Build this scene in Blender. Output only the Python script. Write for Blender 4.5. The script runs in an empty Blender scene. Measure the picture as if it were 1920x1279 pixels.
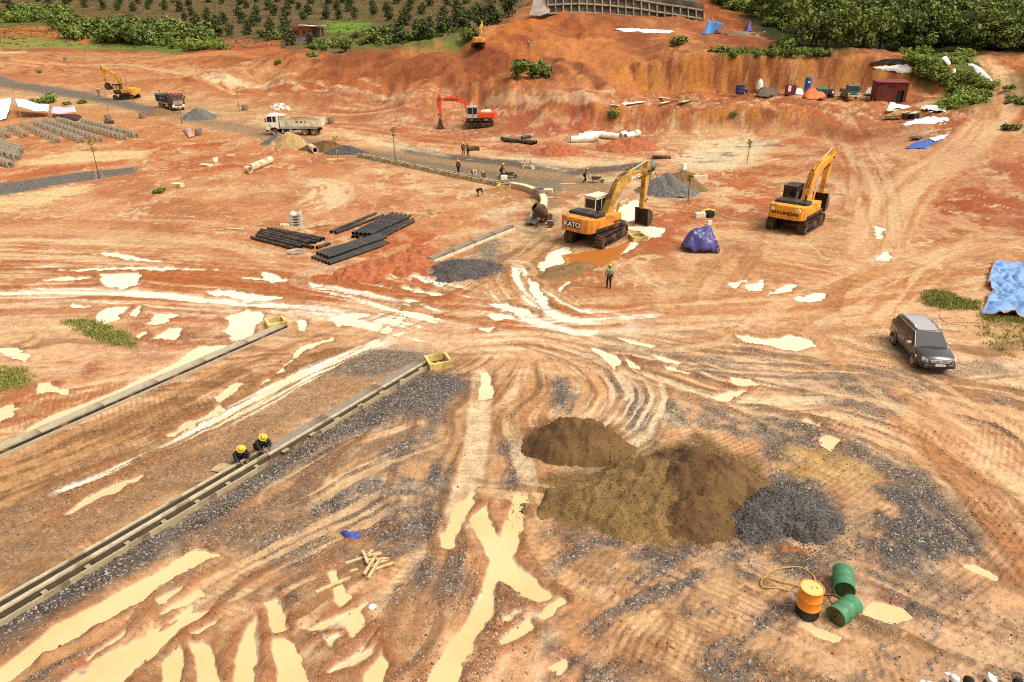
import bpy, bmesh, math, random
import numpy as np
from mathutils import Vector, Matrix, Euler
random.seed(7); RNG = np.random.default_rng(7)
sc = bpy.context.scene
COL = sc.collection
R = math.radians
# ------------------------------------------------------------------ camera
FPX, PITCH, CAMH, CY = 1300.0, R(24.27), 15.1, 639.5      # focal length in photo pixels, tilt, height
cam_d = bpy.data.cameras.new('camera'); cam_d.sensor_width = 36.0
cam_d.lens = 36.0 * FPX / 1920.0; cam_d.clip_start = 0.1; cam_d.clip_end = 6000
cam = bpy.data.objects.new('camera', cam_d); COL.objects.link(cam)
cam.location = (0, 0, CAMH); cam.rotation_euler = (math.pi/2 - PITCH, 0, 0)
sc.camera = cam
# ------------------------------------------------------------------ overcast daylight
SUN_EL, SUN_AZ = R(58), R(112)         # azimuth measured from +Y towards +X
w = bpy.data.worlds.new('World'); sc.world = w; w.use_nodes = True
nt = w.node_tree; nt.nodes.clear()
n_out = nt.nodes.new('ShaderNodeOutputWorld'); n_bg = nt.nodes.new('ShaderNodeBackground')
n_sky = nt.nodes.new('ShaderNodeTexSky'); n_sky.sky_type = 'NISHITA'; n_sky.sun_disc = False
n_sky.sun_elevation = SUN_EL; n_sky.sun_rotation = SUN_AZ
n_sky.air_density = 1.0; n_sky.dust_density = 6.0; n_sky.ozone_density = 0.6
n_hs = nt.nodes.new('ShaderNodeHueSaturation'); n_hs.inputs['Saturation'].default_value = 0.18
n_mx = nt.nodes.new('ShaderNodeMix'); n_mx.data_type = 'RGBA'; n_mx.blend_type = 'MULTIPLY'
n_mx.inputs[0].default_value = 1.0; n_mx.inputs[7].default_value = (1.0, 0.975, 0.93, 1)
nt.links.new(n_sky.outputs[0], n_hs.inputs['Color']); nt.links.new(n_hs.outputs[0], n_mx.inputs[6])
nt.links.new(n_mx.outputs[2], n_bg.inputs[0]); nt.links.new(n_bg.outputs[0], n_out.inputs[0])
n_bg.inputs[1].default_value = 0.15
sd = bpy.data.lights.new('sun', 'SUN'); sd.energy = 1.5; sd.angle = R(30); sd.color = (1.0, 0.94, 0.84)
sun = bpy.data.objects.new('sun', sd); COL.objects.link(sun)
sdir = Vector((math.sin(SUN_AZ)*math.cos(SUN_EL), math.cos(SUN_AZ)*math.cos(SUN_EL), math.sin(SUN_EL)))
sun.rotation_euler = sdir.to_track_quat('Z', 'Y').to_euler(); sun.location = (0, 0, 60)
vs = sc.view_settings
vs.view_transform = 'Standard'; vs.look = 'None'; vs.gamma = 1.0; vs.use_curve_mapping = False
vs.exposure = 0.38
sc.cycles.max_bounces = 5; sc.cycles.diffuse_bounces = 2; sc.cycles.glossy_bounces = 3
sc.cycles.transmission_bounces = 3; sc.cycles.transparent_max_bounces = 6
sc.cycles.use_denoising = False
sc.cycles.filter_width = 1.1

# ------------------------------------------------------------------ colours
LUM = 1.6
def S(r, g, b, k=LUM):
    """base colour of a matt thing seen as sRGB r,g,b in this light"""
    def f(c):
        c /= 255.0
        return (c/12.92 if c <= .04045 else ((c+.055)/1.055)**2.4) / k
    return (f(r), f(g), f(b))

def SP(r, g, b): return S(r, g, b, 1.12)
_mats = {}
def mat(name, rgb, rough=.7, metal=0.0, var=.12, scale=6.0, dirt=None, dirt_amt=.35, bump=0.0, spec=.5, coat=0.0, bscale=None):
    """plain procedural material: colour with noise variation, an optional layer of dirt, an optional bump"""
    if name in _mats: return _mats[name]
    m = bpy.data.materials.new(name); m.use_nodes = True
    nt = m.node_tree; N = nt.nodes; L = nt.links
    b = N['Principled BSDF']
    b.inputs['Roughness'].default_value = rough; b.inputs['Metallic'].default_value = metal
    b.inputs['Specular IOR Level'].default_value = spec
    if coat: b.inputs['Coat Weight'].default_value = coat; b.inputs['Coat Roughness'].default_value = .08
    tc = N.new('ShaderNodeTexCoord')
    nz = N.new('ShaderNodeTexNoise'); nz.inputs['Scale'].default_value = scale; nz.inputs['Detail'].default_value = 5
    nz.inputs['Roughness'].default_value = .62
    L.new(tc.outputs['Object'], nz.inputs['Vector'])
    mr = N.new('ShaderNodeMapRange'); mr.inputs[1].default_value = .3; mr.inputs[2].default_value = .7
    mr.inputs[3].default_value = 1 - var; mr.inputs[4].default_value = 1 + var
    L.new(nz.outputs[0], mr.inputs[0])
    mx = N.new('ShaderNodeMix'); mx.data_type = 'RGBA'; mx.blend_type = 'MULTIPLY'; mx.inputs[0].default_value = 1
    mx.inputs[6].default_value = (*rgb, 1); L.new(mr.outputs[0], mx.inputs[7])
    out = mx.outputs[2]
    if dirt:
        n2 = N.new('ShaderNodeTexNoise'); n2.inputs['Scale'].default_value = scale*.45; n2.inputs['Detail'].default_value = 6
        L.new(tc.outputs['Object'], n2.inputs['Vector'])
        m2 = N.new('ShaderNodeMapRange'); m2.inputs[1].default_value = .62 - dirt_amt*.5; m2.inputs[2].default_value = .8 - dirt_amt*.4
        L.new(n2.outputs[0], m2.inputs[0])
        d = N.new('ShaderNodeMix'); d.data_type = 'RGBA'; L.new(m2.outputs[0], d.inputs[0])
        L.new(out, d.inputs[6]); d.inputs[7].default_value = (*dirt, 1); out = d.outputs[2]
        rr = N.new('ShaderNodeMapRange'); L.new(m2.outputs[0], rr.inputs[0]); rr.inputs[3].default_value = rough; rr.inputs[4].default_value = .9
        L.new(rr.outputs[0], b.inputs['Roughness'])
    L.new(out, b.inputs['Base Color'])
    if bump:
        n3 = N.new('ShaderNodeTexNoise'); n3.inputs['Scale'].default_value = bscale or scale*4; n3.inputs['Detail'].default_value = 4
        L.new(tc.outputs['Object'], n3.inputs['Vector'])
        bp = N.new('ShaderNodeBump'); bp.inputs['Strength'].default_value = bump; bp.inputs['Distance'].default_value = .05
        L.new(n3.outputs[0], bp.inputs['Height']); L.new(bp.outputs[0], b.inputs['Normal'])
    _mats[name] = m
    return m

# ------------------------------------------------------------------ numpy noise
def _hash(i, j, s):
    h = (i.astype(np.int64)*374761393 + j.astype(np.int64)*668265263 + s*974634721) & 0x7fffffff
    h = ((h ^ (h >> 13))*1274126177) & 0x7fffffff
    h = h ^ (h >> 16)
    return (h & 0xffff)/65535.0
def vnoise(x, y, s=0):
    xi = np.floor(x); yi = np.floor(y); fx = x-xi; fy = y-yi
    fx = fx*fx*(3-2*fx); fy = fy*fy*(3-2*fy)
    a = _hash(xi, yi, s); b = _hash(xi+1, yi, s); c = _hash(xi, yi+1, s); d = _hash(xi+1, yi+1, s)
    return (a*(1-fx)+b*fx)*(1-fy)+(c*(1-fx)+d*fx)*fy
def fbm(x, y, s=0, o=4, g=.5):
    """0..1, mean about .5"""
    t = 0; a = 1; n = 0
    for k in range(o):
        ang = .6*k
        t = t + a*vnoise(x*math.cos(ang)-y*math.sin(ang)+17.3*k, x*math.sin(ang)+y*math.cos(ang)-9.1*k, s+k*31); n += a
        a *= g; x = x*2.03; y = y*2.03
    return t/n
def sst(a, b, x):
    t = np.clip((x-a)/(b-a), 0, 1)
    return t*t*(3-2*t)

# ------------------------------------------------------------------ photo pixel <-> world
cp, sp = math.cos(PITCH), math.sin(PITCH)
def ray(px, py):
    u = px-960.0; v = py-CY
    return np.array([u, FPX*cp - v*sp, -FPX*sp - v*cp])
def at_h(px, py, h):
    d = ray(px, py); k = (h-CAMH)/d[2]
    return np.array([d[0]*k, d[1]*k, h])
def at_z(px, py, Z):
    d = ray(px, py)*(Z/FPX)
    return np.array([d[0], d[1], CAMH+d[2]])
# ------------------------------------------------------------------ lie of the land
_c = []
for px, py, h in [(0,300,0),(200,300,0),(400,300,0),(600,300,0),(800,300,0),(1000,325,0),(1150,310,0),(0,250,.2),(250,250,.3),(500,255,.3),
        (700,250,.4),(900,245,.6),(0,190,1.2),(230,190,1.5),(400,190,1.7),(560,200,1.9),(700,200,2.3),(870,200,3),(1000,210,3),
        (0,140,3.5),(200,140,3.6),(400,140,3.8),(0,100,7),(200,103,7),(350,106,7),(470,112,6.5),(-300,100,7),(-300,190,1.2),
        (520,155,4),(650,167,4.5),(800,172,5),(950,172,5.2),(1100,182,5.2),
        (620,98,9.8),(700,95,10.3),(800,92,11),(890,88,11.7),(990,94,11.3),
        (1350,292,.3),(1200,290,.3),(1600,300,1.8),(1600,380,.5),(1620,450,0),(1750,270,3),(1750,310,1.9),(1850,330,2.2),(1850,450,.3),
        (1800,385,1.2),(1900,250,4),(1700,500,0),(1900,480,0),(1500,350,.3),(1480,300,.8),(2200,480,.2),(2200,330,2.2),(0,380,0),(-300,380,0),
        (400,400,0),(900,450,0),(1300,450,0),(1400,390,0)]:
    _c.append(at_h(px, py, h))
for px, py, Z in [(520,104,172),(1050,28,160),(1180,30,160),(1270,36,158),(1340,45,155),(1200,75,138),(1100,110,130),(1250,130,121),(1300,66,142),(1420,70,138),
        (1300,105,123),(1450,105,121),(1600,108,119),(1700,116,118),(1250,180,113),(1400,176,115),(1550,172,115),(1690,178,113),
        (1400,190,109),(1600,192,108),(1700,197,106),(1130,215,105),(1150,241,103),(1300,205,105),(1340,252,101),(1420,205,104),(1450,250,100),(1560,215,103),
        (1870,200,95),(1850,130,115),(1780,108,124),(1760,205,99),(1780,150,111),(1920,140,110),(1500,92,140),(1700,98,135),(1900,95,130),(1700,40,165),(1700,-20,200),
        (1900,0,190),(1400,20,166),(1250,-25,178),(1150,-30,182),(0,0,430),(500,0,400),(900,0,330),(700,50,270),(900,40,250),(300,40,330),(60,52,310),
        (0,80,258),(970,22,235),(800,80,215),(580,68,258),(0,-80,520),(960,-80,450),(1900,-100,300),(1500,-80,260),(-400,0,450),(2300,-60,260),(2300,60,150),
        (640,52,272),(100,78,262),(230,80,262)]:
    _c.append(at_z(px, py, Z))
_c = np.array(_c)
_MQ = 5.0
def _phi(d2): return np.sqrt(d2+_MQ*_MQ)
_A = _phi(((_c[:, None, :2]-_c[None, :, :2])**2).sum(-1))
_n = len(_c)
_M = np.zeros((_n+1, _n+1)); _M[:_n, :_n] = _A + np.eye(_n)*-.6; _M[:_n, _n] = 1; _M[_n, :_n] = 1
_w = np.linalg.solve(_M, np.append(_c[:, 2], 0))
def terrain(x, y):
    """smooth height of the site: flat near by, a spoil bank and cut hill behind, a planted hill far away"""
    x = np.asarray(x, float); y = np.asarray(y, float); shp = x.shape
    x = x.ravel(); y = y.ravel(); h = np.empty_like(x)
    for i in range(0, len(x), 60000):
        xs = x[i:i+60000]; ys = y[i:i+60000]
        h[i:i+60000] = _phi((xs[:, None]-_c[None, :, 0])**2+(ys[:, None]-_c[None, :, 1])**2)@_w[:_n]+_w[_n]
    h = np.minimum(h, 90)
    m = sst(16, 24, x)*sst(76, 66, x)*sst(104, 108, y)*sst(136, 128, y); t = (h-5.2)/5.6; k = (t > 0) & (t < 1)      # the cut bank is steep
    h = np.where(k, h+(5.2+5.6*sst(.32, .68, t)-h)*m, h)
    m = sst(10, 15, x)*sst(48, 42, x)*sst(90, 96, y)*sst(116, 110, y); t = (h-1.0)/3.3; k = (t > 0) & (t < 1)        # and so is the edge of the platform
    h = np.where(k, h+(1.0+3.3*sst(.3, .7, t)-h)*m, h)
    y0 = 82-24*sst(14, 26, x)
    m = sst(0, 18, y-y0)
    return (np.maximum(h, 0)*m).reshape(shp)
def ground(px, py):
    """where the line of sight through a photo pixel meets the land"""
    if py > 470: return at_h(px, py, 0)
    d = ray(px, py); d = d/np.linalg.norm(d)
    k = np.linspace(20, 700, 2800); p = d[None]*k[:, None]; z = CAMH+p[:, 2]
    g = terrain(p[:, 0], p[:, 1]); hit = np.nonzero(z < g)[0]
    if len(hit) == 0 or hit[0] == 0: i = 2799; return np.array([p[i, 0], p[i, 1], g[i]])
    i = hit[0]; f0 = z[i-1]-g[i-1]; f1 = g[i]-z[i]; t = f0/(f0+f1)
    q = p[i-1]*(1-t)+p[i]*t
    return np.array([q[0], q[1], float(terrain(q[0:1], q[1:2])[0])])
def GV(px, py, dz=0.0):
    q = ground(px, py); return Vector((q[0], q[1], q[2]+dz))
def hz(x, y): return float(terrain(np.array([x]), np.array([y]))[0])
# ------------------------------------------------------------------ the ground sheet: one grid, finer towards the camera
def build_grid():
    ys = list(np.arange(-4, 9, .8)); y = 9.0
    while y < 100:
        Z = y*cp+CAMH*sp; ys.append(y)
        y += max(.045, 1.45*(Z*Z/(FPX*CAMH))*1.0)*1.25
    while y < 190: ys.append(y); y += .62
    while y < 470: ys.append(y); y += 1.9
    while y < 3000: ys.append(y); y *= 1.12
    ys = np.array(ys)
    a = np.concatenate([np.linspace(-5, -.95, 14)[:-1], np.linspace(-.95, .95, 880), np.linspace(.95, 5, 14)[1:]])
    Z = ys*cp+CAMH*sp
    X = Z[:, None]*a[None, :]; Y = np.repeat(ys[:, None], len(a), 1)
    return X, Y
GX, GY = build_grid()
NR, NC = GX.shape
gx = GX.ravel(); gy = GY.ravel()
gh = terrain(gx, gy)
NV = len(gx)
FLAT = sst(1.0, .05, gh)                         # where the site is level
col = np.zeros((NV, 3)); hgt = np.zeros(NV); wet = np.zeros(NV); grav = np.zeros(NV); wmask = np.zeros(NV)
def C(*rgb): return np.array(S(*rgb))
PEACH, TAN, ORANGE, RED, DRED = C(238,186,134), C(214,164,112), C(200,132,82), C(190,92,48), C(150,74,44)
PALE, BROWN, OLIVE, GRAVEL, DGRAV = C(255,230,182), C(160,112,68), C(134,106,64), C(128,116,104), C(84,76,70)
GRASS, DGRASS, CREAM, PINK, YEL = C(128,138,58), C(72,84,34), np.array(S(255,246,218,1.3)), C(222,158,116), C(226,178,108)
nA = fbm(gx*.09, gy*.09, 1, 5); nB = fbm(gx*.5, gy*.5, 2, 4); nC = fbm(gx*2.1, gy*2.1, 3, 3); nD = fbm(gx*.035+5, gy*.035, 4, 3)
nS = fbm(gx*.25, gy*1.1, 8, 4)                    # left-right smears, as left by wheels
def lerp(a, b, t): return a+(b-a)*t
def mixc(m, c):
    global col
    col += (np.asarray(c)-col)*m[:, None]
col[:] = PEACH
mixc(sst(.38, .62, nA), TAN); mixc(sst(.5, .75, nB)*.5, C(200,138,86)); mixc(sst(.55, .8, nS)*.5, PALE)
wx = (fbm(gx*.8, gy*.8, 11, 3)-.5); wy = (fbm(gx*.8, gy*.8, 12, 3)-.5)   # small warp
vx = (fbm(gx*3.1, gy*3.1, 13, 2)-.5); vy = (fbm(gx*3.1, gy*3.1, 14, 2)-.5)
def cr(x0, y0, k, *pts): return [(x0+x/k, y0+y/k) for x, y in pts]
def W(pts): return np.array([ground(*p)[:2] for p in pts])
def sdf(pts, pad, warp=.8):
    """signed distance (negative inside) to a polygon on the land, edges made ragged; returns vertex ids and distance"""
    lo = pts.min(0)-pad; hi = pts.max(0)+pad
    idx = np.nonzero((gx > lo[0]) & (gx < hi[0]) & (gy > lo[1]) & (gy < hi[1]))[0]
    x = gx[idx]+wx[idx]*warp+vx[idx]*warp*.35; y = gy[idx]+wy[idx]*warp+vy[idx]*warp*.35
    d = np.full(len(idx), 1e9); s = np.ones(len(idx))
    n = len(pts)
    for i in range(n):
        a = pts[i]; b = pts[(i+1) % n]; e = b-a; px_ = x-a[0]; py_ = y-a[1]
        t = np.clip((px_*e[0]+py_*e[1])/max(1e-9, e@e), 0, 1)
        d = np.minimum(d, (px_-e[0]*t)**2+(py_-e[1]*t)**2)
        c1 = y >= a[1]; c2 = y < b[1]; c3 = e[0]*py_ > e[1]*px_
        f = (c1 & c2 & c3) | (~c1 & ~c2 & ~c3); s[f] *= -1
    return idx, s*np.sqrt(d)
def smooth(pts, n=6):
    """Catmull-Rom through the points"""
    P = np.vstack([2*pts[0]-pts[1], pts, 2*pts[-1]-pts[-2]]); out = []
    for i in range(1, len(P)-2):
        for k in range(n):
            t = k/n; a, b, c, d = P[i-1], P[i], P[i+1], P[i+2]
            out.append(.5*((2*b)+(c-a)*t+(2*a-5*b+4*c-d)*t*t+(3*b-a-3*c+d)*t**3))
    out.append(P[-2]); return np.array(out)
def path(pts, pad, warp=0.25):
    """vertex ids, signed offset across and distance along a smooth path"""
    q = smooth(pts)
    lo = q.min(0)-pad-1; hi = q.max(0)+pad+1
    idx = np.nonzero((gx > lo[0]) & (gx < hi[0]) & (gy > lo[1]) & (gy < hi[1]))[0]
    x = gx[idx]+wx[idx]*warp; y = gy[idx]+wy[idx]*warp
    best = np.full(len(idx), 1e9); dd = np.zeros(len(idx)); tt = np.zeros(len(idx)); L = 0
    for a, b in zip(q[:-1], q[1:]):
        e = b-a; l = math.hypot(*e)
        if l < 1e-6: continue
        e = e/l; px_ = x-a[0]; py_ = y-a[1]; t = px_*e[0]+py_*e[1]; tc = np.clip(t, 0, l)
        d2 = (px_-e[0]*tc)**2+(py_-e[1]*tc)**2; f = d2 < best
        best[f] = d2[f]; s = np.sign(px_*-e[1]+py_*e[0]); dd[f] = (np.sqrt(d2)*s)[f]; tt[f] = (L+tc)[f]; L += l
    k = np.abs(dd) < pad
    return idx[k], dd[k], tt[k], L
def paint(idx, m, c): col[idx] += (np.asarray(c)-col[idx])*m[:, None]
def zone(px, c, soft=2.0, amt=1.0, warp=2.5, g=None, w=None, patchy=0.0, rough=0.0):
    pts = W(px); idx, d = sdf(pts, soft+warp, warp); m = sst(soft, -soft, d)*amt
    if patchy: m = m*sst(.5-.28*(1-patchy)-.1, .62-.2*(1-patchy), .5*nB[idx]+.3*nC[idx]+.2*nA[idx])
    paint(idx, m, c)
    if g is not None: grav[idx] = np.maximum(grav[idx]*(1-m), m*g)
    elif amt > .6: grav[idx] *= 1-m
    if w is not None: wet[idx] = lerp(wet[idx], w, m)
    if rough: hgt[idx] += m*rough*(nC[idx]*.9+vx[idx])
def puddle(px, warp=.3, soft=.12, deep=.10, rim=.045, shore=ORANGE):
    pts = W(px); idx, d = sdf(pts, 1.6, warp); d = d+(.06 if warp > .5 else .02)+(.1+.3*(warp > .5))*(nC[idx]-.5)+.1*vx[idx]; m = sst(soft, -soft, d)
    k = FLAT[idx]
    r = np.exp(-((d-.28)/.2)**2)*(d > -.05)
    paint(idx, sst(.55, .05, d)*sst(.3, .6, nB[idx]*.5+nC[idx]*.5)*.75, C(176,112,64)); paint(idx, sst(.06, -.06, d), PALE)
    hgt[idx] = lerp(hgt[idx], -deep, m*k)+r*rim*k*(.2+1.2*nC[idx])
    wet[idx] = np.maximum(wet[idx], sst(.5, 0, d)*.7); grav[idx] *= 1-m; wmask[idx] = np.maximum(wmask[idx], m)
def pale(px, c=PALE, warp=1.0, soft=.5, amt=.9, w=.6, streak=0):
    warp *= 2; soft *= 2
    pts = W(px); idx, d = sdf(pts, soft+warp, warp); m = sst(soft, -soft, d)*amt*sst(.28, .5, .5*nS[idx]+.3*nC[idx]+.2*nB[idx])
    if streak: m = m*sst(.35, .55, nS[idx]*.6+nC[idx]*.4)
    paint(idx, m, c); wet[idx] = lerp(wet[idx], w, m); grav[idx] *= 1-m
def flow(px, half, light=PALE, dark=ORANGE, fr=1.6, al=.07, amt=.8, seed=0, sink=.05, lo=.48, wetv=.5, edge=.5, base=None, gr=None):
    """ground smeared along a route: pale wet lanes between darker ridges"""
    idx, d, t, L = path(W(px), half); e = sst(half, half*edge, np.abs(d))*sst(0, half*.8, t+.3*half)*sst(0, half*.8, L-t+.3*half)
    if base is not None: paint(idx, e*.75, base); grav[idx] *= 1-e*.75
    n = fbm(d*fr, t*al*fr, 50+seed, 4, .6); n2 = fbm(d*fr*2.6, t*al*fr*1.5, 90+seed, 2)
    v = n*.7+n2*.3+.12*(nB[idx]-.5)
    a = sst(lo, lo+.10, v)*e*amt; b = sst(lo-.03, lo-.15, v)*e*amt
    paint(idx, a, light); paint(idx, b*.85, dark)
    if wetv >= .8: wmask[idx] = np.maximum(wmask[idx], a)
    hgt[idx] += (-(a*sink)+b*sink*.9)*FLAT[idx]; wet[idx] = np.maximum(wet[idx], a*wetv)
    grav[idx] *= 1-np.maximum(a, b*.6)
    if gr is not None: grav[idx] = np.maximum(grav[idx], b*gr)
def lane(px, half, c=PALE, tread=.03, pitch=.24, sink=.02, amt=.6, ridge=C(164,114,72), wetv=.4, brk=.6):
    """one wheel or crawler track, pressed in, with bars across it"""
    idx, d, t, L = path(W(px), half*2.2, .12); k = sst(half*1.2, half*.75, np.abs(d)+.12*(nC[idx]-.5)+.2*half*(nB[idx]-.5))*sst(0, .6, t)*sst(0, .6, L-t)
    m = k*amt*(1-brk*sst(.5, .7, nB[idx]))
    bars = .5+.5*np.sin(t*2*math.pi/pitch+nC[idx]*2); vis = sst(.35, .6, fbm(t*.6, d*2, 77, 2))
    r = np.exp(-((np.abs(d)-half*1.18)/(half*.22+.03))**2)*sst(0, .6, t)*sst(0, .6, L-t)
    paint(idx, m, c); paint(idx, m*(bars > .72)*vis*.45*(tread > 0), ridge); paint(idx, r*.5*amt, ridge)
    hgt[idx] += (-sink*k*amt+r*sink*1.3*(.4+nC[idx])+k*vis*tread*bars*.9)*FLAT[idx]
    wet[idx] = np.maximum(wet[idx], m*wetv); grav[idx] *= 1-m*.9

# ---- broad soil colours
hm = sst(1.2, 4.5, gh)*sst(70, 95, gy)
mixc(hm, C(196,112,62)); mixc(hm*sst(.42, .62, nA), C(168,90,50)); mixc(hm*sst(.5, .7, nB)*.6, C(214,136,78)); mixc(hm*sst(.52, .66, fbm(gx*.06+3, gy*.05, 61, 4))*.7, C(222,150,92)); mixc(hm*sst(.5, .4, fbm(gx*.16, gy*.1+7, 62, 4))*.55, C(146,76,44))
O2, O3 = C(212,132,80), C(226,162,112)
zone([(-200,215),(300,235),(520,262),(690,302),(900,372),(965,425),(810,495),(690,545),(520,470),(300,455),(-200,455)], O2, 3, .85, 4)
zone([(-200,300),(300,330),(640,330),(900,400),(700,440),(420,455),(-200,430)], O3, 3, .75, 4, patchy=.7)
zone([(-200,380),(200,370),(420,420),(520,460),(300,475),(-200,465)], C(226,160,112), 3, .8, 4)
zone([(560,190),(1000,176),(1260,196),(1240,305),(900,292),(620,240)], C(192,104,66), 4, .8, 5, patchy=.85)
zone([(640,175),(1000,178),(1120,205),(1080,235),(940,225),(700,205)], C(196,118,84), 2, .8, 4)
zone([(940,205),(1080,198),(1120,230),(1060,262),(960,258)], C(190,98,68), 2, .8, 4)
zone([(-200,105),(350,108),(520,140),(600,190),(540,215),(300,170),(-200,150)], C(204,128,80), 3, .9, 6, patchy=.9)
zone([(-200,92),(330,98),(520,128),(480,140),(-200,125)], C(226,168,112), 3, .7, 6, patchy=.8)
zone([(-200,190),(180,200),(330,225),(480,262),(360,300),(180,275),(-200,330)], C(216,144,88), 2, .8, 4)
zone([(280,262),(430,262),(470,300),(430,330),(300,318),(250,290)], C(194,92,44), 1.5, .8, 3, patchy=.9)
zone([(0,305),(180,286),(260,300),(150,318),(0,345)], C(206,112,62), 1.5, .8, 3)
zone([(1440,200),(1560,210),(1580,300),(1540,420),(1330,440),(1240,400),(1260,330),(1400,290)], C(206,118,70), 3, .85, 4, patchy=.8)
zone([(1260,310),(1420,300),(1500,330),(1460,400),(1300,420),(1210,470),(1190,440)], C(196,100,54), 2, .7, 3, patchy=.9)
zone([(1690,300),(1800,270),(1990,290),(1990,470),(1760,480),(1690,440)], C(184,96,56), 2, .85, 3, patchy=.9)
zone([(1720,320),(1850,330),(1990,370),(1990,450),(1780,420),(1700,380)], C(176,86,48), 1.5, .8, 3, patchy=.85)
zone([(1800,255),(1990,250),(1990,300),(1850,320)], C(220,150,98), 1.5, .7, 2)
zone([(1560,480),(1700,470),(1990,480),(1990,620),(1500,600),(1250,520),(1400,450)], C(228,168,114), 3, .75, 4)
zone([(560,590),(860,560),(980,600),(880,680),(700,660),(560,700)], C(206,146,92), 2, .7, 3)
zone([(660,500),(740,470),(800,480),(830,500),(800,540),(700,540)], C(194,110,64), .8, .9, 1.2, rough=.28)
zone([(740,430),(820,440),(800,485),(700,475)], C(200,100,52), 1, .9, 1.5, rough=.15)
zone([(430,590),(640,565),(660,590),(520,605)], C(176,92,46), .6, .8, 1.5, rough=.16)
zone([(560,545),(700,545),(690,575),(560,580)], C(186,98,50), .6, .8, 1.5, rough=.12)
zone([(150,600),(330,640),(300,690),(180,660)], C(196,136,100), 1.5, .7, 2)
zone([(0,740),(160,690),(240,640),(320,620),(420,640),(300,710),(80,800),(0,820)], C(194,112,64), .8, .85, 1.2, rough=.1, patchy=.85)
zone([(230,600),(400,580),(440,610),(330,640),(250,630)], C(190,112,62), .6, .8, 1.2, rough=.1)
zone([(890,525),(1000,470),(1070,470),(1130,500),(1140,540),(1060,520),(960,560)], C(206,142,86), 1, .6, 1.5)
zone([(1060,495),(1140,500),(1170,540),(1120,560),(1050,550)], C(190,112,66), 1, .8, 1.2)
zone([(1130,455),(1250,430),(1300,450),(1250,480),(1130,500)], C(190,104,58), 1, .8, 1.5)
zone([(1200,390),(1290,400),(1290,470),(1200,450)], C(190,96,50), 1.2, .8, 1.5)
def fan():
    J = ground(985, 600); dx = gx-J[0]; dy = gy-J[1]; r = np.hypot(dx, dy); an = np.arctan2(dx, -dy)
    k = sst(J[1]+2, J[1]-5, gy)*sst(2, 7, r)*sst(7, 10, gy)
    an = an+(fbm(gx*.12, gy*.12, 70, 3)-.5)*.5
    n = .62*fbm(an*13, r*.10, 71, 4, .62)+.38*fbm(an*38, r*.22, 72, 3)+.10*(nB-.5)
    i = np.arange(NV)
    a = sst(.545, .63, n)*k; b = sst(.46, .38, n)*k; g = sst(.47, .40, .7*n+.3*nA)*k
    paint(i, a*.75, C(250,210,158)); paint(i, b*.8, C(152,110,72)); paint(i, g*sst(.45, .6, nA*.5+nB*.5)*.75, C(132,116,98))
    grav[:] = np.maximum(grav, g*.8*sst(.4, .6, nB)); hgt[:] += k*FLAT*((b-a)*.03); wet[:] = np.maximum(wet, a*.3)
    bars = sst(.35, .8, np.sin(r*2*math.pi/.23+nC*1.5)); v = sst(.55, .62, fbm(an*9+4, r*.25, 73, 3))*k*sst(34, 26, gy)
    paint(i, v*bars*.5, C(168,112,68)); hgt[:] += v*bars*.022*FLAT
fan()
zone([(1040,1010),(1400,1015),(1640,1060),(1920,1180),(1920,1310),(1000,1310),(1010,1150)], C(146,122,96), 1, .9, 1.5, patchy=.93, g=.8)
zone([(560,1040),(800,1040),(830,1150),(760,1310),(480,1310),(420,1200)], C(166,124,84), 1, .6, 1.5, patchy=.85, g=.5)
zone([(1480,880),(1640,860),(1860,960),(1900,1100),(1700,1180),(1500,1040)], C(150,126,100), 1, .6, 1.5, patchy=.86, g=.7)
def mottle():
    i = np.arange(NV); k = sst(32, 42, gy)*sst(150, 110, gy)
    a = fbm(gx*.28, gy*.2, 80, 5, .6); b = fbm(gx*.5+3, gy*.4, 81, 4, .6); c = np.abs(fbm(gx*.11, gy*.09+2, 82, 5, .6)-.5); e = np.abs(fbm(gx*.2+8, gy*.14, 83, 5, .6)-.5)
    paint(i, k*sst(.56, .68, a)*.6, C(240,188,136)); paint(i, k*sst(.45, .34, a)*.55, C(182,104,62)); paint(i, k*sst(.58, .7, b)*.45, C(168,112,78)); paint(i, k*sst(.42, .3, b)*.4, C(214,140,104))
    v = k*np.maximum(sst(.022, .006, c), sst(.018, .004, e)*.8)*sst(.4, .55, b); paint(i, v*.75, C(250,212,162)); hgt[:] -= v*.03*FLAT
mottle()
# ---- the hill behind
for P, c, so, am, pt in [([(740,112),(830,96),(900,88),(985,98),(960,130),(930,166),(850,169),(760,162)], (160,86,50), 2.5, .85, 0), ([(870,92),(985,99),(962,140),(900,142)], (142,70,40), 2, .75, .9),
    ([(1050,60),(1150,72),(1230,112),(1262,176),(1150,178),(1060,130),(1005,98)], (210,128,70), 3, .75, 0), ([(600,106),(740,98),(745,162),(600,166)], (164,96,58), 3, .7, .9), ([(1000,28),(1050,24),(990,60),(930,86),(905,80)], (210,120,54), 2, .85, 0),
    ([(1150,62),(1262,66),(1300,102),(1230,112),(1170,86)], (154,88,50), 2, .75, .95), ([(1060,24),(1340,46),(1340,56),(1060,40)], (170,110,72), 1.5, .6, .9), ([(1040,70),(1160,68),(1160,78),(1040,80)], (226,160,104), 1, .6, .9), ([(1110,205),(1260,205),(1330,250),(1200,262),(1110,240)], (176,92,52), 2, .7, .9),
    ([(640,150),(760,158),(960,166),(960,180),(700,176)], (186,116,76), 2, .6, .9), ([(1000,165),(1240,178),(1240,192),(1000,186)], (214,146,96), 2, .6, .9)]:
    zone(P, C(*c), so, am, 3, patchy=pt)
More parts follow.
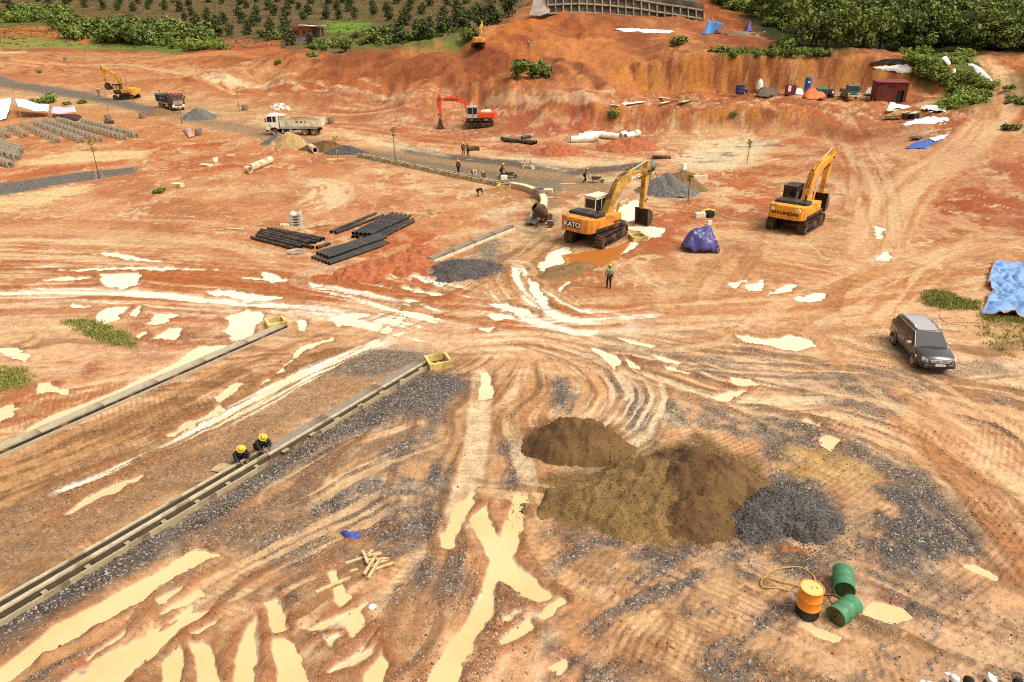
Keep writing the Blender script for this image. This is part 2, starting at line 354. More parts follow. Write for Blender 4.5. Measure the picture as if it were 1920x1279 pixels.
for P in ([(1012,98),(1060,124),(1100,150),(1130,166)], [(1024,98),(1075,124),(1120,152),(1150,168)], [(1000,102),(1036,126),(1060,150)]): lane(P, .7, C(140,76,46), 0, amt=.8)
lane([(1150,60),(1230,64),(1290,70)], .8, C(226,160,104), 0); lane([(1180,100),(1230,140),(1275,172)], 1.0, C(222,142,80), 0); lane([(1480,76),(1560,98),(1640,108),(1730,112),(1830,108)], 1.6, C(210,132,76), 0)
# ---- road bed of broken stone and clay between the drain channels
zone([(-60,880),(240,770),(540,625),(640,600),(700,640),(640,690),(250,870),(-60,1010)], C(158,112,66), .8, .9, .8, g=.45, patchy=.95)
zone([(-60,990),(250,850),(480,740),(640,670),(790,660),(780,690),(560,800),(200,980),(-60,1130)], C(184,140,94), .8, .85, 1, g=.5)
zone([(-60,1060),(120,960),(330,860),(450,830),(470,850),(230,980),(-60,1110)], C(170,132,92), .6, .7, 1, g=.6, patchy=.8)
zone([(590,700),(640,665),(700,645),(800,638),(815,660),(790,678),(700,705)], C(146,130,108), .8, .9, 1, g=.9)
# far road
zone([(-200,135),(0,142),(180,175),(300,203),(500,240),(680,278),(900,296),(1040,318),(1180,330),(1140,370),(1010,350),(900,330),(680,297),(480,258),(300,218),(180,194),(0,165),(-200,158)], C(176,138,100), 1.5, .9, 2, g=.4)
zone([(-200,138),(0,144),(180,178),(300,204),(340,212),(300,218),(180,190),(0,162),(-200,155)], C(132,118,104), 1, .9, 1.5, g=.5)
zone([(600,272),(700,292),(820,320),(940,342),(1010,352),(1060,340),(900,318),(760,296),(650,276)], C(142,124,98), .8, .8, 1.2, g=.7)
zone([(720,262),(800,280),(870,294),(960,300),(1080,316),(1210,304),(1200,318),(1080,328),(960,312),(860,302),(760,286)], C(112,100,86), .6, .9, .8, g=.8)
zone([(-60,352),(160,322),(262,312),(250,326),(100,348),(-60,380)], C(128,118,110), .6, .95, .8, g=.8)
pale([(-60,376),(110,352),(190,350),(80,382),(-60,404)], C(250,214,150), 1.2, .6, .9)
pale([(40,300),(140,284),(280,282),(270,296),(120,308),(40,312)], C(250,214,150), 1.2, .6, .9)
# ---- stone spread by the works
for P, c, g, pt in [
    ([(-60,1165),(110,1085),(300,990),(480,885),(640,775),(790,697),(862,708),(880,728),(820,760),(700,800),(620,850),(520,905),(420,975),(300,1045),(120,1140),(-60,1225)], (104,96,88), 1, 0),
    ([(640,905),(720,845),(832,785),(836,880),(842,930),(826,1000),(742,1040),(640,995),(560,960)], (122,110,100), 1, .9),
    ([(700,740),(850,702),(895,690),(892,715),(850,775),(832,800),(760,790)], (118,108,98), 1, .95),
    ([(640,1035),(740,1030),(830,1015),(800,1090),(770,1150),(720,1140),(660,1090)], (124,112,98), 1, .95),
    ([(820,1060),(880,1080),(870,1120),(830,1110)], (122,110,98), 1, .9),
    ([(1010,660),(1060,690),(1090,740),(1070,780),(1040,770),(1030,720)], (116,108,100), 1, .95),
    ([(935,830),(955,830),(975,900),(985,935),(940,930)], (116,108,100), 1, .95),
    ([(1180,640),(1300,650),(1420,690),(1400,720),(1240,690)], (150,134,116), .9, .8),
    ([(1260,690),(1380,695),(1380,725),(1290,720)], (120,108,96), 1, .95),
    ([(1430,660),(1560,680),(1740,700),(1760,760),(1640,800),(1540,760),(1440,720)], (144,126,104), .9, .9),
    ([(1230,740),(1400,760),(1560,790),(1500,850),(1420,820),(1250,800)], (146,130,106), 1, .95),
    ([(1200,770),(1260,850),(1230,850),(1180,800)], (120,110,102), 1, .9),
    ([(1430,770),(1500,790),(1640,830),(1760,900),(1840,1030),(1700,1060),(1560,1020),(1480,920),(1420,850)], (136,120,100), 1, .9),
    ([(1560,930),(1640,910),(1740,920),(1810,980),(1840,1060),(1760,1090),(1640,1060),(1570,1010)], (112,104,96), 1, .97),
    ([(1340,1000),(1560,1000),(1640,1080),(1600,1160),(1480,1120),(1350,1080)], (132,116,100), 1, .9),
    ([(1050,990),(1200,1010),(1380,1010),(1340,1120),(1240,1110),(1130,1060)], (124,112,100), 1, .95),
    ([(1180,1110),(1290,1140),(1290,1210),(1200,1190)], (128,114,100), 1, .9),
    ([(1030,1200),(1110,1190),(1160,1230),(1180,1300),(1020,1300)], (120,108,98), 1, .93),
    ([(1190,1220),(1300,1230),(1320,1300),(1180,1300)], (124,112,100), 1, .93),
    ([(1640,1090),(1760,1140),(1840,1220),(1700,1200)], (140,122,104), 1, .85),
    ([(1720,1220),(1990,1200),(1990,1320),(1700,1320)], (150,126,104), .9, .85),
    ([(850,482),(960,432),(1042,402),(1062,440),(1000,470),(930,492)], (156,142,118), .8, .97),
    ([(1000,335),(1060,330),(1040,390),(1010,400)], (150,136,112), .7, .9),
    ([(1280,292),(1370,280),(1380,300),(1300,306)], (112,106,98), .9, 0),
    ([(1350,268),(1440,262),(1455,274),(1380,280)], (118,110,100), .9, 0),
    ([(470,1090),(560,1130),(640,1180),(600,1230),(500,1160)], (140,120,98), .9, .85),
    ([(420,1000),(560,960),(640,1010),(560,1080),(440,1060)], (150,126,100), .9, .85),
    ([(300,1030),(520,930),(600,920),(480,1010),(340,1090)], (160,130,98), .7, .8),
    ([(1130,690),(1200,730),(1240,790),(1190,790),(1150,740)], (136,120,100), .8, .85)]:
    zone(P, C(*c), .45, .92, .8, g=g, patchy=pt)
for P, c, g in [([(1000,905),(1100,870),(1240,830),(1330,815),(1420,870),(1450,930),(1400,1000),(1290,1030),(1150,1000),(1040,990),(995,950)], (136,104,58), .3), ([(975,815),(1010,790),(1080,775),(1150,790),(1185,825),(1140,860),(1060,868),(995,850)], (132,96,54), .3),
    ([(1375,930),(1440,895),(1510,905),(1560,950),(1550,1000),(1480,1020),(1400,1000)], (100,92,84), 1), ([(800,505),(850,485),(920,490),(960,510),(900,525),(830,525)], (126,116,104), .9), ([(1200,360),(1250,335),(1320,345),(1310,368),(1250,375)], (136,126,112), .8)]:
    zone(P, C(*c), .5, .9, 1.1, g=g)
# ---- smears and wheel lanes
flow([(-260,478),(0,478),(250,486),(450,500),(640,520),(850,580)], 7, C(250,206,156), C(200,118,66), 1.0, .05, .9, 1, .02, .5)
flow([(-260,520),(0,522),(220,520),(420,534),(640,552),(870,600)], 6, CREAM, C(192,106,54), .9, .05, .95, 2, .055, .53, .8)
flow([(-260,570),(0,565),(220,560),(420,570),(640,580),(860,612)], 4, C(250,206,160), C(188,108,58), 1.2, .06, .8, 3, .02, .52)
flow([(620,520),(760,545),(880,575)], 4, CREAM, C(196,110,58), 1.2, .05, .95, 4, .06, .505, .8)
flow([(560,600),(700,600),(860,610),(1080,605),(1300,590),(1600,570),(1990,520)], 5, C(244,196,146), C(196,122,68), 1.2, .06, .75, 5, .015, .5)
flow([(860,590),(980,604),(1100,600),(1240,590)], 2.2, CREAM, C(180,104,56), 1.7, .06, .9, 6, .05, .525, .8)
flow([(-60,925),(250,800),(520,672),(700,612),(880,545),(1000,478),(1070,420)], 2.6, C(214,160,104), C(150,98,52), 1.5, .08, .75, 7, .03, .55)
flow([(100,930),(330,830),(560,710),(720,640)], 1.0, CREAM, C(160,108,62), 2.2, .07, .9, 8, .05, .5, .8)
flow([(960,500),(985,545),(1060,592),(1130,600)], 3.2, CREAM, C(180,110,60), 1.6, .06, .95, 9, .06, .505, .9)
flow([(870,640),(1020,640),(1130,676),(1186,730),(1160,792),(1090,840)], 2.4, C(250,220,170), C(178,116,64), 1.9, .06, .9, 10, .05, .46, .7)
flow([(960,650),(1060,680),(1108,730),(1085,800)], 1.2, C(226,168,110), C(164,100,56), 2.4, .06, .85, 11, .04, .52, .5)
flow([(1080,640),(1250,690),(1400,735),(1560,770),(1700,815),(1850,915),(1990,1060)], 3.0, C(246,204,150), C(146,112,78), 1.7, .05, .85, 12, .04, .5, .6, gr=.5)
flow([(1190,690),(1330,740),(1450,752),(1560,750)], 1.6, C(252,220,168), C(170,112,68), 1.7, .05, .85, 13, .04, .52, .5)
flow([(1480,752),(1620,735),(1760,705),(1900,690)], 1.6, C(206,156,104), C(150,124,96), 1.7, .05, .7, 43, .02, .55, .3, gr=.6)
flow([(1120,655),(1250,676),(1400,690),(1620,700)], 1.6, C(248,214,160), C(150,124,96), 1.7, .05, .85, 14, .04, .52, .6, gr=.6)
flow([(1740,800),(1810,900),(1880,985),(1990,1120)], 1.3, C(232,176,118), C(184,120,68), 1.8, .06, .7, 15, .06, .52)
flow([(1650,700),(1800,800),(1990,940)], 4.5, C(244,198,140), C(206,140,84), 1.3, .08, .6, 16, .02, .5)
flow([(1660,480),(1642,380),(1605,290),(1570,225),(1440,196)], 3.2, C(240,186,134), C(196,112,62), 1.3, .05, .85, 17, .03, .5)
flow([(1640,480),(1700,360),(1800,285),(1860,225),(1880,170),(1845,110)], 3.0, C(240,190,138), C(206,136,84), 1.2, .05, .85, 18, .02, .45, base=C(230,172,118))
flow([(1440,480),(1560,500),(1700,520),(1990,460)], 5, C(240,186,134), C(206,136,84), 1.0, .06, .8, 19, .02, .5)
flow([(1990,480),(1850,460),(1740,500),(1640,600)], 1.6, C(244,196,140), C(206,140,84), 1.5, .06, .8, 20, .02, .5)
flow([(1440,620),(1560,560),(1700,500),(1850,450)], 3, C(240,190,138), C(210,146,90), 1.2, .06, .7, 21, .02, .5)
flow([(620,205),(800,190),(960,190),(1130,200)], 6, C(240,190,140), C(186,98,58), .6, .07, .8, 22, .0, .52)
flow([(540,230),(800,262),(960,275),(1150,290)], 4, C(236,170,118), C(194,100,60), .8, .07, .7, 23, .0, .54)
flow([(300,130),(420,150),(560,165),(800,180)], 8, C(242,194,140), C(186,106,60), .5, .07, .8, 24, .0, .52)
flow([(0,115),(250,125),(480,120)], 12, C(238,186,130), C(194,114,66), .35, .07, .8, 25, .0, .5)
flow([(1050,270),(1130,280),(1250,300)], 2.5, C(240,186,136), C(190,100,60), .9, .07, .7, 26, .0, .5)
flow([(400,470),(560,520),(760,500)], 2.5, C(238,176,122), C(200,116,66), 1.3, .06, .7, 27, .01, .5)
flow([(560,340),(620,350),(600,385),(560,395)], 3, C(248,212,160), C(206,130,80), .9, .2, .9, 28, .01, .42)
flow([(-260,430),(100,425),(400,440),(560,480)], 6, C(234,178,128), C(200,130,82), .6, .06, .7, 29, .0, .52)
flow([(1380,1020),(1500,1090),(1700,1180),(1990,1290)], 2.6, C(240,192,140), C(150,112,76), 2.0, .07, .7, 30, .03, .5, gr=.5)
flow([(1180,1060),(1420,1180),(1640,1279),(1800,1340)], 2.2, C(240,190,138), C(176,118,68), 2.0, .07, .7, 31, .03, .5)
flow([(380,1160),(560,1060),(760,960)], 2.5, C(240,196,140), C(168,116,72), 1.8, .06, .8, 32, .04, .52)
flow([(540,930),(660,860),(820,800)], 2.0, C(240,196,140), C(150,118,90), 1.8, .06, .8, 33, .03, .54, gr=.5)
flow([(430,1300),(560,1180),(700,1080)], 1.6, C(244,200,146), C(166,110,66), 2.0, .06, .8, 34, .03, .5)
for P, hw, c, tr in [
    ([(905,690),(900,780),(885,880),(862,960),(838,1034)], .5, PALE, .03),
    ([(968,812),(985,880),(990,920),(972,980),(945,1040)], .42, PALE, .02), ([(880,955),(910,1015),(935,1060)], .45, PALE, .0),
    ([(960,730),(958,800),(966,830)], .4, C(236,200,146), .04),
    ([(1010,940),(1020,1010),(1055,1070),(1120,1122),(1215,1176),(1340,1236)], .5, C(236,190,132), .045),
    ([(1070,1030),(1180,1088),(1330,1168),(1450,1230),(1560,1290)], .55, C(192,148,98), .05),
    ([(1045,1130),(1150,1196),(1250,1240),(1330,1290)], .5, C(198,146,94), .05),
    ([(980,980),(1040,1060),(1110,1110)], .4, C(230,180,120), .04), ([(790,1080),(765,1160),(720,1230),(680,1300)], .5, C(190,136,84), .05),
    ([(1040,1290),(1085,1200),(1100,1110)], .5, C(214,150,92), .05), ([(1350,1030),(1345,1110),(1300,1190),(1280,1290)], .5, C(224,180,126), .05),
    ([(1525,835),(1465,895)], .7, C(226,182,110), .06), ([(1580,850),(1520,908)], .7, C(226,182,110), .06), ([(1640,868),(1570,912)], .7, C(226,186,118), .06),
    ([(1625,905),(1605,1000),(1590,1090)], .45, C(206,166,118), .03), ([(1735,830),(1800,905),(1870,990),(1960,1100)], .35, C(196,136,84), .03),
    ([(1830,880),(1890,945),(1970,1060)], .35, C(196,136,84), .03), ([(1560,1240),(1700,1262),(1800,1290)], .5, C(226,176,124), .05),
    ([(1500,600),(1560,660),(1580,700)], .4, C(214,150,92), .04), ([(1420,590),(1360,640),(1240,660)], .35, C(240,200,150), .04),
    ([(1350,560),(1400,500),(1420,470)], .4, C(206,140,84), .05), ([(1290,570),(1310,520),(1380,470)], .4, C(206,140,84), .05),
    ([(1560,590),(1570,550),(1600,520)], .4, C(186,116,66), .04), ([(1640,420),(1640,360),(1610,300)], .45, C(244,196,146), .05),
    ([(1680,430),(1672,360),(1640,300)], .45, C(240,190,140), .05), ([(1590,400),(1600,340),(1590,280)], .4, C(240,190,140), .04),
    ([(1720,570),(1800,520),(1900,500)], .3, C(206,140,84), .03), ([(790,560),(700,640),(600,700)], .3, C(190,136,84), .03)]:
    lane(P, hw, c, tr)
# ---- standing water
H = lambda *p: cr(0, 280, 3, *p)
I = lambda *p: cr(0, 560, 3, *p)
A = lambda *p: cr(0, 860, 3, *p)
D = lambda *p: cr(560, 930, 3.556, *p)
Bc = lambda *p: cr(560, 600, 3.552, *p)
E = lambda *p: cr(1400, 900, 3.375, *p)
F = lambda *p: cr(1440, 280, 2.906, *p)
Gc = lambda *p: cr(1000, 230, 3, *p)
K = lambda *p: cr(620, 480, 3.84, *p)
M1 = lambda *p: cr(1040, 560, 4.264, *p)
M2 = lambda *p: cr(1440, 640, 3.996, *p)
for P in [A((-90,1240),(0,1185),(150,1070),(300,940),(480,850),(700,730),(880,640),(1000,570),(1120,510),(1230,540),(1050,620),(900,700),(820,780),(700,840),(560,930),(400,1040),(250,1110),(130,1190),(60,1250),(-90,1320)),
    A((330,1260),(480,1160),(640,1070),(760,1010),(900,950),(1080,870),(1190,850),(1120,920),(1030,960),(960,1030),(840,1110),(760,1180),(640,1300),(250,1320)),
    A((820,970),(960,900),(1080,830),(1060,870),(900,950),(830,985)), A((870,800),(960,745),(1040,715),(1000,760),(900,825)), A((890,870),(1000,800),(1120,740),(1150,770),(1010,830),(900,885)),
    A((880,1300),(910,1150),(980,1090),(1030,1060),(1030,1140),(1000,1300)), A((1060,1040),(1150,1020),(1200,1100),(1300,1300),(1130,1300),(1090,1130)),
    A((1320,1300),(1330,1130),(1380,990),(1420,890),(1460,930),(1475,1060),(1440,1170),(1400,1300)), A((1470,820),(1540,790),(1580,880),(1610,980),(1530,1010),(1500,900)),
    A((1530,1020),(1620,1000),(1680,1120),(1720,1300),(1560,1300),(1530,1120)), A((350,320),(500,230),(640,145),(780,98),(770,130),(650,185),(500,260),(380,330)),
    A((1080,990),(1180,930),(1250,890),(1230,920),(1120,990)), A((480,1130),(600,1040),(700,960),(690,1000),(560,1090),(490,1150)),
    D((1060,60),(1160,-40),(1175,30),(1140,130),(1080,240),(1040,340),(950,340),(960,260),(1000,180)),
    D((1150,150),(1250,60),(1290,160),(1340,280),(1400,150),(1440,-20),(1530,-20),(1510,180),(1460,300),(1440,420),(1480,480),(1600,580),(1710,660),(1680,690),(1610,730),(1500,680),(1400,590),(1340,580),(1310,650),(1290,750),(1230,900),(1150,1040),(1090,1120),(1050,1300),(830,1300),(900,1150),(980,1030),(1090,880),(1140,800),(1190,680),(1250,560),(1270,440),(1230,340),(1180,220)),
    D((180,500),(240,480),(290,580),(300,620),(360,660),(320,720),(270,760),(240,680),(220,600)), D((60,890),(150,840),(300,760),(440,710),(400,770),(420,870),(340,950),(290,880),(180,890),(90,915)),
    D((150,940),(260,900),(290,930),(220,990)), D((160,1190),(300,1090),(420,1000),(500,910),(490,950),(420,1030),(520,990),(460,1080),(330,1140),(200,1200)),
    D((420,1300),(450,1160),(550,1040),(600,1100),(540,1300)), D((1340,830),(1460,750),(1490,780),(1400,850),(1350,870)), D((1310,970),(1420,890),(1560,820),(1570,880),(1450,960),(1340,1010)),
    D((1600,800),(1740,670),(1760,700),(1700,790),(1650,840)), D((1680,1150),(1790,1090),(1800,1120),(1740,1190)),
    Bc((1190,480),(1210,350),(1260,350),(1280,420),(1310,480),(1290,520),(1190,530)),
    E((760,860),(800,770),(900,760),(980,800),(1050,860),(960,900),(850,900)), E((340,890),(400,890),(500,960),(620,1000),(560,1040),(460,1010),(380,940)), E((1360,530),(1450,530),(1530,560),(1600,600),(1590,640),(1520,600),(1420,560)),
    M1((1440,290),(1560,290),(1660,320),(1780,310),(1880,280),(1950,300),(2050,340),(2080,380),(1950,420),(1840,410),(1700,370),(1540,350),(1460,310)), M1((1250,790),(1400,740),(1560,730),(1500,780),(1400,810),(1320,825)),
    M1((720,430),(860,460),(1010,510),(980,530),(840,490)), M1((850,530),(960,550),(1110,600),(1050,605),(900,570)), M1((1400,620),(1560,640),(1640,690),(1500,705),(1440,690)),
    M1((270,390),(400,410),(540,500),(470,570),(380,480)), M1((480,310),(620,340),(830,370),(780,385),(600,360)), M1((560,470),(680,530),(690,570),(600,540)),
    M2((400,740),(440,700),(560,730),(490,830),(400,780)), M2((240,590),(300,580),(420,630),(380,640))]:
    puddle(P)
for P in [F((580,605),(610,560),(650,555),(672,580),(672,608)), F((-10,775),(100,740),(175,735),(90,775),(-10,797)), F((135,822),(240,768),(315,785),(290,822),(200,832)), F((580,410),(625,430),(628,482),(580,478)),
    Gc((20,835),(80,730),(200,690),(215,735),(120,790),(50,845)), Gc((430,768),(540,660),(610,680),(540,720),(460,770)), Gc((450,500),(560,430),(605,440),(600,520),(540,560),(480,550)),
    Gc((520,590),(620,575),(740,595),(700,655),(620,625)), Gc((1090,905),(1225,878),(1130,928)), Gc((1205,912),(1300,890),(1280,942),(1212,948)), Gc((390,410),(420,400),(415,450),(390,455)),
    H((548,700),(800,692),(780,730),(825,765),(690,790),(556,768)), H((490,588),(620,578),(760,600),(900,628),(780,630),(620,604)), H((280,680),(800,658),(1230,675),(800,686)), H((230,735),(380,715),(560,722),(400,742)),
    H((350,868),(500,880),(440,898)), H((500,972),(560,910),(640,880),(722,885),(650,960),(560,988)), H((730,932),(760,880),(802,890),(762,932)), H((820,972),(880,920),(992,935),(920,978),(870,988)),
    H((860,1062),(960,1000),(1042,1010),(1010,1060),(940,1082)), H((780,1060),(800,1020),(838,1020),(812,1082)), H((1270,1010),(1250,950),(1400,900),(1500,930),(1440,1000),(1440,1060),(1280,1082)), H((1150,798),(1230,788),(1450,810),(1620,842),(1480,854),(1200,824)),
    H((1340,730),(1470,718),(1470,690),(1560,690),(1580,720),(1680,735),(1560,748),(1575,778),(1515,745)), H((1700,738),(1860,760),(1770,773)), H((1690,950),(1722,960),(1722,1020),(1680,1022)),
    I((-60,275),(100,275),(182,320),(160,345),(90,340),(30,305)), I((200,480),(280,472),(400,512),(405,548),(300,548),(220,522)), I((-60,640),(60,590),(102,620),(60,670),(-60,720)),
    I((920,780),(1100,690),(1240,605),(1250,620),(1110,710),(940,790)), I((1210,550),(1300,488),(1400,478),(1340,522),(1230,584)), I((1440,490),(1700,268),(1880,212),(1890,222),(1710,290),(1460,500)),
    K((630,175),(760,170),(1010,170),(900,190),(800,218),(660,200)), K((400,210),(600,235),(860,280),(780,288),(560,250)), K((640,140),(720,110),(720,140),(690,155)), K((470,300),(640,315),(700,340),(560,330)), K((440,335),(590,345),(600,365),(500,355)),
    K((1490,45),(1690,-10),(1695,35),(1600,70),(1520,100),(1470,90)), K((1620,240),(1720,180),(1735,195),(1660,260)), K((1100,430),(1200,410),(1300,440),(1180,465)), K((1030,515),(1180,505),(1130,540)), K((0,440),(160,405),(330,410),(200,450),(60,500))]:
    puddle(P, warp=.55, soft=.2, rim=.05)
wl = [(1060,478),(1100,470),(1150,464),(1178,450),(1174,462),(1152,485),(1120,499),(1070,492)]
ORW = W(wl)                                      # the orange pool under the excavator
puddle(wl, warp=.3, shore=RED)
puddle(Gc((590,620),(640,615),(670,640),(640,665),(600,650)), warp=.2)
puddle(K((1110,340),(1300,330),(1420,380),(1530,450),(1400,430),(1240,400)), .7); puddle(K((1420,150),(1480,190),(1600,380),(1540,390),(1430,230)), .5)
for P in [[(1300,262),(1450,262),(1445,275),(1420,300),(1390,315),(1290,322),(1262,305),(1290,285)], [(380,148),(470,146),(560,150),(480,158),(390,157)], [(0,98),(45,99),(48,104),(0,105)],
          [(640,248),(760,272),(840,292),(820,290),(700,268)], [(880,290),(980,300),(1080,312),(1210,300),(1200,296),(1080,306),(980,294)], [(1000,305),(1060,318),(1040,322)], [(1100,330),(1180,335),(1220,350),(1160,345)],
          [(600,180),(760,176),(700,184)], [(860,330),(900,333),(880,337)], [(770,372),(800,362),(790,375)], [(895,410),(935,400),(930,412)], [(740,350),(830,345),(780,352)],
          [(1640,478),(1660,470),(1668,486),(1645,490)], [(1180,640),(1270,660),(1230,660)], [(1240,380),(1330,350),(1300,365)],
          [(690,315),(735,320),(720,326)], [(895,402),(990,380),(960,400)], [(930,408),(985,430),(960,425)], [(830,440),(905,432),(860,448)], [(560,340),(612,340),(590,350)]]:
    pale(P, C(252,222,172), 1.4, .8, .85)
flow([(870,915),(960,925),(1080,940)], .9, C(244,206,148), C(150,118,70), 2, .1, .7, 40, .02, .5)
puddle(I((150,730),(330,635),(500,580),(700,498),(800,448),(1000,358),(1060,300),(1120,262),(1290,262),(1215,312),(1050,385),(850,472),(700,542),(520,616),(330,698),(170,768)), warp=.25, soft=.15)
def near_grit():
    pts = W([(1030,985),(1250,1020),(1420,1000),(1640,1045),(1860,1120),(1930,1310),(1010,1310),(1040,1160)]); idx, d = sdf(pts, 3, 1.5); k = sst(.8, -.8, d)*(wmask[idx] < .2)
    x, y = gx[idx], gy[idx]; u = x*.8+y*.6; v = -x*.6+y*.8
    n = .65*fbm(u*.35, v*1.9, 95, 4, .62)+.35*fbm(x*1.1, y*1.1, 96, 4, .62); a = sst(.48, .64, n)*k
    paint(idx, a*.8, C(126,112,98)); grav[idx] = np.maximum(grav[idx], a*.8); b = sst(.44, .36, n)*k; paint(idx, b*.6, C(238,192,140))
    bars = sst(.3, .8, np.sin((u*.9+v*.3)*2*math.pi/.2+nC[idx]*2)); t = sst(.52, .58, fbm(u*.5+9, v*.5, 97, 3))*k*(1-a); paint(idx, t*bars*.5, C(150,104,66)); hgt[idx] += t*bars*.02*FLAT[idx]+a*.012
near_grit()
# ---- greenery on the soil
plantation = [(330,64),(520,76),(552,98),(640,96),(740,100),(880,74),(962,26),(1005,-70),(-500,-90),(-500,20),(0,30),(120,32)]
zone(plantation, C(122,98,62), 3, .97, 4); grav[gy > 180] = 0
zone(plantation, C(104,100,54), 3, .9, 4, patchy=.95)
zone(plantation, C(142,108,72), 3, .6, 4, patchy=.78)
zone([(610,40),(680,42),(700,55),(650,64),(605,62)], C(126,158,52), 4, .95, 5)
zone([(560,72),(700,66),(880,70),(860,86),(740,100),(640,98)], C(112,134,56), 2, .85, 4, patchy=.95)
zone([(-500,20),(0,28),(120,25),(330,60),(420,80),(330,98),(120,86),(0,70),(-500,60)], C(104,124,50), 3, .9, 5)
zone([(-500,46),(0,52),(118,50),(115,74),(0,72),(-500,70)], C(206,122,62), 2, .95, 3)
zone([(125,62),(160,62),(168,80),(130,78)], C(210,128,66), 1, .9, 2)
zone([(-500,72),(0,72),(130,76),(260,88),(120,92),(-500,86)], C(150,150,70), 2, .85, 4)
zone([(1360,-10),(1480,90),(1560,100),(1800,105),(2300,100),(2300,-200),(1200,-200),(1150,-20)], C(52,58,26), 3, .97, 4)
zone([(1690,92),(1820,100),(1855,160),(1850,205),(1740,212),(1770,170),(1710,140)], C(92,112,40), 1.5, .95, 2)
zone([(1340,92),(1560,94),(1560,106),(1340,108)], C(98,96,40), .8, .8, 1.5)
zone([(1890,140),(1990,130),(1990,190),(1890,215),(1880,190)], C(120,104,50), 1, .6, 2)
gr1 = [(120,602),(170,600),(230,625),(258,640),(250,655),(190,640),(140,615)]; gr2 = [(-60,680),(0,688),(40,690),(60,710),(40,735),(0,738),(-60,740)]
gr3 = [(1728,548),(1770,545),(1800,560),(1835,566),(1830,580),(1770,580),(1735,572)]; gr4 = [(1840,590),(1990,600),(1990,680),(1880,670),(1830,630)]
for P in (gr1, gr2, gr3): zone(P, C(122,124,52), .5, .85, .8)
zone(gr4, C(160,138,72), .8, .7, 1.2, patchy=.9)
# ---- relief on the slopes
steep = np.zeros(NV)
g2 = gh.reshape(NR, NC); dzdy = np.gradient(g2, axis=0)/np.maximum(.02, np.gradient(GY, axis=0)); dzdx = np.gradient(g2, axis=1)/np.maximum(.02, np.abs(np.gradient(GX, axis=1)))
slope = np.sqrt(dzdy**2+dzdx**2).ravel()
hillm = sst(1.0, 4.0, gh)*sst(75, 95, gy)*sst(230, 160, gy)
rill = fbm(gx*.75, gy*.14+gh*.08, 21, 5, .6)
ridge = 1-np.abs(fbm(gx*.07+2, gy*.05, 64, 4)-.5)*4
hgt += hillm*sst(135, 112, gx*.0+gy*.0+100)*0+hillm*sst(24, 10, gx)*(ridge-.5)*2.2
hgt += hillm*((nA-.5)*2.2+(nB-.5)*.9+(fbm(gx*1.4, gy*1.4, 23, 3)-.5)*.35)
bank = sst(.22, .5, slope)*hillm
hgt += bank*(rill-.5)*1.3
paint(np.arange(NV), bank*.8*sst(.47, .6, rill), C(214,138,62)); paint(np.arange(NV), bank*.75*sst(.46, .36, rill), C(140,78,40))
far = sst(180, 240, gy)
hgt += far*(nD-.5)*3.0
terr = (np.mod(gh/1.9+(nA-.5)*.8, 1.0)); hgt += far*sst(10, 14, gh)*(sst(.0, .35, terr)-terr)*.9
paint(np.arange(NV), far*sst(10, 13, gh)*sst(.25, .05, terr)*.55*(gx < 60), C(60,66,30))
redb = sst(.1, .3, slope)*sst(.6, 1.4, gh)*sst(60, 75, gy)*sst(110, 96, gy); paint(np.arange(NV), redb*.6, C(178,88,50)); hgt += redb*(nB-.4)*.7
# ---- fine relief of the level ground
near = sst(95, 60, gy)
hgt += FLAT*((nB-.5)*.05+(nC-.5)*.05*near)
lump = sst(.66, .82, fbm(gx*5, gy*5, 33, 2))*sst(45, 25, gy); hgt += FLAT*lump*.03*(wet < .4)
hgt += FLAT*(sst(.5, .75, nB)*near*.03)
WATER = -.03
dry = (wmask < .35) & (FLAT > .3); hgt[dry] = np.maximum(hgt[dry], -.012)   # only the hollows hold water
sand_piles = []
zz = gh+hgt
verts = np.stack([gx, gy, zz], 1).astype(np.float32)
def grid_faces(nr, nc):
    i = np.arange(nr-1)[:, None]*nc+np.arange(nc-1)[None]
    return np.stack([i, i+1, i+nc+1, i+nc], -1).reshape(-1, 4).astype(np.int32)
def mesh_np(name, v, f, smooth=True):
    me = bpy.data.meshes.new(name); k = f.shape[1]
    me.vertices.add(len(v)); me.vertices.foreach_set('co', np.ascontiguousarray(v, np.float32).ravel())
    me.loops.add(f.size); me.loops.foreach_set('vertex_index', np.ascontiguousarray(f, np.int32).ravel())
    me.polygons.add(len(f)); me.polygons.foreach_set('loop_start', np.arange(0, f.size, k, dtype=np.int32))
    me.polygons.foreach_set('loop_total', np.full(len(f), k, np.int32))
    if smooth: me.polygons.foreach_set('use_smooth', np.ones(len(f), bool))
    me.update(calc_edges=True); return me
gme = mesh_np('ground', verts, grid_faces(NR, NC))
def vattr(me, name, arr, kind):
    a = me.attributes.new(name, kind, 'POINT')
    if kind == 'FLOAT': a.data.foreach_set('value', arr.astype(np.float32))
    else: a.data.foreach_set('color', np.concatenate([arr, np.ones((len(arr), 1))], 1).astype(np.float32).ravel())
nk = sst(46, 30, gy)[:, None]; col = np.clip(col*(np.array([.965, 1.0, 1.02])*(1-nk)+np.array([1.03, 1.03, 1.1])*nk), .005, .85)
vattr(gme, 'soil', col, 'FLOAT_COLOR'); vattr(gme, 'stone', np.clip(grav, 0, 1), 'FLOAT'); vattr(gme, 'wet', np.clip(wet, 0, 1), 'FLOAT')
gob = bpy.data.objects.new('ground', gme); COL.objects.link(gob); gob['kind'] = 'structure'

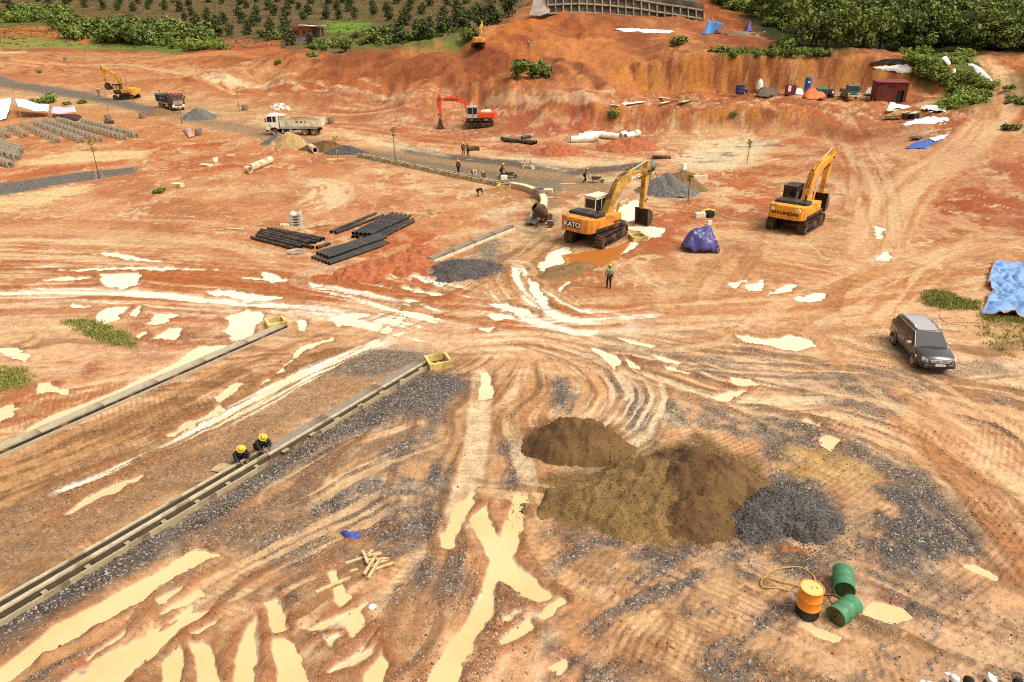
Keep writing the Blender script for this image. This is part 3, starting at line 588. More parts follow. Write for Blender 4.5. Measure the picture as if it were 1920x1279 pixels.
def ground_material():
    m = bpy.data.materials.new('clay_soil'); m.use_nodes = True; nt = m.node_tree; N = nt.nodes; L = nt.links; b = N['Principled BSDF']
    def node(t, **k):
        n = N.new(t)
        for a, v in k.items(): setattr(n, a, v)
        return n
    at = lambda n: node('ShaderNodeAttribute', attribute_name=n)
    tc = node('ShaderNodeTexCoord'); P = tc.outputs['Object']
    def noise(s, d=4, r=.6):
        n = node('ShaderNodeTexNoise'); n.inputs['Scale'].default_value = s; n.inputs['Detail'].default_value = d; n.inputs['Roughness'].default_value = r
        L.new(P, n.inputs['Vector']); return n.outputs[0]
    def rng(x, a, b_, c, d):
        n = node('ShaderNodeMapRange'); L.new(x, n.inputs[0])
        for i, v in enumerate((a, b_, c, d)): n.inputs[i+1].default_value = v
        return n.outputs[0]
    def mul(x, y):
        n = node('ShaderNodeMath', operation='MULTIPLY')
        for i, v in enumerate((x, y)):
            if isinstance(v, (int, float)): n.inputs[i].default_value = v
            else: L.new(v, n.inputs[i])
        return n.outputs[0]
    def mix(f, a, b_, mode='MIX'):
        n = node('ShaderNodeMix', data_type='RGBA', blend_type=mode)
        if isinstance(f, (int, float)): n.inputs[0].default_value = f
        else: L.new(f, n.inputs[0])
        for i, v in ((6, a), (7, b_)):
            if isinstance(v, tuple): n.inputs[i].default_value = (*v, 1)
            else: L.new(v, n.inputs[i])
        return n.outputs[2]
    soil = at('soil').outputs['Color']; st = at('stone').outputs['Fac']; wt = at('wet').outputs['Fac']
    g = rng(noise(2.2, 7, .72), .3, .7, .62, 1.32); c = mix(1.0, soil, g, 'MULTIPLY')
    c = mix(rng(noise(8, 6, .75), .54, .7, 0, .6), c, mix(1.0, c, (.58, .45, .36), 'MULTIPLY'))
    c = mix(rng(noise(.7, 4, .6), .5, .75, 0, .35), c, mix(1.0, c, (1.25, 1.22, 1.12), 'MULTIPLY'))
    vo = node('ShaderNodeTexVoronoi'); vo.inputs['Scale'].default_value = 17; L.new(P, vo.inputs['Vector'])
    sx = node('ShaderNodeSeparateColor'); L.new(vo.outputs['Color'], sx.inputs[0])
    spk = rng(sx.outputs[0], 0, 1, .45, 1.35); hi = rng(sx.outputs[1], .93, .95, 0, 1)
    cs = mix(1.0, c, spk, 'MULTIPLY'); cs = mix(hi, cs, (.48, .45, .42))
    c = mix(mul(st, rng(noise(1.6, 3), .3, .5, .45, 1)), c, cs)
    L.new(c, b.inputs['Base Color'])
    ro = rng(wt, 0, 1, .82, .36); L.new(ro, b.inputs['Roughness']); L.new(rng(wt, .2, 1, .1, .4), b.inputs['Specular IOR Level'])
    bp = node('ShaderNodeBump'); bp.inputs['Strength'].default_value = .9; bp.inputs['Distance'].default_value = .07
    hsum = node('ShaderNodeMath', operation='ADD'); L.new(noise(5, 8, .7), hsum.inputs[0])
    L.new(mul(rng(vo.outputs['Distance'], 0, .6, 1, 0), mul(st, .7)), hsum.inputs[1])
    dry = rng(wt, 0, 1, 1, .15); L.new(mul(hsum.outputs[0], dry), bp.inputs['Height']); L.new(bp.outputs[0], b.inputs['Normal'])
    return m
gme.materials.append(ground_material())

# ---- muddy water standing in the hollows: level sheets lying just under the soil, the soil dips through them
def water_material(name, rgb, rough=.06, rgb2=None):
    m = bpy.data.materials.new(name); m.use_nodes = True; N = m.node_tree.nodes; L = m.node_tree.links; b = N['Principled BSDF']
    b.inputs['Roughness'].default_value = rough; b.inputs['IOR'].default_value = 1.33; b.inputs['Specular IOR Level'].default_value = .8
    tc = N.new('ShaderNodeTexCoord'); n = N.new('ShaderNodeTexNoise'); n.inputs['Scale'].default_value = .5; n.inputs['Detail'].default_value = 5
    L.new(tc.outputs['Object'], n.inputs['Vector'])
    mr = N.new('ShaderNodeMapRange'); mr.inputs[1].default_value = .35; mr.inputs[2].default_value = .7; L.new(n.outputs[0], mr.inputs[0])
    mx = N.new('ShaderNodeMix'); mx.data_type = 'RGBA'; L.new(mr.outputs[0], mx.inputs[0]); mx.inputs[6].default_value = (*rgb, 1); mx.inputs[7].default_value = (rgb[0]*.9, rgb[1]*.84, rgb[2]*.74, 1)
    out = mx.outputs[2]
    if rgb2:                                     # paler farther up the site: sky reflection put into the water colour
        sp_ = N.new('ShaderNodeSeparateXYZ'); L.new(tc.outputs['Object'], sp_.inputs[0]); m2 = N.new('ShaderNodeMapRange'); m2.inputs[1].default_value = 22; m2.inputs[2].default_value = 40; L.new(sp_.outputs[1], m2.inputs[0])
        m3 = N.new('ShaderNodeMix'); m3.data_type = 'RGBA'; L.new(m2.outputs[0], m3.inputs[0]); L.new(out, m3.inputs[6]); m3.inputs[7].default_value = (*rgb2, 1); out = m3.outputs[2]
    L.new(out, b.inputs['Base Color']); return m
def sheet(name, x0, x1, y0, y1, z, m):
    me = bpy.data.meshes.new(name); me.from_pydata([(x0,y0,z),(x1,y0,z),(x1,y1,z),(x0,y1,z)], [], [(0,1,2,3)]); me.materials.append(m)
    o = bpy.data.objects.new(name, me); COL.objects.link(o); o['kind'] = 'structure'; return o
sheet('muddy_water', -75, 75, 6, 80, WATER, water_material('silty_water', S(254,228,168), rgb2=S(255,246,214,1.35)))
me = bpy.data.meshes.new('orange_water'); q = ORW; c0 = q.mean(0)
me.from_pydata([(c0[0]+(x-c0[0])*1.12, c0[1]+(y-c0[1])*1.12, WATER+.006) for x, y in q], [], [tuple(range(len(q)))]); me.materials.append(water_material('clay_water', S(222,140,66)))
o = bpy.data.objects.new('orange_water', me); COL.objects.link(o); o['kind'] = 'structure'
# ------------------------------------------------------------------ mesh tools
class MB:
    def __init__(s): s.v = []; s.f = []
    def add(s, v, f):
        o = len(s.v); s.v += [tuple(p) for p in v]; s.f += [tuple(i+o for i in q) for q in f]; return s
    def box(s, c, d, rot=None):
        x, y, z = d[0]/2, d[1]/2, d[2]/2
        P = [Vector(p) for p in ((-x,-y,-z),(x,-y,-z),(x,y,-z),(-x,y,-z),(-x,-y,z),(x,-y,z),(x,y,z),(-x,y,z))]
        if rot is not None:
            M = Euler(rot).to_matrix(); P = [M@p for p in P]
        c = Vector(c)
        return s.add([p+c for p in P], [(0,3,2,1),(4,5,6,7),(0,1,5,4),(1,2,6,5),(2,3,7,6),(3,0,4,7)])
    def bb(s, x0, x1, y0, y1, z0, z1): return s.box(((x0+x1)/2, (y0+y1)/2, (z0+z1)/2), (x1-x0, y1-y0, z1-z0))
    def prism(s, poly, y0, y1, axis='y'):
        """outline in x,z pushed along y (or outline in x,y pushed along z)"""
        n = len(poly); f = [tuple(range(n-1, -1, -1)), tuple(range(n, 2*n))]+[(i, (i+1) % n, n+(i+1) % n, n+i) for i in range(n)]
        if axis == 'y':
            a = sum(poly[i][0]*poly[(i+1) % n][1]-poly[(i+1) % n][0]*poly[i][1] for i in range(n))
            if a > 0: poly = poly[::-1]
            v = [(x, y0, z) for x, z in poly]+[(x, y1, z) for x, z in poly]
        else:
            v = [(x, y, y0) for x, y in poly]+[(x, y, y1) for x, y in poly]
        return s.add(v, f)
    def cyl(s, a, b, r, r2=None, n=12, cap=True):
        a = Vector(a); b = Vector(b); r2 = r if r2 is None else r2; d = (b-a)
        if d.length < 1e-6: return s
        q = d.to_track_quat('Z', 'Y').to_matrix(); ux = q.col[0]; uy = q.col[1]
        cs = [(math.cos(2*math.pi*i/n), math.sin(2*math.pi*i/n)) for i in range(n)]
        v = [a+(ux*c+uy*t)*r for c, t in cs]+[b+(ux*c+uy*t)*r2 for c, t in cs]
        f = [(i, (i+1) % n, n+(i+1) % n, n+i) for i in range(n)]
        if cap: f += [tuple(range(n-1, -1, -1)), tuple(range(n, 2*n))]
        return s.add(v, f)
    def pipe(s, a, b, ro, ri, n=16):
        """hollow pipe"""
        a = Vector(a); b = Vector(b); q = (b-a).to_track_quat('Z', 'Y').to_matrix(); ux = q.col[0]; uy = q.col[1]; v = []
        for p, r in ((a, ro), (b, ro), (b, ri), (a, ri)):
            v += [p+(ux*math.cos(2*math.pi*i/n)+uy*math.sin(2*math.pi*i/n))*r for i in range(n)]
        f = []
        for k in range(4):
            for i in range(n): f.append((k*n+i, k*n+(i+1) % n, ((k+1) % 4)*n+(i+1) % n, ((k+1) % 4)*n+i))
        return s.add(v, f)
    def tube(s, pts, r, n=6):
        pts = [Vector(p) for p in pts]; m = len(pts); v = []
        for i, p in enumerate(pts):
            d = (pts[min(i+1, m-1)]-pts[max(i-1, 0)]); q = d.to_track_quat('Z', 'Y').to_matrix()
            rr = r[i] if isinstance(r, (list, tuple)) else r
            v += [p+(q.col[0]*math.cos(2*math.pi*k/n)+q.col[1]*math.sin(2*math.pi*k/n))*rr for k in range(n)]
        f = [(i*n+k, i*n+(k+1) % n, (i+1)*n+(k+1) % n, (i+1)*n+k) for i in range(m-1) for k in range(n)]
        f += [tuple(range(n-1, -1, -1)), tuple(range((m-1)*n, m*n))]
        return s.add(v, f)
    def lathe(s, prof, n=16, c=(0,0,0), axis='z'):
        v = []; m = len(prof)
        for r, z in prof:
            for k in range(n):
                t = 2*math.pi*k/n; a, b = r*math.cos(t), r*math.sin(t)
                v.append((c[0]+a, c[1]+b, c[2]+z) if axis == 'z' else (c[0]+a, c[1]+z, c[2]+b))
        f = [(i*n+k, i*n+(k+1) % n, (i+1)*n+(k+1) % n, (i+1)*n+k) for i in range(m-1) for k in range(n)]
        if axis != 'z': f = [q[::-1] for q in f]
        return s.add(v, f)
    def build(s, name, m, parent=None, smooth=False, bevel=0.0, loc=None, rot=None, kind=None):
        me = bpy.data.meshes.new(name); me.from_pydata(s.v, [], s.f); me.update()
        if m is not None: me.materials.append(m)
        o = bpy.data.objects.new(name, me); COL.objects.link(o)
        if parent is not None: o.parent = parent
        if loc is not None: o.location = loc
        if rot is not None: o.rotation_euler = rot
        if smooth: me.shade_smooth()
        if smooth == 'auto': me.set_sharp_from_angle(angle=R(40))
        if bevel:
            b = o.modifiers.new('bevel', 'BEVEL'); b.width = bevel; b.segments = 2; b.limit_method = 'ANGLE'; b.angle_limit = R(40)
        if kind: o['kind'] = kind
        return o
def tag(o, label, cat, group=None, kind=None):
    o['label'] = label; o['category'] = cat
    if group: o['group'] = group
    if kind: o['kind'] = kind
    return o
def empty(name, loc, rz=0.0, label=None, cat=None, group=None, rot=None, scale=1.0):
    o = bpy.data.objects.new(name, None); COL.objects.link(o); o.location = loc
    o.rotation_euler = rot if rot is not None else (0, 0, rz); o.scale = (scale,)*3; o.empty_display_size = .2
    if label: tag(o, label, cat, group)
    return o
_kids = {}
def copy_tree(src, loc=None, rz=None, label=None, parent=None):
    c = src.copy(); COL.objects.link(c); c.parent = parent
    if loc is not None: c.location = loc
    if rz is not None: c.rotation_euler = (0, 0, rz) if not isinstance(rz, tuple) else rz
    if label: c['label'] = label
    for ch in [k for k in ALLKIDS.get(src.name, [])]: copy_tree(ch, parent=c)
    return c
ALLKIDS = {}
def index_kids(root):
    ALLKIDS[root.name] = [o for o in bpy.data.objects if o.parent == root]
    for k in ALLKIDS[root.name]: index_kids(k)
def text_on(body, parent, loc, rot, size, m, ext=.004, name='lettering', sx=1.0, bold=0.0):
    cu = bpy.data.curves.new(name, 'FONT'); cu.body = body; cu.size = size; cu.extrude = ext; cu.align_x = 'CENTER'; cu.align_y = 'CENTER'; cu.offset = bold
    t = bpy.data.objects.new(name, cu); me = bpy.data.meshes.new_from_object(t); me.name = name; bpy.data.objects.remove(t); bpy.data.curves.remove(cu)
    me.materials.clear(); me.materials.append(m)
    o = bpy.data.objects.new(name, me); COL.objects.link(o); o.parent = parent; o.location = loc; o.rotation_euler = rot; o.scale = (sx, 1, 1)
    return o
MUD = S(176,112,64)
M = dict(
    kato=mat('orange_yellow_paint', SP(238,150,44), .45, var=.08, scale=2, dirt=MUD, dirt_amt=.32), katoboom=mat('worn_yellow_paint', SP(214,162,66), .5, var=.1, scale=2, dirt=S(140,100,50), dirt_amt=.36),
    hyu=mat('bright_orange_yellow_paint', SP(246,164,40), .4, var=.06, scale=2, dirt=MUD, dirt_amt=.26), red=mat('orange_red_paint', SP(236,84,40), .4, var=.07, scale=2, dirt=MUD, dirt_amt=.22),
    yel=mat('amber_paint', SP(240,168,60), .5, var=.1, scale=2, dirt=MUD, dirt_amt=.3), blk=mat('black_paint', S(52,48,46), .5, var=.15, scale=3, dirt=S(110,84,60), dirt_amt=.25),
    dark=mat('dark_steel', S(46,40,36), .6, var=.2, scale=4, dirt=MUD, dirt_amt=.2), steel=mat('chrome_rod', SP(230,225,215), .2, metal=.6, var=.04), muddy=mat('mud_caked_steel', S(130,92,58), .85, var=.25, scale=5, dirt=S(86,64,46), dirt_amt=.5, bump=.4),
    glass=mat('dark_glass', S(40,44,42), .06, var=.1, spec=.6), cream=mat('cream_paint', SP(238,226,190), .45, var=.06, scale=2, dirt=S(200,160,110), dirt_amt=.14), grey=mat('grey_paint', SP(196,190,178), .45, var=.06, scale=2, dirt=MUD, dirt_amt=.1),
    white=mat('white_paint', SP(252,246,226), .4, var=.04, scale=2, dirt=S(214,186,140), dirt_amt=.12), whit2=mat('lettering_white', SP(255,250,240), .6, var=.03), ink=mat('lettering_black', S(40,34,30), .6, var=.05),
    tyre=mat('tyre_rubber', S(58,50,44), .85, var=.2, scale=8, dirt=MUD, dirt_amt=.42), rim=mat('dusty_rim', S(196,176,140), .7, var=.15, dirt=MUD, dirt_amt=.35), conc=mat('grey_concrete', S(168,152,132), .9, var=.16, scale=2.5, dirt=S(132,108,82), dirt_amt=.3, bump=.3),
    concp=mat('pale_concrete', SP(226,206,168), .85, var=.1, scale=2, dirt=S(196,140,90), dirt_amt=.25), wood=mat('weathered_timber', SP(206,180,130), .85, var=.2, scale=6, dirt=S(150,112,70), dirt_amt=.3), form=mat('yellow_form_board', SP(222,194,112), .8, var=.12, scale=3, dirt=S(160,120,70), dirt_amt=.25),
    plastic=mat('black_plastic_pipe', S(58,54,52), .5, var=.12, scale=3, dirt=S(120,92,66), dirt_amt=.22), seat=mat('seat_cloth', S(70,56,48), .8, var=.1))
def outline(pts, hw):
    """a thick bent bar: outline round a polyline with half widths"""
    P = [Vector((p[0], p[1])) for p in pts]; n = len(P); up = []; dn = []
    for i in range(n):
        d = (P[min(i+1, n-1)]-P[max(i-1, 0)]).normalized(); nn = Vector((-d.y, d.x)); h = hw[i] if not isinstance(hw[i], tuple) else hw[i]
        a, b = h if isinstance(h, tuple) else (h, h)
        up.append(tuple(P[i]+nn*a)); dn.append(tuple(P[i]-nn*b))
    return up+dn[::-1]
def rot2(p, a): return (p[0]*math.cos(a)-p[1]*math.sin(a), p[0]*math.sin(a)+p[1]*math.cos(a))
# ------------------------------------------------------------------ excavators
def track_belt(L, hgt_, w_, ym):
    """shoes round an oval"""
    m = MB(); r = hgt_/2; st = L-2*r; per = 2*st+2*math.pi*r; n = int(per/.19)
    for i in range(n):
        s = i*per/n
        if s < st: p = (-st/2+s, 0.04); a = 0
        elif s < st+math.pi*r: t = (s-st)/r; p = (st/2+r*math.sin(t), r-r*math.cos(t)); a = t
        elif s < 2*st+math.pi*r: p = (st/2-(s-st-math.pi*r), 2*r-.02); a = math.pi
        else: t = (s-2*st-math.pi*r)/r; p = (-st/2-r*math.sin(t), r+r*math.cos(t)); a = math.pi+t
        m.box((p[0], ym, p[1]), (.165, w_, .05), (0, -a, 0))
        gx_, gz_ = rot2((0, -.04), a); m.box((p[0]+gx_, ym, p[1]+gz_), (.03, w_, .05), (0, -a, 0))
    return m
def excavator(name, loc, yaw, tyaw, label, body, boomm, cabm, hoodm, pose, letter=None, open_cab=False, cw_lights=False, scale=1.0, tilt=(0, 0), boomtext=None, ctext=None):
    root = empty(name, loc, 0, label, 'excavator', scale=scale); root.rotation_euler = (tilt[0], tilt[1], yaw)
    dy = tyaw-yaw; rz = Matrix.Rotation(dy, 4, 'Z')
    def tr(m):
        m.v = [tuple(rz@Vector(p)) for p in m.v]; return m
    for sgn in (1, -1):
        y = 1.2*sgn
        t = tr(track_belt(4.3, .92, .6, y)).build('crawler_track', M['muddy'], root)
        f = tr(MB().prism([(-1.7,.3),(1.7,.3),(1.6,.62),(-1.6,.62)], y-.17, y+.17)).build('track_frame', M['dark'], t, bevel=.02)
        tr(MB().cyl((-1.69,y-.2,.47),(-1.69,y+.2,.47),.36,n=14)).build('sprocket', M['muddy'], t)
        tr(MB().cyl((1.69,y-.2,.47),(1.69,y+.2,.47),.36,n=14)).build('idler_wheel', M['muddy'], t)
        for k in range(6): tr(MB().cyl((-1.15+k*.46,y-.24,.2),(-1.15+k*.46,y+.24,.2),.12,n=10)).build('roller', M['dark'], t)
        if sgn == 1: pass
    tr(MB().bb(-.9,.9,-.95,.95,.42,.8).cyl((0,0,.78),(0,0,1.04),.62,n=20)).build('undercarriage', M['dark'], root)
    h = MB(); h.prism([(-1.95,1.06),(1.55,1.06),(1.75,1.2),(1.75,1.3),(-1.95,1.3)], -1.33, 1.33).build('deck', M['dark'], root, bevel=.02)
    # side covers, counterweight, hood
    for sgn in (1, -1):
        x1 = .2 if sgn == 1 else 1.1
        MB().bb(-1.93,x1,*sorted((sgn*.66,sgn*1.34)),1.302,2.02).build('side_cover', body, root, bevel=.05)
        MB().bb(-1.6,-.5,*sorted((sgn*1.342,sgn*1.352)),1.4,1.9).build('cover_door', body, root)
    out = [(-1.935,-1.36),(-1.935,1.36),(-2.35,1.36),(-2.62,1.15),(-2.74,.7),(-2.74,-.7),(-2.62,-1.15),(-2.35,-1.36)]
    cw = MB().prism(out, 1.1, 2.12, 'z'); cwo = cw.build('counterweight', body, root, bevel=.06)
    MB().bb(-1.93,-.35,-.655,.655,1.302,2.2).bb(-1.85,-.7,-1.2,1.2,2.025,2.3).build('engine_hood', hoodm, root, bevel=.08)
    MB().cyl((-1.1,-.8,2.25),(-1.1,-.8,2.75),.06,n=8).build('exhaust', M['dark'], root)
    MB().bb(-.3,.15,-.5,.3,1.302,1.7).build('valve_box', M['dark'], root)
    if cw_lights:
        for yy in (-.95, .95): MB().cyl((-2.58,yy,1.82),(-2.74,yy*.97,1.82),.16,n=12).build('rear_lamp', M['cream'], root)
    # cab
    cx0, cx1, y0, y1, z0, z1 = .22, 1.85, .42, 1.34, 1.302, 2.95
    c = MB(); t = .07
    for xx in (cx0, .95, cx1-.12):
        for yy in (y0, y1): c.bb(xx, xx+t, yy-t/2, yy+t/2, z0, z1-.05)
    c.bb(cx0,cx1-.03,y1-t/2,y1+t/2,z0,z0+.55).bb(cx0,cx1-.03,y0-t/2,y0+t/2,z0,z0+.55).bb(cx0,cx0+t,y0,y1,z0,z0+.8).bb(cx1-.1,cx1-.03,y0,y1,z0,z0+.35)
    c.bb(cx0,cx1-.03,y1-t/2,y1+t/2,z1-.2,z1-.05).bb(cx0,cx1-.03,y0-t/2,y0+t/2,z1-.2,z1-.05).bb(cx0,cx0+t,y0,y1,z1-.2,z1-.05).bb(cx1-.1,cx1-.03,y0,y1,z1-.18,z1-.05)
    cab = c.build('cab', cabm, root, bevel=.015)
    MB().bb(cx0-.05,cx1+.02,y0-.07,y1+.07,z1-.048,z1+.05).build('cab_roof', cabm, cab, bevel=.03)
    if not open_cab:
        for a in (MB().bb(cx0+t+.01,.94,y1-.012,y1+.012,z0+.56,z1-.21), MB().bb(.95+t+.01,cx1-.13,y1-.012,y1+.012,z0+.56,z1-.21), MB().bb(cx0+t+.01,.94,y0-.012,y0+.012,z0+.56,z1-.21), MB().bb(.95+t+.01,cx1-.13,y0-.012,y0+.012,z0+.56,z1-.21),
                  MB().bb(cx0+.02,cx0+.04,y0+.05,y1-.05,z0+.81,z1-.21), MB().bb(cx1-.07,cx1-.05,y0+.05,y1-.05,z0+.36,z1-.19)): a.build('window_pane', M['glass'], cab)
    MB().bb(.45,.95,.62,1.14,z0,z0+.5).bb(.42,.55,.62,1.14,z0+.5,z0+1.1).build('driver_seat', M['seat'], cab, bevel=.04)
    # boom, stick, bucket in the x,z plane, offset a little to the right of centre
    ba, sa, bu = pose['boom'], pose['stick'], pose['bucket']; yb = -.12
    foot = Vector((.75, 1.55)); bl = [(0,0),(.9,.55),(2.1,1.12),(2.75,1.16),(3.6,.95),(5.6,0)]
    B = [foot+Vector(rot2(p, ba)) for p in bl]
    bo = MB().prism(outline(B, [.2,.3,.38,.38,.33,.17]), yb-.27, yb+.27).build('boom', boomm, root, bevel=.03)
    tip = B[-1]; sd_ = Vector((math.cos(sa), math.sin(sa))); sn = Vector((-sd_.y, sd_.x))
    if sn.x < 0: sn = -sn
    A0 = tip-sd_*.75; A1 = tip+sd_*2.85
    st = MB().prism(outline([A0+sn*.02, tip-sd_*.15+sn*.1, tip+sd_*.5+sn*.08, A1], [.12,.3,.27,.12]), yb-.2, yb+.2).build('stick', boomm, root, bevel=.03)
    MB().cyl((tip.x,yb-.32,tip.y),(tip.x,yb+.32,tip.y),.1,n=10).build('pivot_pin', M['dark'], st)
    def ram(a, b, y, name, par, r=.085, split=.55):
        a = Vector((a[0], y, a[1])); b = Vector((b[0], y, b[1])); mid = a.lerp(b, split)
        o = MB().cyl(a, mid, r, n=8).build(name, boomm, par); MB().cyl(mid, b, r*.55, n=8).build('piston_rod', M['steel'], o); return o
    for sgn in (1, -1): ram((1.45, 1.25), B[2]-Vector(rot2((-.1,.22), ba)), yb+sgn*.38, 'boom_cylinder', root)
    ram(B[2]+Vector(rot2((.1,.52), ba)), A0+sn*-.0, yb, 'stick_cylinder', root, .09, .6)
    ram(tip-sd_*.1+sn*.42, tip+sd_*2.1+sn*.34, yb, 'bucket_cylinder', root, .07, .6)
    MB().tube([(A0.x*.0+p.x, yb+.1, p.y) for p in (B[1]+Vector(rot2((0,.4), ba)), B[2]+Vector(rot2((0,.5), ba)), B[3]+Vector(rot2((0,.5), ba)), B[4]+Vector(rot2((0,.42), ba)))], .03, 5).tube([(p.x, yb-.1, p.y) for p in (B[1]+Vector(rot2((0,.4), ba)), B[2]+Vector(rot2((0,.5), ba)), B[3]+Vector(rot2((0,.5), ba)), B[4]+Vector(rot2((0,.42), ba)))], .03, 5).build('hydraulic_hose', M['dark'], bo)
    # bucket
    bw = .6; q = [(0,.0),(.28,-.1),(.62,-.5),(.66,-.95),(.4,-1.3),(-.1,-1.42)]; rotb = lambda p: Vector(rot2(p, bu))
    Q = [A1+rotb(p) for p in q]; m = MB()
    for a, b in zip(Q[:-1], Q[1:]): m.prism(outline([a, b], [.03,.03]), yb-bw, yb+bw)
    side = [tuple(A1+rotb(p)) for p in q]
    for yy in (yb-bw, yb+bw-.04): m.prism(side, yy-.003, yy+.043)
    bk = m.build('bucket', M['muddy'], root)
    for k in range(5):
        yy = yb-bw+.1+k*(2*bw-.2)/4; a = A1+rotb((-.08,-1.41)); b = A1+rotb((-.36,-1.46))
        MB().cyl((a.x,yy,a.y),(b.x,yy,b.y),.06,.02,n=5).build('tooth', M['dark'], bk)
    l0 = tip+sd_*2.3; l1 = A1+rotb((.25,-.05)); lm = tip+sd_*2.1+sn*.34
    MB().cyl((l0.x,yb-.22,l0.y),(lm.x,yb-.22,lm.y),.05,n=6).cyl((l0.x,yb+.22,l0.y),(lm.x,yb+.22,lm.y),.05,n=6).cyl((lm.x,yb,lm.y),(l1.x,yb,l1.y),.06,n=6).build('bucket_linkage', M['dark'], bk)
    if letter:
        tx, mm, sz, sx, plate = letter
        if plate: MB().bb(-2.765,-2.735,plate[0]-plate[2]/2,plate[0]+plate[2]/2,plate[1]-plate[3]/2,plate[1]+plate[3]/2).build('name_plate', M['ink'], cwo)
        text_on(tx, cwo, (-2.77, plate[0] if plate else 0, plate[1] if plate else 1.55), (R(90), 0, R(-90)), sz, mm, sx=sx, bold=.012)
    if ctext: text_on(ctext[0], root, ctext[1], (R(90), 0, 0), ctext[2], ctext[3], sx=1.2, bold=.01)
    if boomtext:
        a, b = B[3], B[5]; mid = a*.55+b*.45; an = math.atan2(b.y-a.y, b.x-a.x)
        if boomtext[1] < 0: text_on(boomtext[0], bo, (mid.x, yb-.278, mid.y), (R(90), -an, 0), boomtext[2], boomtext[3], sx=1.2, bold=.012)
        else: text_on(boomtext[0], bo, (mid.x, yb+.278, mid.y), (R(90), an, R(180)), boomtext[2], boomtext[3], sx=1.2, bold=.012)
    return root
excavator('excavator', GV(1118,449,.0), R(47), R(57), 'orange yellow excavator with KATO on its counterweight, standing in an orange pool', M['kato'], M['katoboom'], M['cream'], M['blk'],
          dict(boom=R(28), stick=R(-93), bucket=R(8)), ('KATO', M['whit2'], .44, 1.15, (.12, 1.62, 1.3, .42)), boomtext=('KATO', -1, .34, M['whit2']), ctext=('HD 820', (.62, -1.36, 1.48), .22, M['ink']), scale=1.08)
excavator('excavator', GV(1490,425,.0), R(50), R(50), 'bright orange excavator with HYUNDAI lettering and black cab, seen from behind', M['hyu'], M['hyu'], M['blk'], M['blk'],
          dict(boom=R(33), stick=R(-104), bucket=R(-8)), ('HYUNDAI', M['ink'], .31, 1.4, None), cw_lights=True, scale=1.08)
excavator('excavator', GV(898,236), R(184), R(182), 'orange red excavator with light grey cab, working on the open red ground', M['red'], M['red'], M['grey'], M['cream'],
          dict(boom=R(25), stick=R(-91), bucket=R(-12)), boomtext=('HITACHI', 1, .4, M['ink']), scale=1.03)
excavator('excavator', GV(239,186), R(172), R(178), 'old amber excavator with an open cab frame and raised boom beside the grey road', M['yel'], M['yel'], M['dark'], M['yel'],
          dict(boom=R(52), stick=R(-95), bucket=R(-30)), open_cab=True, scale=1.0)
excavator('excavator', GV(899,89), R(86), R(80), 'small amber excavator on top of the red spoil hill', M['yel'], M['yel'], M['blk'], M['yel'],
          dict(boom=R(36), stick=R(-80), bucket=R(-20)), scale=.85)

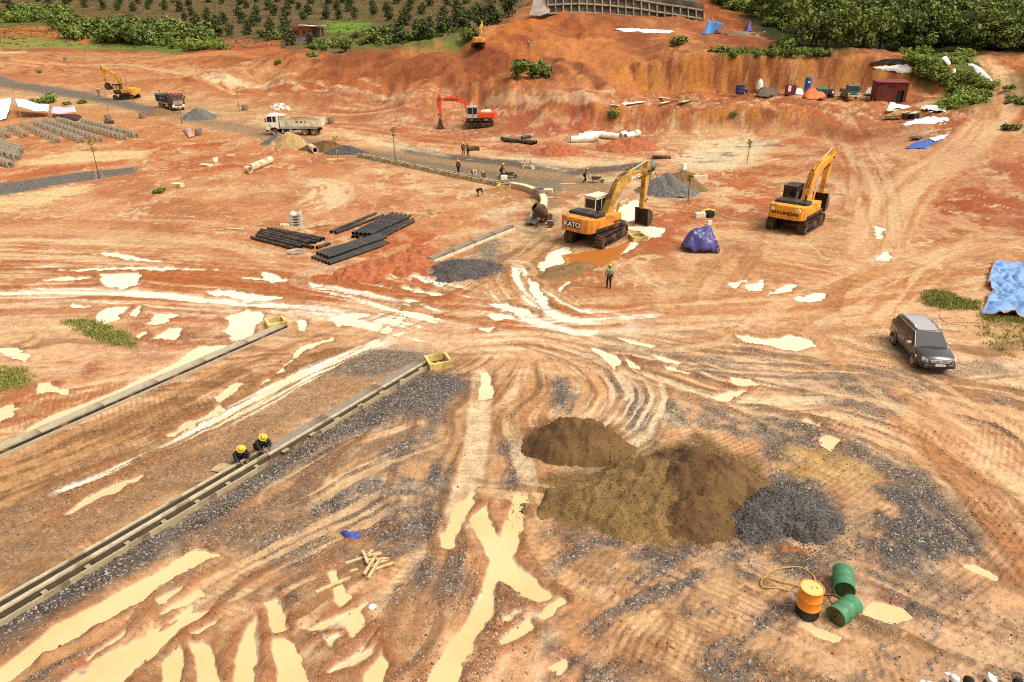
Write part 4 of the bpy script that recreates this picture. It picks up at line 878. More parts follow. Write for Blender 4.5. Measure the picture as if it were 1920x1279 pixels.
# ------------------------------------------------------------------ lorries
def wheel(parent, c, r=.5, wd=.3, side=1, dual=False):
    w2 = wd*(2 if dual else 1); y0 = c[1]; y1 = c[1]-side*w2
    prof = [(r*.55,0),(r*.9,.0),(r,.05),(r,w2-.05),(r*.9,w2),(r*.55,w2)]
    t = MB().lathe([(a, -b*side) for a, b in prof], 20, (c[0],y0,c[2]), 'y').build('tyre', M['tyre'], parent, smooth='auto')
    MB().lathe([(.02,-.07*side),(r*.2,-.05*side),(r*.3,-.09*side),(r*.5,-.05*side),(r*.57,-.0*side),(r*.57,-w2*side)], 16, (c[0],y0,c[2]), 'y').build('rim', M['rim'], t, smooth='auto')
def dump_truck(loc, yaw, label, cabm, bedm, bedlow, visor, chrome=False, load=None, marks=None):
    r = empty('dump_truck', loc, yaw, label, 'truck')
    MB().bb(-4.0,3.9,-.45,-.3,.72,.98).bb(-4.0,3.9,.3,.45,.72,.98).bb(-1.9,-1.5,-1,1,.42,.6).bb(-3.2,-2.8,-1,1,.42,.6).bb(2.75,3.05,-1,1,.42,.6).build('chassis', M['dark'], r)
    for s in (1, -1):
        wheel(r, (2.95, s*1.22, .5), .5, .3, s); wheel(r, (-1.65, s*1.22, .5), .5, .3, s, True); wheel(r, (-2.95, s*1.22, .5), .5, .3, s, True)
        MB().bb(.2,1.6,*sorted((s*.7,s*1.15)),.5,1.0).build('fuel_tank', M['steel'] if chrome else M['blk'], r, bevel=.06)
        if not chrome:
            for k in range(3): MB().bb(.2,.65,*sorted((s*1.152,s*1.162)),.52+k*.17,.6+k*.17).build('guard_stripe', M['white'], r)
        MB().bb(-3.6,-1.0,*sorted((s*.95,s*1.24)),1.1,1.14).build('mudguard', M['dark'], r)
    side = [(2.15,.95),(2.15,2.75),(2.35,2.95),(3.75,2.95),(3.95,2.8),(4.08,1.9),(4.12,1.1),(4.1,.75),(3.6,.75),(3.5,1.0),(3.3,1.15),(2.6,1.15),(2.42,.95)]
    cab = MB().prism(side, -1.22, 1.22).build('cab', cabm, r, bevel=.05)
    MB().prism([(4.0,1.95),(3.9,2.78),(3.925,2.785),(4.025,1.955)], -1.08, 1.08).build('windscreen', M['glass'] if not chrome else mat('pale_glass', SP(206,204,186), .1, var=.2), cab)
    for s in (1, -1):
        a, b = sorted((s*1.222, s*1.236))
        MB().prism([(3.86,1.95),(3.78,2.72),(3.1,2.72),(3.1,1.95)], a, b).build('side_window', M['glass'], cab); MB().prism([(2.98,1.95),(2.98,2.72),(2.5,2.72),(2.5,1.95)], a, b).build('side_window', M['glass'], cab)
        MB().bb(3.95,4.1,*sorted((s*1.3,s*1.48)),1.9,2.5).build('door_mirror', M['blk'], cab, bevel=.03)
        MB().bb(4.115,4.14,*sorted((s*.7,s*1.1)),.85,1.05).build('headlight', M['whit2'], cab, bevel=.01)
        if not chrome: MB().prism([(3.3,1.3),(3.62,1.62),(3.68,1.56),(3.36,1.24)], a, b).build('door_stripe', M['ink'], cab)
        MB().bb(2.3,2.45,*sorted((s*.9,s*1.2)),1.0,2.6).build('air_intake', M['blk'], cab)
    MB().bb(4.11,4.2,-1.2,1.2,.5,.8).build('bumper', M['steel'] if chrome else M['blk'], cab, bevel=.03)
    if chrome:
        for k in range(4): MB().bb(4.105,4.14,-.85,.85,1.08+k*.18,1.2+k*.18).build('grille_bar', M['steel'], cab)
    else: MB().bb(4.118,4.13,-.8,.8,1.1,1.5).build('grille', M['ink'], cab)
    MB().bb(2.6,3.6,-.7,.7,2.952,3.1).build('roof_visor', visor, cab, bevel=.05)
    # tipping body, open on top
    b = MB(); x0, x1 = -4.1, 1.95; z0, z1 = 1.28, 2.35
    b.bb(x0,x1,-1.2,1.2,z0,z0+.1).bb(x0,x1,-1.25,-1.17,z0,z1).bb(x0,x1,1.17,1.25,z0,z1).bb(x1-.08,x1,-1.17,1.17,z0,z1+.45)
    body = b.build('tipping_body', bedm, r, bevel=.02)
    MB().prism([(x0-.02,z0),(x0-.1,z0),(x0-.3,z1+.3),(x0-.02,z1+.0)], -1.25, 1.25).build('tailgate', bedm, body, bevel=.02)
    for s in (1, -1):
        for k in range(7): MB().bb(x0+.25+k*.95,x0+.35+k*.95,*sorted((s*1.252,s*1.31)),z0+.06,z1-.02).build('rib', bedm, body)
        MB().bb(x0,x1,*sorted((s*1.252,s*1.3)),z1-.0,z1+.09).build('top_rail', bedm, body); MB().bb(x0+.4,x1,*sorted((s*1.1,s*1.22)),.99,z0-.003).build('lower_skirt', bedlow, body)
        if marks:
            for k in range(marks[0]): MB().box((-1.9+k*.65, s*1.256, 1.95), (.34, .012, .2), (0, 0, 0)).build('body_mark', marks[1], body)
    MB().prism([(1.5,2.75),(2.7,2.85),(2.7,2.93),(1.5,2.86)], -1.15, 1.15).build('cab_guard', bedm, body)
    if load:
        n = 14; v = []; f = []
        for i in range(n):
            for j in range(8):
                x = x0+.1+(x1-x0-.2)*i/(n-1); y = -1.15+2.3*j/7; e = min(i, n-1-i, 3)/3*min(j, 7-j, 2)/2
                v.append((x, y, 2.05+.42*e+random.uniform(-.05,.05)))
        f = [(i*8+j, (i+1)*8+j, (i+1)*8+j+1, i*8+j+1) for i in range(n-1) for j in range(7)]
        MB().add(v, f).build('soil_load', load, body, smooth=True)
    return r
soilm = mat('loose_red_soil', S(170,96,60), .95, var=.3, scale=3, bump=.6)
dump_truck(GV(556,252), R(180), 'cream white dump truck loaded with red soil, side on beside a sand heap', M['white'], M['cream'], M['grey'], M['white'], load=soilm, marks=(3, M['ink']))
maroon = mat('dark_maroon_paint', S(84,50,40), .35, var=.1, dirt=MUD, dirt_amt=.2)
dump_truck(GV(322,204), R(-47), 'black dump truck with chrome front and white marks, on the grey road', maroon, M['blk'], M['grey'], M['red'], chrome=True, marks=(5, M['whit2']))
# ------------------------------------------------------------------ dark grey off-road car
def suv(loc, yaw):
    r = empty('parked_car', loc, yaw, 'dark grey four by four car with silver roof rails, parked on the tan mud', 'car', scale=.92)
    paint = mat('dark_grey_car_paint', S(88,80,76), .25, metal=.5, var=.04, coat=.8)
    roofp = mat('sky_lit_car_roof', S(224,218,212), .25, metal=.3, var=.04, coat=.6)  # roof paint lightened: the sky's reflection is put into its colour
    # stations along x: (x, half width low, half width belt, z sill, z belt, z bottom)
    st = [(-2.34,.72,.70,.62,1.02,.5),(-2.26,.84,.82,.45,1.1,.36),(-1.9,.91,.89,.42,1.16,.34),(-1.0,.92,.91,.40,1.13,.3),(0,.92,.91,.40,1.09,.3),(.9,.92,.90,.40,1.06,.3),(1.1,.92,.88,.40,1.07,.3),(1.7,.92,.84,.42,1.02,.32),(2.05,.90,.78,.42,.97,.34),(2.24,.82,.70,.42,.88,.36),(2.34,.66,.58,.46,.74,.4)]
    v = []; f = []; rings = 9
    for x, wl_, wb, zs, zb, z0 in st:
        ring = [(x,-wl_*.86,z0),(x,-wl_,zs+.08),(x,-wl_,zb-.3),(x,-wb,zb-.05),(x,-wb*.9,zb),(x,0,zb+.035)]
        ring = ring+[(x,-y,z) for _, y, z in ring[-2::-1]]
        v += ring
    n = 11
    for i in range(len(st)-1):
        for k in range(n-1): f.append((i*n+k, i*n+k+1, (i+1)*n+k+1, (i+1)*n+k))
        f.append((i*n+n-1, i*n, (i+1)*n, (i+1)*n+n-1))
    f += [tuple(range(n-1, -1, -1)), tuple((len(st)-1)*n+k for k in range(n))]
    body = MB().add(v, [q[::-1] for q in f]).build('body', paint, r, smooth='auto')
    # greenhouse
    gp = [(-2.2,1.08,-1.92,1.72),(-1.2,1.1,-1.3,1.79),(-.1,1.08,-.3,1.79),(1.12,1.06,.42,1.70)]
    v = []; f = []
    for xb, zb, xt, zt in gp: v += [(xb,-.86,zb),(xt,-.68,zt-.05),(xt,-.58,zt),(xt,.58,zt),(xt,.68,zt-.05),(xb,.86,zb)]
    for i in range(3):
        for k in range(5): f.append((i*6+k, i*6+k+1, (i+1)*6+k+1, (i+1)*6+k))
    f += [(5,4,3,2,1,0), tuple(18+k for k in range(6))]
    gh_ = MB().add(v, [q[::-1] for q in f]).build('cabin', paint, r, smooth='auto')
    MB().add([(-1.85,-.55,1.735),(-1.85,.55,1.735),(-1.3,.57,1.8),(-1.3,-.57,1.8),(-.3,.57,1.8),(-.3,-.57,1.8),(.36,.53,1.72),(.36,-.53,1.72)], [(0,3,2,1),(3,5,4,2),(5,7,6,4)]).build('roof_panel', roofp, gh_, smooth=True)
    g = M['glass']; cg = mat('car_glass', S(34,36,32), .08, var=.3, spec=.12)
    def pane(p, name='window', m=g, off=.012, par=gh_):
        P = [Vector(q) for q in p]; nn = (P[1]-P[0]).cross(P[2]-P[0]).normalized(); c = sum(P, Vector())/len(P)
        if nn.dot(c-Vector((0,0,1.2))) < 0: nn = -nn; P = P[::-1]
        a = [q+nn*.002 for q in P]; b = [q+nn*off for q in P]; k = len(P)
        return MB().add(a+b, [tuple(range(k-1,-1,-1)), tuple(range(k,2*k))]+[(i, (i+1) % k, k+(i+1) % k, k+i) for i in range(k)]).build(name, m, par)
    pane([(1.09,-.83,1.085),(1.09,.83,1.085),(.445,.64,1.685),(.445,-.64,1.685)], 'windscreen', cg)
    pane([(-2.16,-.7,1.16),(-2.16,.7,1.16),(-1.96,.56,1.64),(-1.96,-.56,1.64)], 'rear_window')
    for s in (1, -1):
        y = lambda z: s*(.86-(z-1.08)/(.66)*.18)
        for xa, xb, xc, xd in ((.82,.0,-.12,.36),(-.08,-.98,-1.02,-.2),(-1.08,-1.85,-1.7,-1.12)):
            pane([(xa,y(1.14),1.14),(xb,y(1.14),1.14),(xc,y(1.6),1.6),(xd,y(1.6),1.6)], 'side_window')
        pane([(.42,y(1.63)+.0*s,1.63),(-1.75,y(1.65),1.65),(-1.75,y(1.69),1.69),(.4,y(1.67),1.67)], 'rain_visor', M['grey'])
        MB().tube([(-1.75,s*.62,1.76),(-1.6,s*.62,1.86),(.05,s*.6,1.86),(.2,s*.6,1.77)], .022, 6).build('roof_rail', M['steel'], gh_)
        for xx in (-.78,): MB().bb(xx,xx+.02,*sorted((s*.6,s*.64)),1.77,1.86).build('rail_foot', M['blk'], gh_)
        for xx in (-.05, -1.0): MB().bb(xx-.17,xx,*sorted((s*.915,s*.945)),.93,.97).build('door_handle', M['steel'], body, bevel=.01)
        for xx in (.86,-.06,-1.02): MB().bb(xx,xx+.012,*sorted((s*.919,s*.924)),.45,1.0).build('door_gap', M['ink'], body)
        MB().box((.72,s*1.0,1.12),(.16,.22,.17)).build('door_mirror', M['steel'], body, bevel=.05)
        MB().bb(-1.2,1.2,*sorted((s*.86,s*1.0)),.33,.38).build('side_step', M['blk'], body, bevel=.015)
        for xx in (1.38, -1.37):
            m = MB(); k = 12; P = [(xx+math.cos(math.pi*i/k)*.47, .40+math.sin(math.pi*i/k)*.47) for i in range(k+1)]; Q = [(xx+math.cos(math.pi*i/k)*.39, .40+math.sin(math.pi*i/k)*.39) for i in range(k+1)]
            m.prism(P+Q[::-1], *sorted((s*.9, s*.955))).build('wheel_arch', paint, body)
            MB().prism(Q, *sorted((s*.7, s*.926))).build('wheel_well', M['ink'], body)
            t = MB().lathe([(.2,-0*s),(.33,.0),(.375,-.04*s),(.375,-.2*s),(.33,-.24*s),(.2,-.24*s)], 22, (xx,s*.94,.375), 'y').build('tyre', M['tyre'], r, smooth='auto')
            rm = MB().lathe([(.04,-.02*s),(.07,-.02*s),(.075,-.05*s),(.2,-.05*s),(.235,-.0*s),(.235,-.2*s)], 18, (xx,s*.945,.375), 'y').build('rim', mat('alloy', S(226,220,206), .35, metal=.5, var=.05), t, smooth='auto')
            for a in range(6):
                d = rot2((1, 0), a*math.pi/3); MB().cyl((xx+d[0]*.04,s*.946,.375+d[1]*.04),(xx+d[0]*.22,s*.946,.375+d[1]*.22),.032,.024,n=6).build('spoke', mat('alloy', (0,0,0)), rm)
        pane([(2.02,s*.80,.93),(2.29,s*.60,.86),(2.33,s*.58,.70),(2.14,s*.82,.74)], 'headlight', mat('lamp_lens', S(245,240,230), .1, var=.05), .02, body)
        MB().cyl((2.3,s*.62,.52),(2.37,s*.62,.52),.055,n=10).build('fog_lamp', M['steel'], body)
        pane([(-2.3,s*.8,.95),(-2.3,s*.62,.95),(-2.2,s*.62,1.3),(-2.2,s*.8,1.3)], 'tail_lamp', mat('red_lens', S(170,30,26), .2, var=.05), .03, body)
    for k in range(3): MB().bb(2.33,2.375,-.52+.03*k,.52-.03*k,.83-.06*k,.865-.06*k).build('grille_bar', M['steel'], body, bevel=.008)
    MB().bb(2.3,2.352,-.5,.5,.69,.86).build('grille', M['ink'], body); MB().bb(2.34,2.372,-.07,.07,.73,.83).build('badge', M['steel'], body, bevel=.02)
    MB().bb(2.12,2.4,-.78,.78,.40,.64).build('bumper', paint, body, bevel=.07); MB().bb(2.37,2.415,-.55,.55,.43,.53).build('air_inlet', M['ink'], body)
    np_ = MB().bb(2.402,2.425,-.24,.24,.545,.665).build('number_plate', M['whit2'], body); [MB().bb(2.426,2.429,-.17+k*.13,-.09+k*.13,.57,.64).build('plate_mark', M['grey'], np_) for k in range(3)]
    MB().tube([(1.08,-.3,1.085),(1.0,.1,1.14),(.95,.45,1.18)], .012, 4).build('wiper', M['ink'], gh_); MB().bb(1.0,1.12,-.74,.74,1.062,1.078).build('scuttle', M['ink'], body)
    return r
suv(Vector((*at_h(1722,668,0)[:2], 0)), R(-97))
# ------------------------------------------------------------------ drains, kerbs and form boards
def run(parent, a, b, off, wd, z0, z1, piece, name, m, gap=.012, skip=(), jit=.006):
    """pieces laid end to end from a to b (world x,y), shifted sideways by off (to the right of travel)"""
    a = Vector(a[:2]); b = Vector(b[:2]); d = (b-a); L = d.length; d.normalize(); nrm = Vector((d.y, -d.x)); n = max(1, round(L/piece)); l = L/n; out = []
    for i in range(n):
        if i in skip: continue
        c = a+d*(l*(i+.5))+nrm*(off+random.uniform(-jit, jit)); o = MB().box((0,0,0), (l-gap, wd, z1-z0)).build(name, m, parent, loc=(c.x-parent.location.x, c.y-parent.location.y, (z0+z1)/2+random.uniform(-jit, jit)), rot=(0, 0, math.atan2(d.y, d.x)+random.uniform(-jit, jit)*.5)); out.append(o)
    return out
def g2(px, py): q = ground(px, py); return (q[0], q[1])
k1 = empty('drain_kerb', GV(266,745), 0, 'long grey concrete drain cover along the upper side of the road bed', 'drain')
a, b = g2(-60,876), g2(533,615)
run(k1, a, b, 0, .52, -.05, .24, 2.6, 'cover_slab', mat('tan_concrete', S(206,188,156), .9, var=.14, scale=2.5, dirt=S(160,134,100), dirt_amt=.28, bump=.3)); run(k1, a, b, .36, .14, -.05, .12, 4.2, 'kerb_lip', mat('kerb_lip_concrete', S(206,186,150), .9, var=.12, scale=3), skip=(5,)); 
run(k1, a, b, .3, .05, -.05, .2, 5, 'drain_edge', M['dark'])
k2 = empty('drain_channel', GV(450,890), 0, 'long open drain channel with form boards running to the lower left corner', 'drain')
a, b, c = g2(-60,1192), g2(499,862), g2(797,684)
dk = mat('shaded_concrete', S(104,88,68), .8, var=.2, scale=3)  # concrete darkened to imitate shade inside the channel
cw_ = mat('channel_concrete', S(226,210,172), .9, var=.16, scale=2.5, dirt=S(160,130,92), dirt_amt=.3, bump=.3); fb_ = mat('grey_form_timber', S(204,184,142), .9, var=.2, scale=3, dirt=S(140,114,84), dirt_amt=.35); dk2 = mat('shaded_trench', S(104,88,66), .9, var=.25, scale=3)  # trench tone: shade between the walls put into the colour
run(k2, a, b, -.32, .09, -.05, .25, 3.2, 'channel_wall', dk2); run(k2, a, b, -.32, .1, .252, .31, 3.2, 'wall_cap', cw_); run(k2, a, b, -.11, .3, -.06, .05, 3.2, 'channel_floor', dk2); run(k2, a, b, .11, .12, -.05, .25, 3.2, 'channel_wall', dk2); run(k2, a, b, .11, .14, .252, .32, 3.2, 'wall_cap', cw_)  # dark walls and floors carry painted shade; pale caps are their lit tops
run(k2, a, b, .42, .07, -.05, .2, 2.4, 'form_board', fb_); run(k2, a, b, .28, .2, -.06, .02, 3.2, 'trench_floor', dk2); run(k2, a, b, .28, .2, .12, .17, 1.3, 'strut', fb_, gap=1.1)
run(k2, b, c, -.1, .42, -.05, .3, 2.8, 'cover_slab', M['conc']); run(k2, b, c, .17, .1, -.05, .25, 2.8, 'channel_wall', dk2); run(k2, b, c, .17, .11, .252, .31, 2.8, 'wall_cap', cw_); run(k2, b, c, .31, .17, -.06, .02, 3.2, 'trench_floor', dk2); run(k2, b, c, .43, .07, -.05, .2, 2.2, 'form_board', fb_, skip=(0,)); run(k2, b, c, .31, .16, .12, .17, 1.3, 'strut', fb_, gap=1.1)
k3 = empty('drain_channel', (*g2(810,322), 0), 0, 'far drain channel with dark slot beside the workers on the grey road', 'drain')
a, b = g2(676,294), g2(942,350)
run(k3, a, b, -.32, .16, -.05, .42, 3.5, 'channel_wall', mat('channel_concrete', S(204,188,156), .9, var=.16, scale=2.5, dirt=S(150,122,88), dirt_amt=.35, bump=.3)); run(k3, a, b, .0, .46, -.05, .12, 3.5, 'channel_floor', M['dark']); run(k3, a, b, .34, .18, -.05, .46, 3.5, 'channel_wall', M['wood'])
k4 = empty('curved_kerb', (*g2(1015,385), 0), 0, 'curved pale concrete kerb wall at the bend of the grey road', 'kerb')
cv = smooth(np.array([g2(*p) for p in ((958,352),(985,357),(1008,367),(1020,381),(1016,396),(1002,405))]), 4)
for i in range(len(cv)-1): run(k4, cv[i], cv[i+1], 0, .62, -.05, .55, 5, 'kerb_segment', M['concp'], gap=-.1, jit=.003)
k5 = empty('drain_kerb', (*g2(882,460), 0), 0, 'straight pale concrete drain cover ending at the dark gravel heap', 'drain')
a, b = g2(806,492), g2(958,430)
run(k5, a, b, 0, .5, -.05, .34, 2.4, 'cover_slab', M['conc']); run(k5, a, b, .36, .16, -.05, .18, 3, 'kerb_lip', M['concp'])
def pit_frame(px, py, sz, rz, label, m, h=.36):
    q = GV(px, py); r = empty('pit_frame', q, rz, label, 'form box'); t = .14
    for x0, x1, y0, y1 in ((-sz,sz,-sz,-sz+t),(-sz,sz,sz-t,sz),(-sz,-sz+t,-sz+t+.003,sz-t-.003),(sz-t,sz,-sz+t+.003,sz-t-.003)): MB().bb(x0,x1,y0,y1,-.05,h).build('board', m, r, bevel=.01)
    MB().bb(-sz+t+.002,sz-t-.002,-sz+t+.002,sz-t-.002,-.04,.02).build('pit_bottom', M['dark'], r)  # shallow bottom, its dark colour stands in for the shade of a pit
for px, py, sz, rz, lb in ((518,611,.52,R(30),'small square pit frame at the far end of the long drain cover'),(822,684,.58,R(22),'yellow square pit frame at the end of the near drain channel'),(946,353,.7,R(-12),'pale square pit frame where the far drain meets the curved kerb'),(1196,449,.62,R(12),'pale square pit frame standing in water beside the KATO excavator')):
    pit_frame(px, py, sz, rz, lb, M['form'])
# ------------------------------------------------------------------ heaps of sand and stone
def pile_mat(name, rgb, stone=0.0, sc_=26.0, var=.35):
    m = mat(name, rgb, .95, var=var, scale=2.2, bump=.9, bscale=9)
    if stone:
        nt = m.node_tree; N = nt.nodes; L = nt.links; b = N['Principled BSDF']; src = b.inputs['Base Color'].links[0].from_socket
        tc = N.new('ShaderNodeTexCoord'); vo = N.new('ShaderNodeTexVoronoi'); vo.inputs['Scale'].default_value = sc_; L.new(tc.outputs['Object'], vo.inputs['Vector'])
        s2 = N.new('ShaderNodeSeparateColor'); L.new(vo.outputs['Color'], s2.inputs[0])
        mr = N.new('ShaderNodeMapRange'); L.new(s2.outputs[0], mr.inputs[0]); mr.inputs[3].default_value = 1-stone; mr.inputs[4].default_value = 1+stone*1.1
        mx = N.new('ShaderNodeMix'); mx.data_type = 'RGBA'; mx.blend_type = 'MULTIPLY'; mx.inputs[0].default_value = 1; L.new(src, mx.inputs[6]); L.new(mr.outputs[0], mx.inputs[7]); L.new(mx.outputs[2], b.inputs['Base Color'])
    return m
def pile(name, cones, label, m, res=.12, cat='heap', rough=.2):
    """cones: (px, py, rx, ry, h) on the land, blended into one heap"""
    P = [(*GV(px, py), rx, ry, h) for px, py, rx, ry, h in cones]; base = Vector(P[0][:3]); P = [(a_, b_, c_, d_, e_, f_*(1.5 if f_ < 1.3 else 1.15)) for a_, b_, c_, d_, e_, f_ in P]
    x0 = min(p[0]-p[3] for p in P)-.2; x1 = max(p[0]+p[3] for p in P)+.2; y0 = min(p[1]-p[4] for p in P)-.2; y1 = max(p[1]+p[4] for p in P)+.2
    nx = int((x1-x0)/res)+2; ny = int((y1-y0)/res)+2
    X, Y = np.meshgrid(np.linspace(x0, x1, nx), np.linspace(y0, y1, ny)); Z = np.full(X.shape, -.5)
    w1 = (fbm(X*1.1, Y*1.1, 5, 4)-.5)*.9; w2 = (fbm(X*1.1+9, Y*1.1, 6, 4)-.5)*.9
    for cx, cy, cz, rx, ry, h in P:
        d = np.sqrt(((X+w1*rx*.5-cx)/rx)**2+((Y+w2*ry*.5-cy)/ry)**2); z = h*np.clip(1.06-np.sqrt(d*d*.98+.045), 0, 2)**1.12-.03; z = np.where(d > 1.1, -.5, z)
        Z = np.where(np.minimum(Z, z) > 0, np.log(np.exp(Z*5)+np.exp(z*5))/5, np.maximum(Z, z))
    Z = Z+(fbm(X*2.5, Y*2.5, 7, 4)-.5)*rough*2*sst(-.1, .2, Z)+(fbm(X*9, Y*9, 9, 2)-.5)*rough*.6*sst(-.1, .2, Z)
    T = terrain(X, Y); Z = Z+T
    f = grid_faces(ny, nx); keep = (Z.ravel()[f] > T.ravel()[f]-.12).any(1)
    v = np.stack([X.ravel()-base.x, Y.ravel()-base.y, Z.ravel()-base.z], 1); f = f[keep]; used = np.unique(f); mp = np.zeros(len(v), int); mp[used] = np.arange(len(used))
    me = mesh_np(name, v[used], mp[f].astype(np.int32)); me.materials.append(m); o = bpy.data.objects.new(name, me); COL.objects.link(o); o.location = base; HEAPS[label] = v[used]+np.array(base)
    return tag(o, label, cat)
HEAPS = {}
sandA = pile_mat('wet_brown_sand', S(112,78,42), .22, 34); sandB = pile_mat('olive_brown_sand', S(150,116,64), .25, 34); grvA = pile_mat('dark_crushed_stone', S(94,86,80), .62, 20); grvB = pile_mat('grey_crushed_stone', S(122,116,110), .4, 14)
def two_tone(m, rgb2):
    nt = m.node_tree; N = nt.nodes; L = nt.links; b = N['Principled BSDF']; src = b.inputs['Base Color'].links[0].from_socket; tc = N.new('ShaderNodeTexCoord'); n = N.new('ShaderNodeTexNoise'); n.inputs['Scale'].default_value = .55; n.inputs['Detail'].default_value = 6; L.new(tc.outputs['Object'], n.inputs['Vector'])
    r = N.new('ShaderNodeMapRange'); r.inputs[1].default_value = .46; r.inputs[2].default_value = .6; r.inputs[4].default_value = .85; L.new(n.outputs[0], r.inputs[0]); x = N.new('ShaderNodeMix'); x.data_type = 'RGBA'; L.new(r.outputs[0], x.inputs[0]); L.new(src, x.inputs[6]); x.inputs[7].default_value = (*rgb2, 1); L.new(x.outputs[2], b.inputs['Base Color'])
two_tone(sandA, S(140,104,58)); two_tone(sandB, S(118,86,46))
sandC = pile_mat('yellow_sand', S(206,168,106), .1, 20); soilD = pile_mat('brown_sandy_soil', S(150,112,66), .2, 16); soilR = pile_mat('red_spoil', S(194,110,64), .2, 10)
pile('sand_heap', [(1065,836,1.7,1.5,1.0),(1105,842,1.6,1.4,.95),(1145,846,1.2,1.1,.5)], 'rounded dark brown sand heap, the smaller one behind the long heap', sandA, .07)
pile('sand_heap', [(1305,900,1.9,1.9,1.15),(1345,915,1.7,1.7,1.05),(1290,970,1.9,1.3,.6),(1400,930,1.2,1.4,.6),(1262,915,1.3,1.4,.75)], 'large dark brown sand heap in the foreground, left of the stone heap', sandA, .07)
pile('sand_heap', [(1235,905,1.9,1.6,.72),(1185,928,2.2,1.5,.5),(1120,943,2.0,1.3,.3),(1062,948,1.5,1.1,.15),(1205,978,1.9,1.1,.3),(1240,945,1.6,1.5,.5)], 'spread olive sand heap running left from the dark brown heap', sandB, .07)
pile('gravel_heap', [(1450,955,1.4,1.4,.7),(1490,965,1.4,1.3,.6),(1520,985,1.2,1.0,.35),(1420,985,1.2,1.0,.4)], 'dark crushed stone heap at the right end of the long sand heap', grvA, .06, rough=.1)
pile('gravel_heap', [(858,508,2.3,2.2,.55),(900,502,1.6,1.5,.3)], 'low dark gravel heap at the end of the straight drain cover', grvA, .1, rough=.06)
pile('gravel_heap', [(1250,360,3.0,2.6,2.0)], 'grey cone of crushed stone behind the KATO excavator bucket', grvB, .15, rough=.05)
pile('sand_heap', [(1278,352,2.6,2.6,1.9)], 'brown sand heap leaning on the grey cone of crushed stone', soilD, .15)
pile('sand_heap', [(1090,499,1.0,1.1,.24),(1062,508,1.4,1.3,.26),(1032,518,1.2,1.1,.2)], 'flat olive sand heap beside the man in the green shirt', soilD, .1, rough=.05)
pile('sand_heap', [(544,273,3.0,2.4,2.0)], 'pale yellow sand cone in front of the cream dump truck', sandC, .16, rough=.06)
pile('gravel_heap', [(524,269,2.4,2.4,1.6)], 'dark gravel heap behind the pale yellow sand cone', grvB, .16, rough=.06)
pile('gravel_heap', [(374,222,3.0,2.6,2.0)], 'grey gravel heap in front of the black dump truck', grvB, .18, rough=.06)
pile('soil_heap', [(300,214,2.8,2.0,.9)], 'low brown heap at the verge left of the grey gravel heap', soilD, .18)
pile('sand_heap', [(614,281,3.4,2.2,1.0),(590,279,2.0,2.0,.6)], 'low brown sand heap right of the yellow sand cone', sandA, .16)
pile('gravel_heap', [(648,287,3.0,1.6,.8)], 'dark gravel heap at the start of the far drain channel', grvA, .16)
pile('soil_heap', [(1180,278,4.2,3.0,1.6),(1150,280,2.5,2,.9)], 'red spoil heap in front of the white concrete pipes', soilR, .2)
pile('soil_heap', [(1045,288,3.4,2.2,1.1)], 'low red spoil heap left of the white concrete pipes', soilR, .2)
pile('soil_heap', [(700,512,2.6,2.2,.7),(760,500,2.2,2.6,.8),(790,480,1.6,2.2,.6),(660,522,1.5,1.4,.4)], 'red soil heap at the right end of the black pipe stack', soilR, .1, rough=.28)
pile('soil_heap', [(1492,1036,.6,.3,.1),(1470,1030,.4,.25,.07)], 'small orange soil heap beside the drums', pile_mat('orange_soil', S(186,118,66), .2, 14), .05)
# ------------------------------------------------------------------ stones and clods strewn about
def strew(name, weight, n, smin, smax, m, seed, kind='stuff', label=None):
    rg = np.random.default_rng(seed); wgt = weight/weight.sum(); idx = rg.choice(NV, n, p=wgt)
    c = np.stack([gx[idx], gy[idx], zz[idx]], 1)+np.concatenate([rg.uniform(-.06, .06, (n, 2)), np.zeros((n, 1))], 1)
    s = smin+(smax-smin)*rg.random(n)**2.2
    B = np.array([(1,0,0),(0,1,0),(-1,0,0),(0,-1,0),(0,0,.8),(0,0,-.6)]); v = B[None]*(s[:, None, None]*rg.uniform(.6, 1.25, (n, 6, 1)))
    t = rg.uniform(0, 6.28, n); ct, stt = np.cos(t), np.sin(t); x = v[..., 0]*ct[:, None]-v[..., 1]*stt[:, None]; y = v[..., 0]*stt[:, None]+v[..., 1]*ct[:, None]; v = np.stack([x, y, v[..., 2]], -1)+c[:, None]
    F = np.array([(0,1,4),(1,2,4),(2,3,4),(3,0,4),(1,0,5),(2,1,5),(3,2,5),(0,3,5)]); f = (F[None]+np.arange(n)[:, None, None]*6).reshape(-1, 3)
    me = mesh_np(name, v.reshape(-1, 3), f, smooth=False); vattr(me, 'tint', np.repeat(rg.random(n)[:, None], 6, 0).repeat(3, 1), 'FLOAT_COLOR'); me.materials.append(m); o = bpy.data.objects.new(name, me); COL.objects.link(o)
    o['kind'] = kind; o['label'] = label; o['category'] = name.replace('_', ' '); return o
def tint_mat(name, c0, c1, rough=.9):
    m = bpy.data.materials.new(name); m.use_nodes = True; N = m.node_tree.nodes; L = m.node_tree.links; b = N['Principled BSDF']; b.inputs['Roughness'].default_value = rough; b.inputs['Specular IOR Level'].default_value = .2
    a = N.new('ShaderNodeAttribute'); a.attribute_name = 'tint'; r = N.new('ShaderNodeValToRGB'); r.color_ramp.elements[0].color = (*c0, 1); r.color_ramp.elements[1].color = (*c1, 1); L.new(a.outputs['Fac'], r.inputs[0]); L.new(r.outputs[0], b.inputs['Base Color']); return m
area = (np.gradient(GY, axis=0)*np.abs(np.gradient(GX, axis=1))).ravel(); inview = (np.abs(gx) < .85*(gy*cp+CAMH*sp)) & (gy > 8) & (gy < 75)
wg = np.where(inview & (zz > WATER+.005), np.clip(grav, 0, 1)**2*area*sst(52, 22, gy), 0)
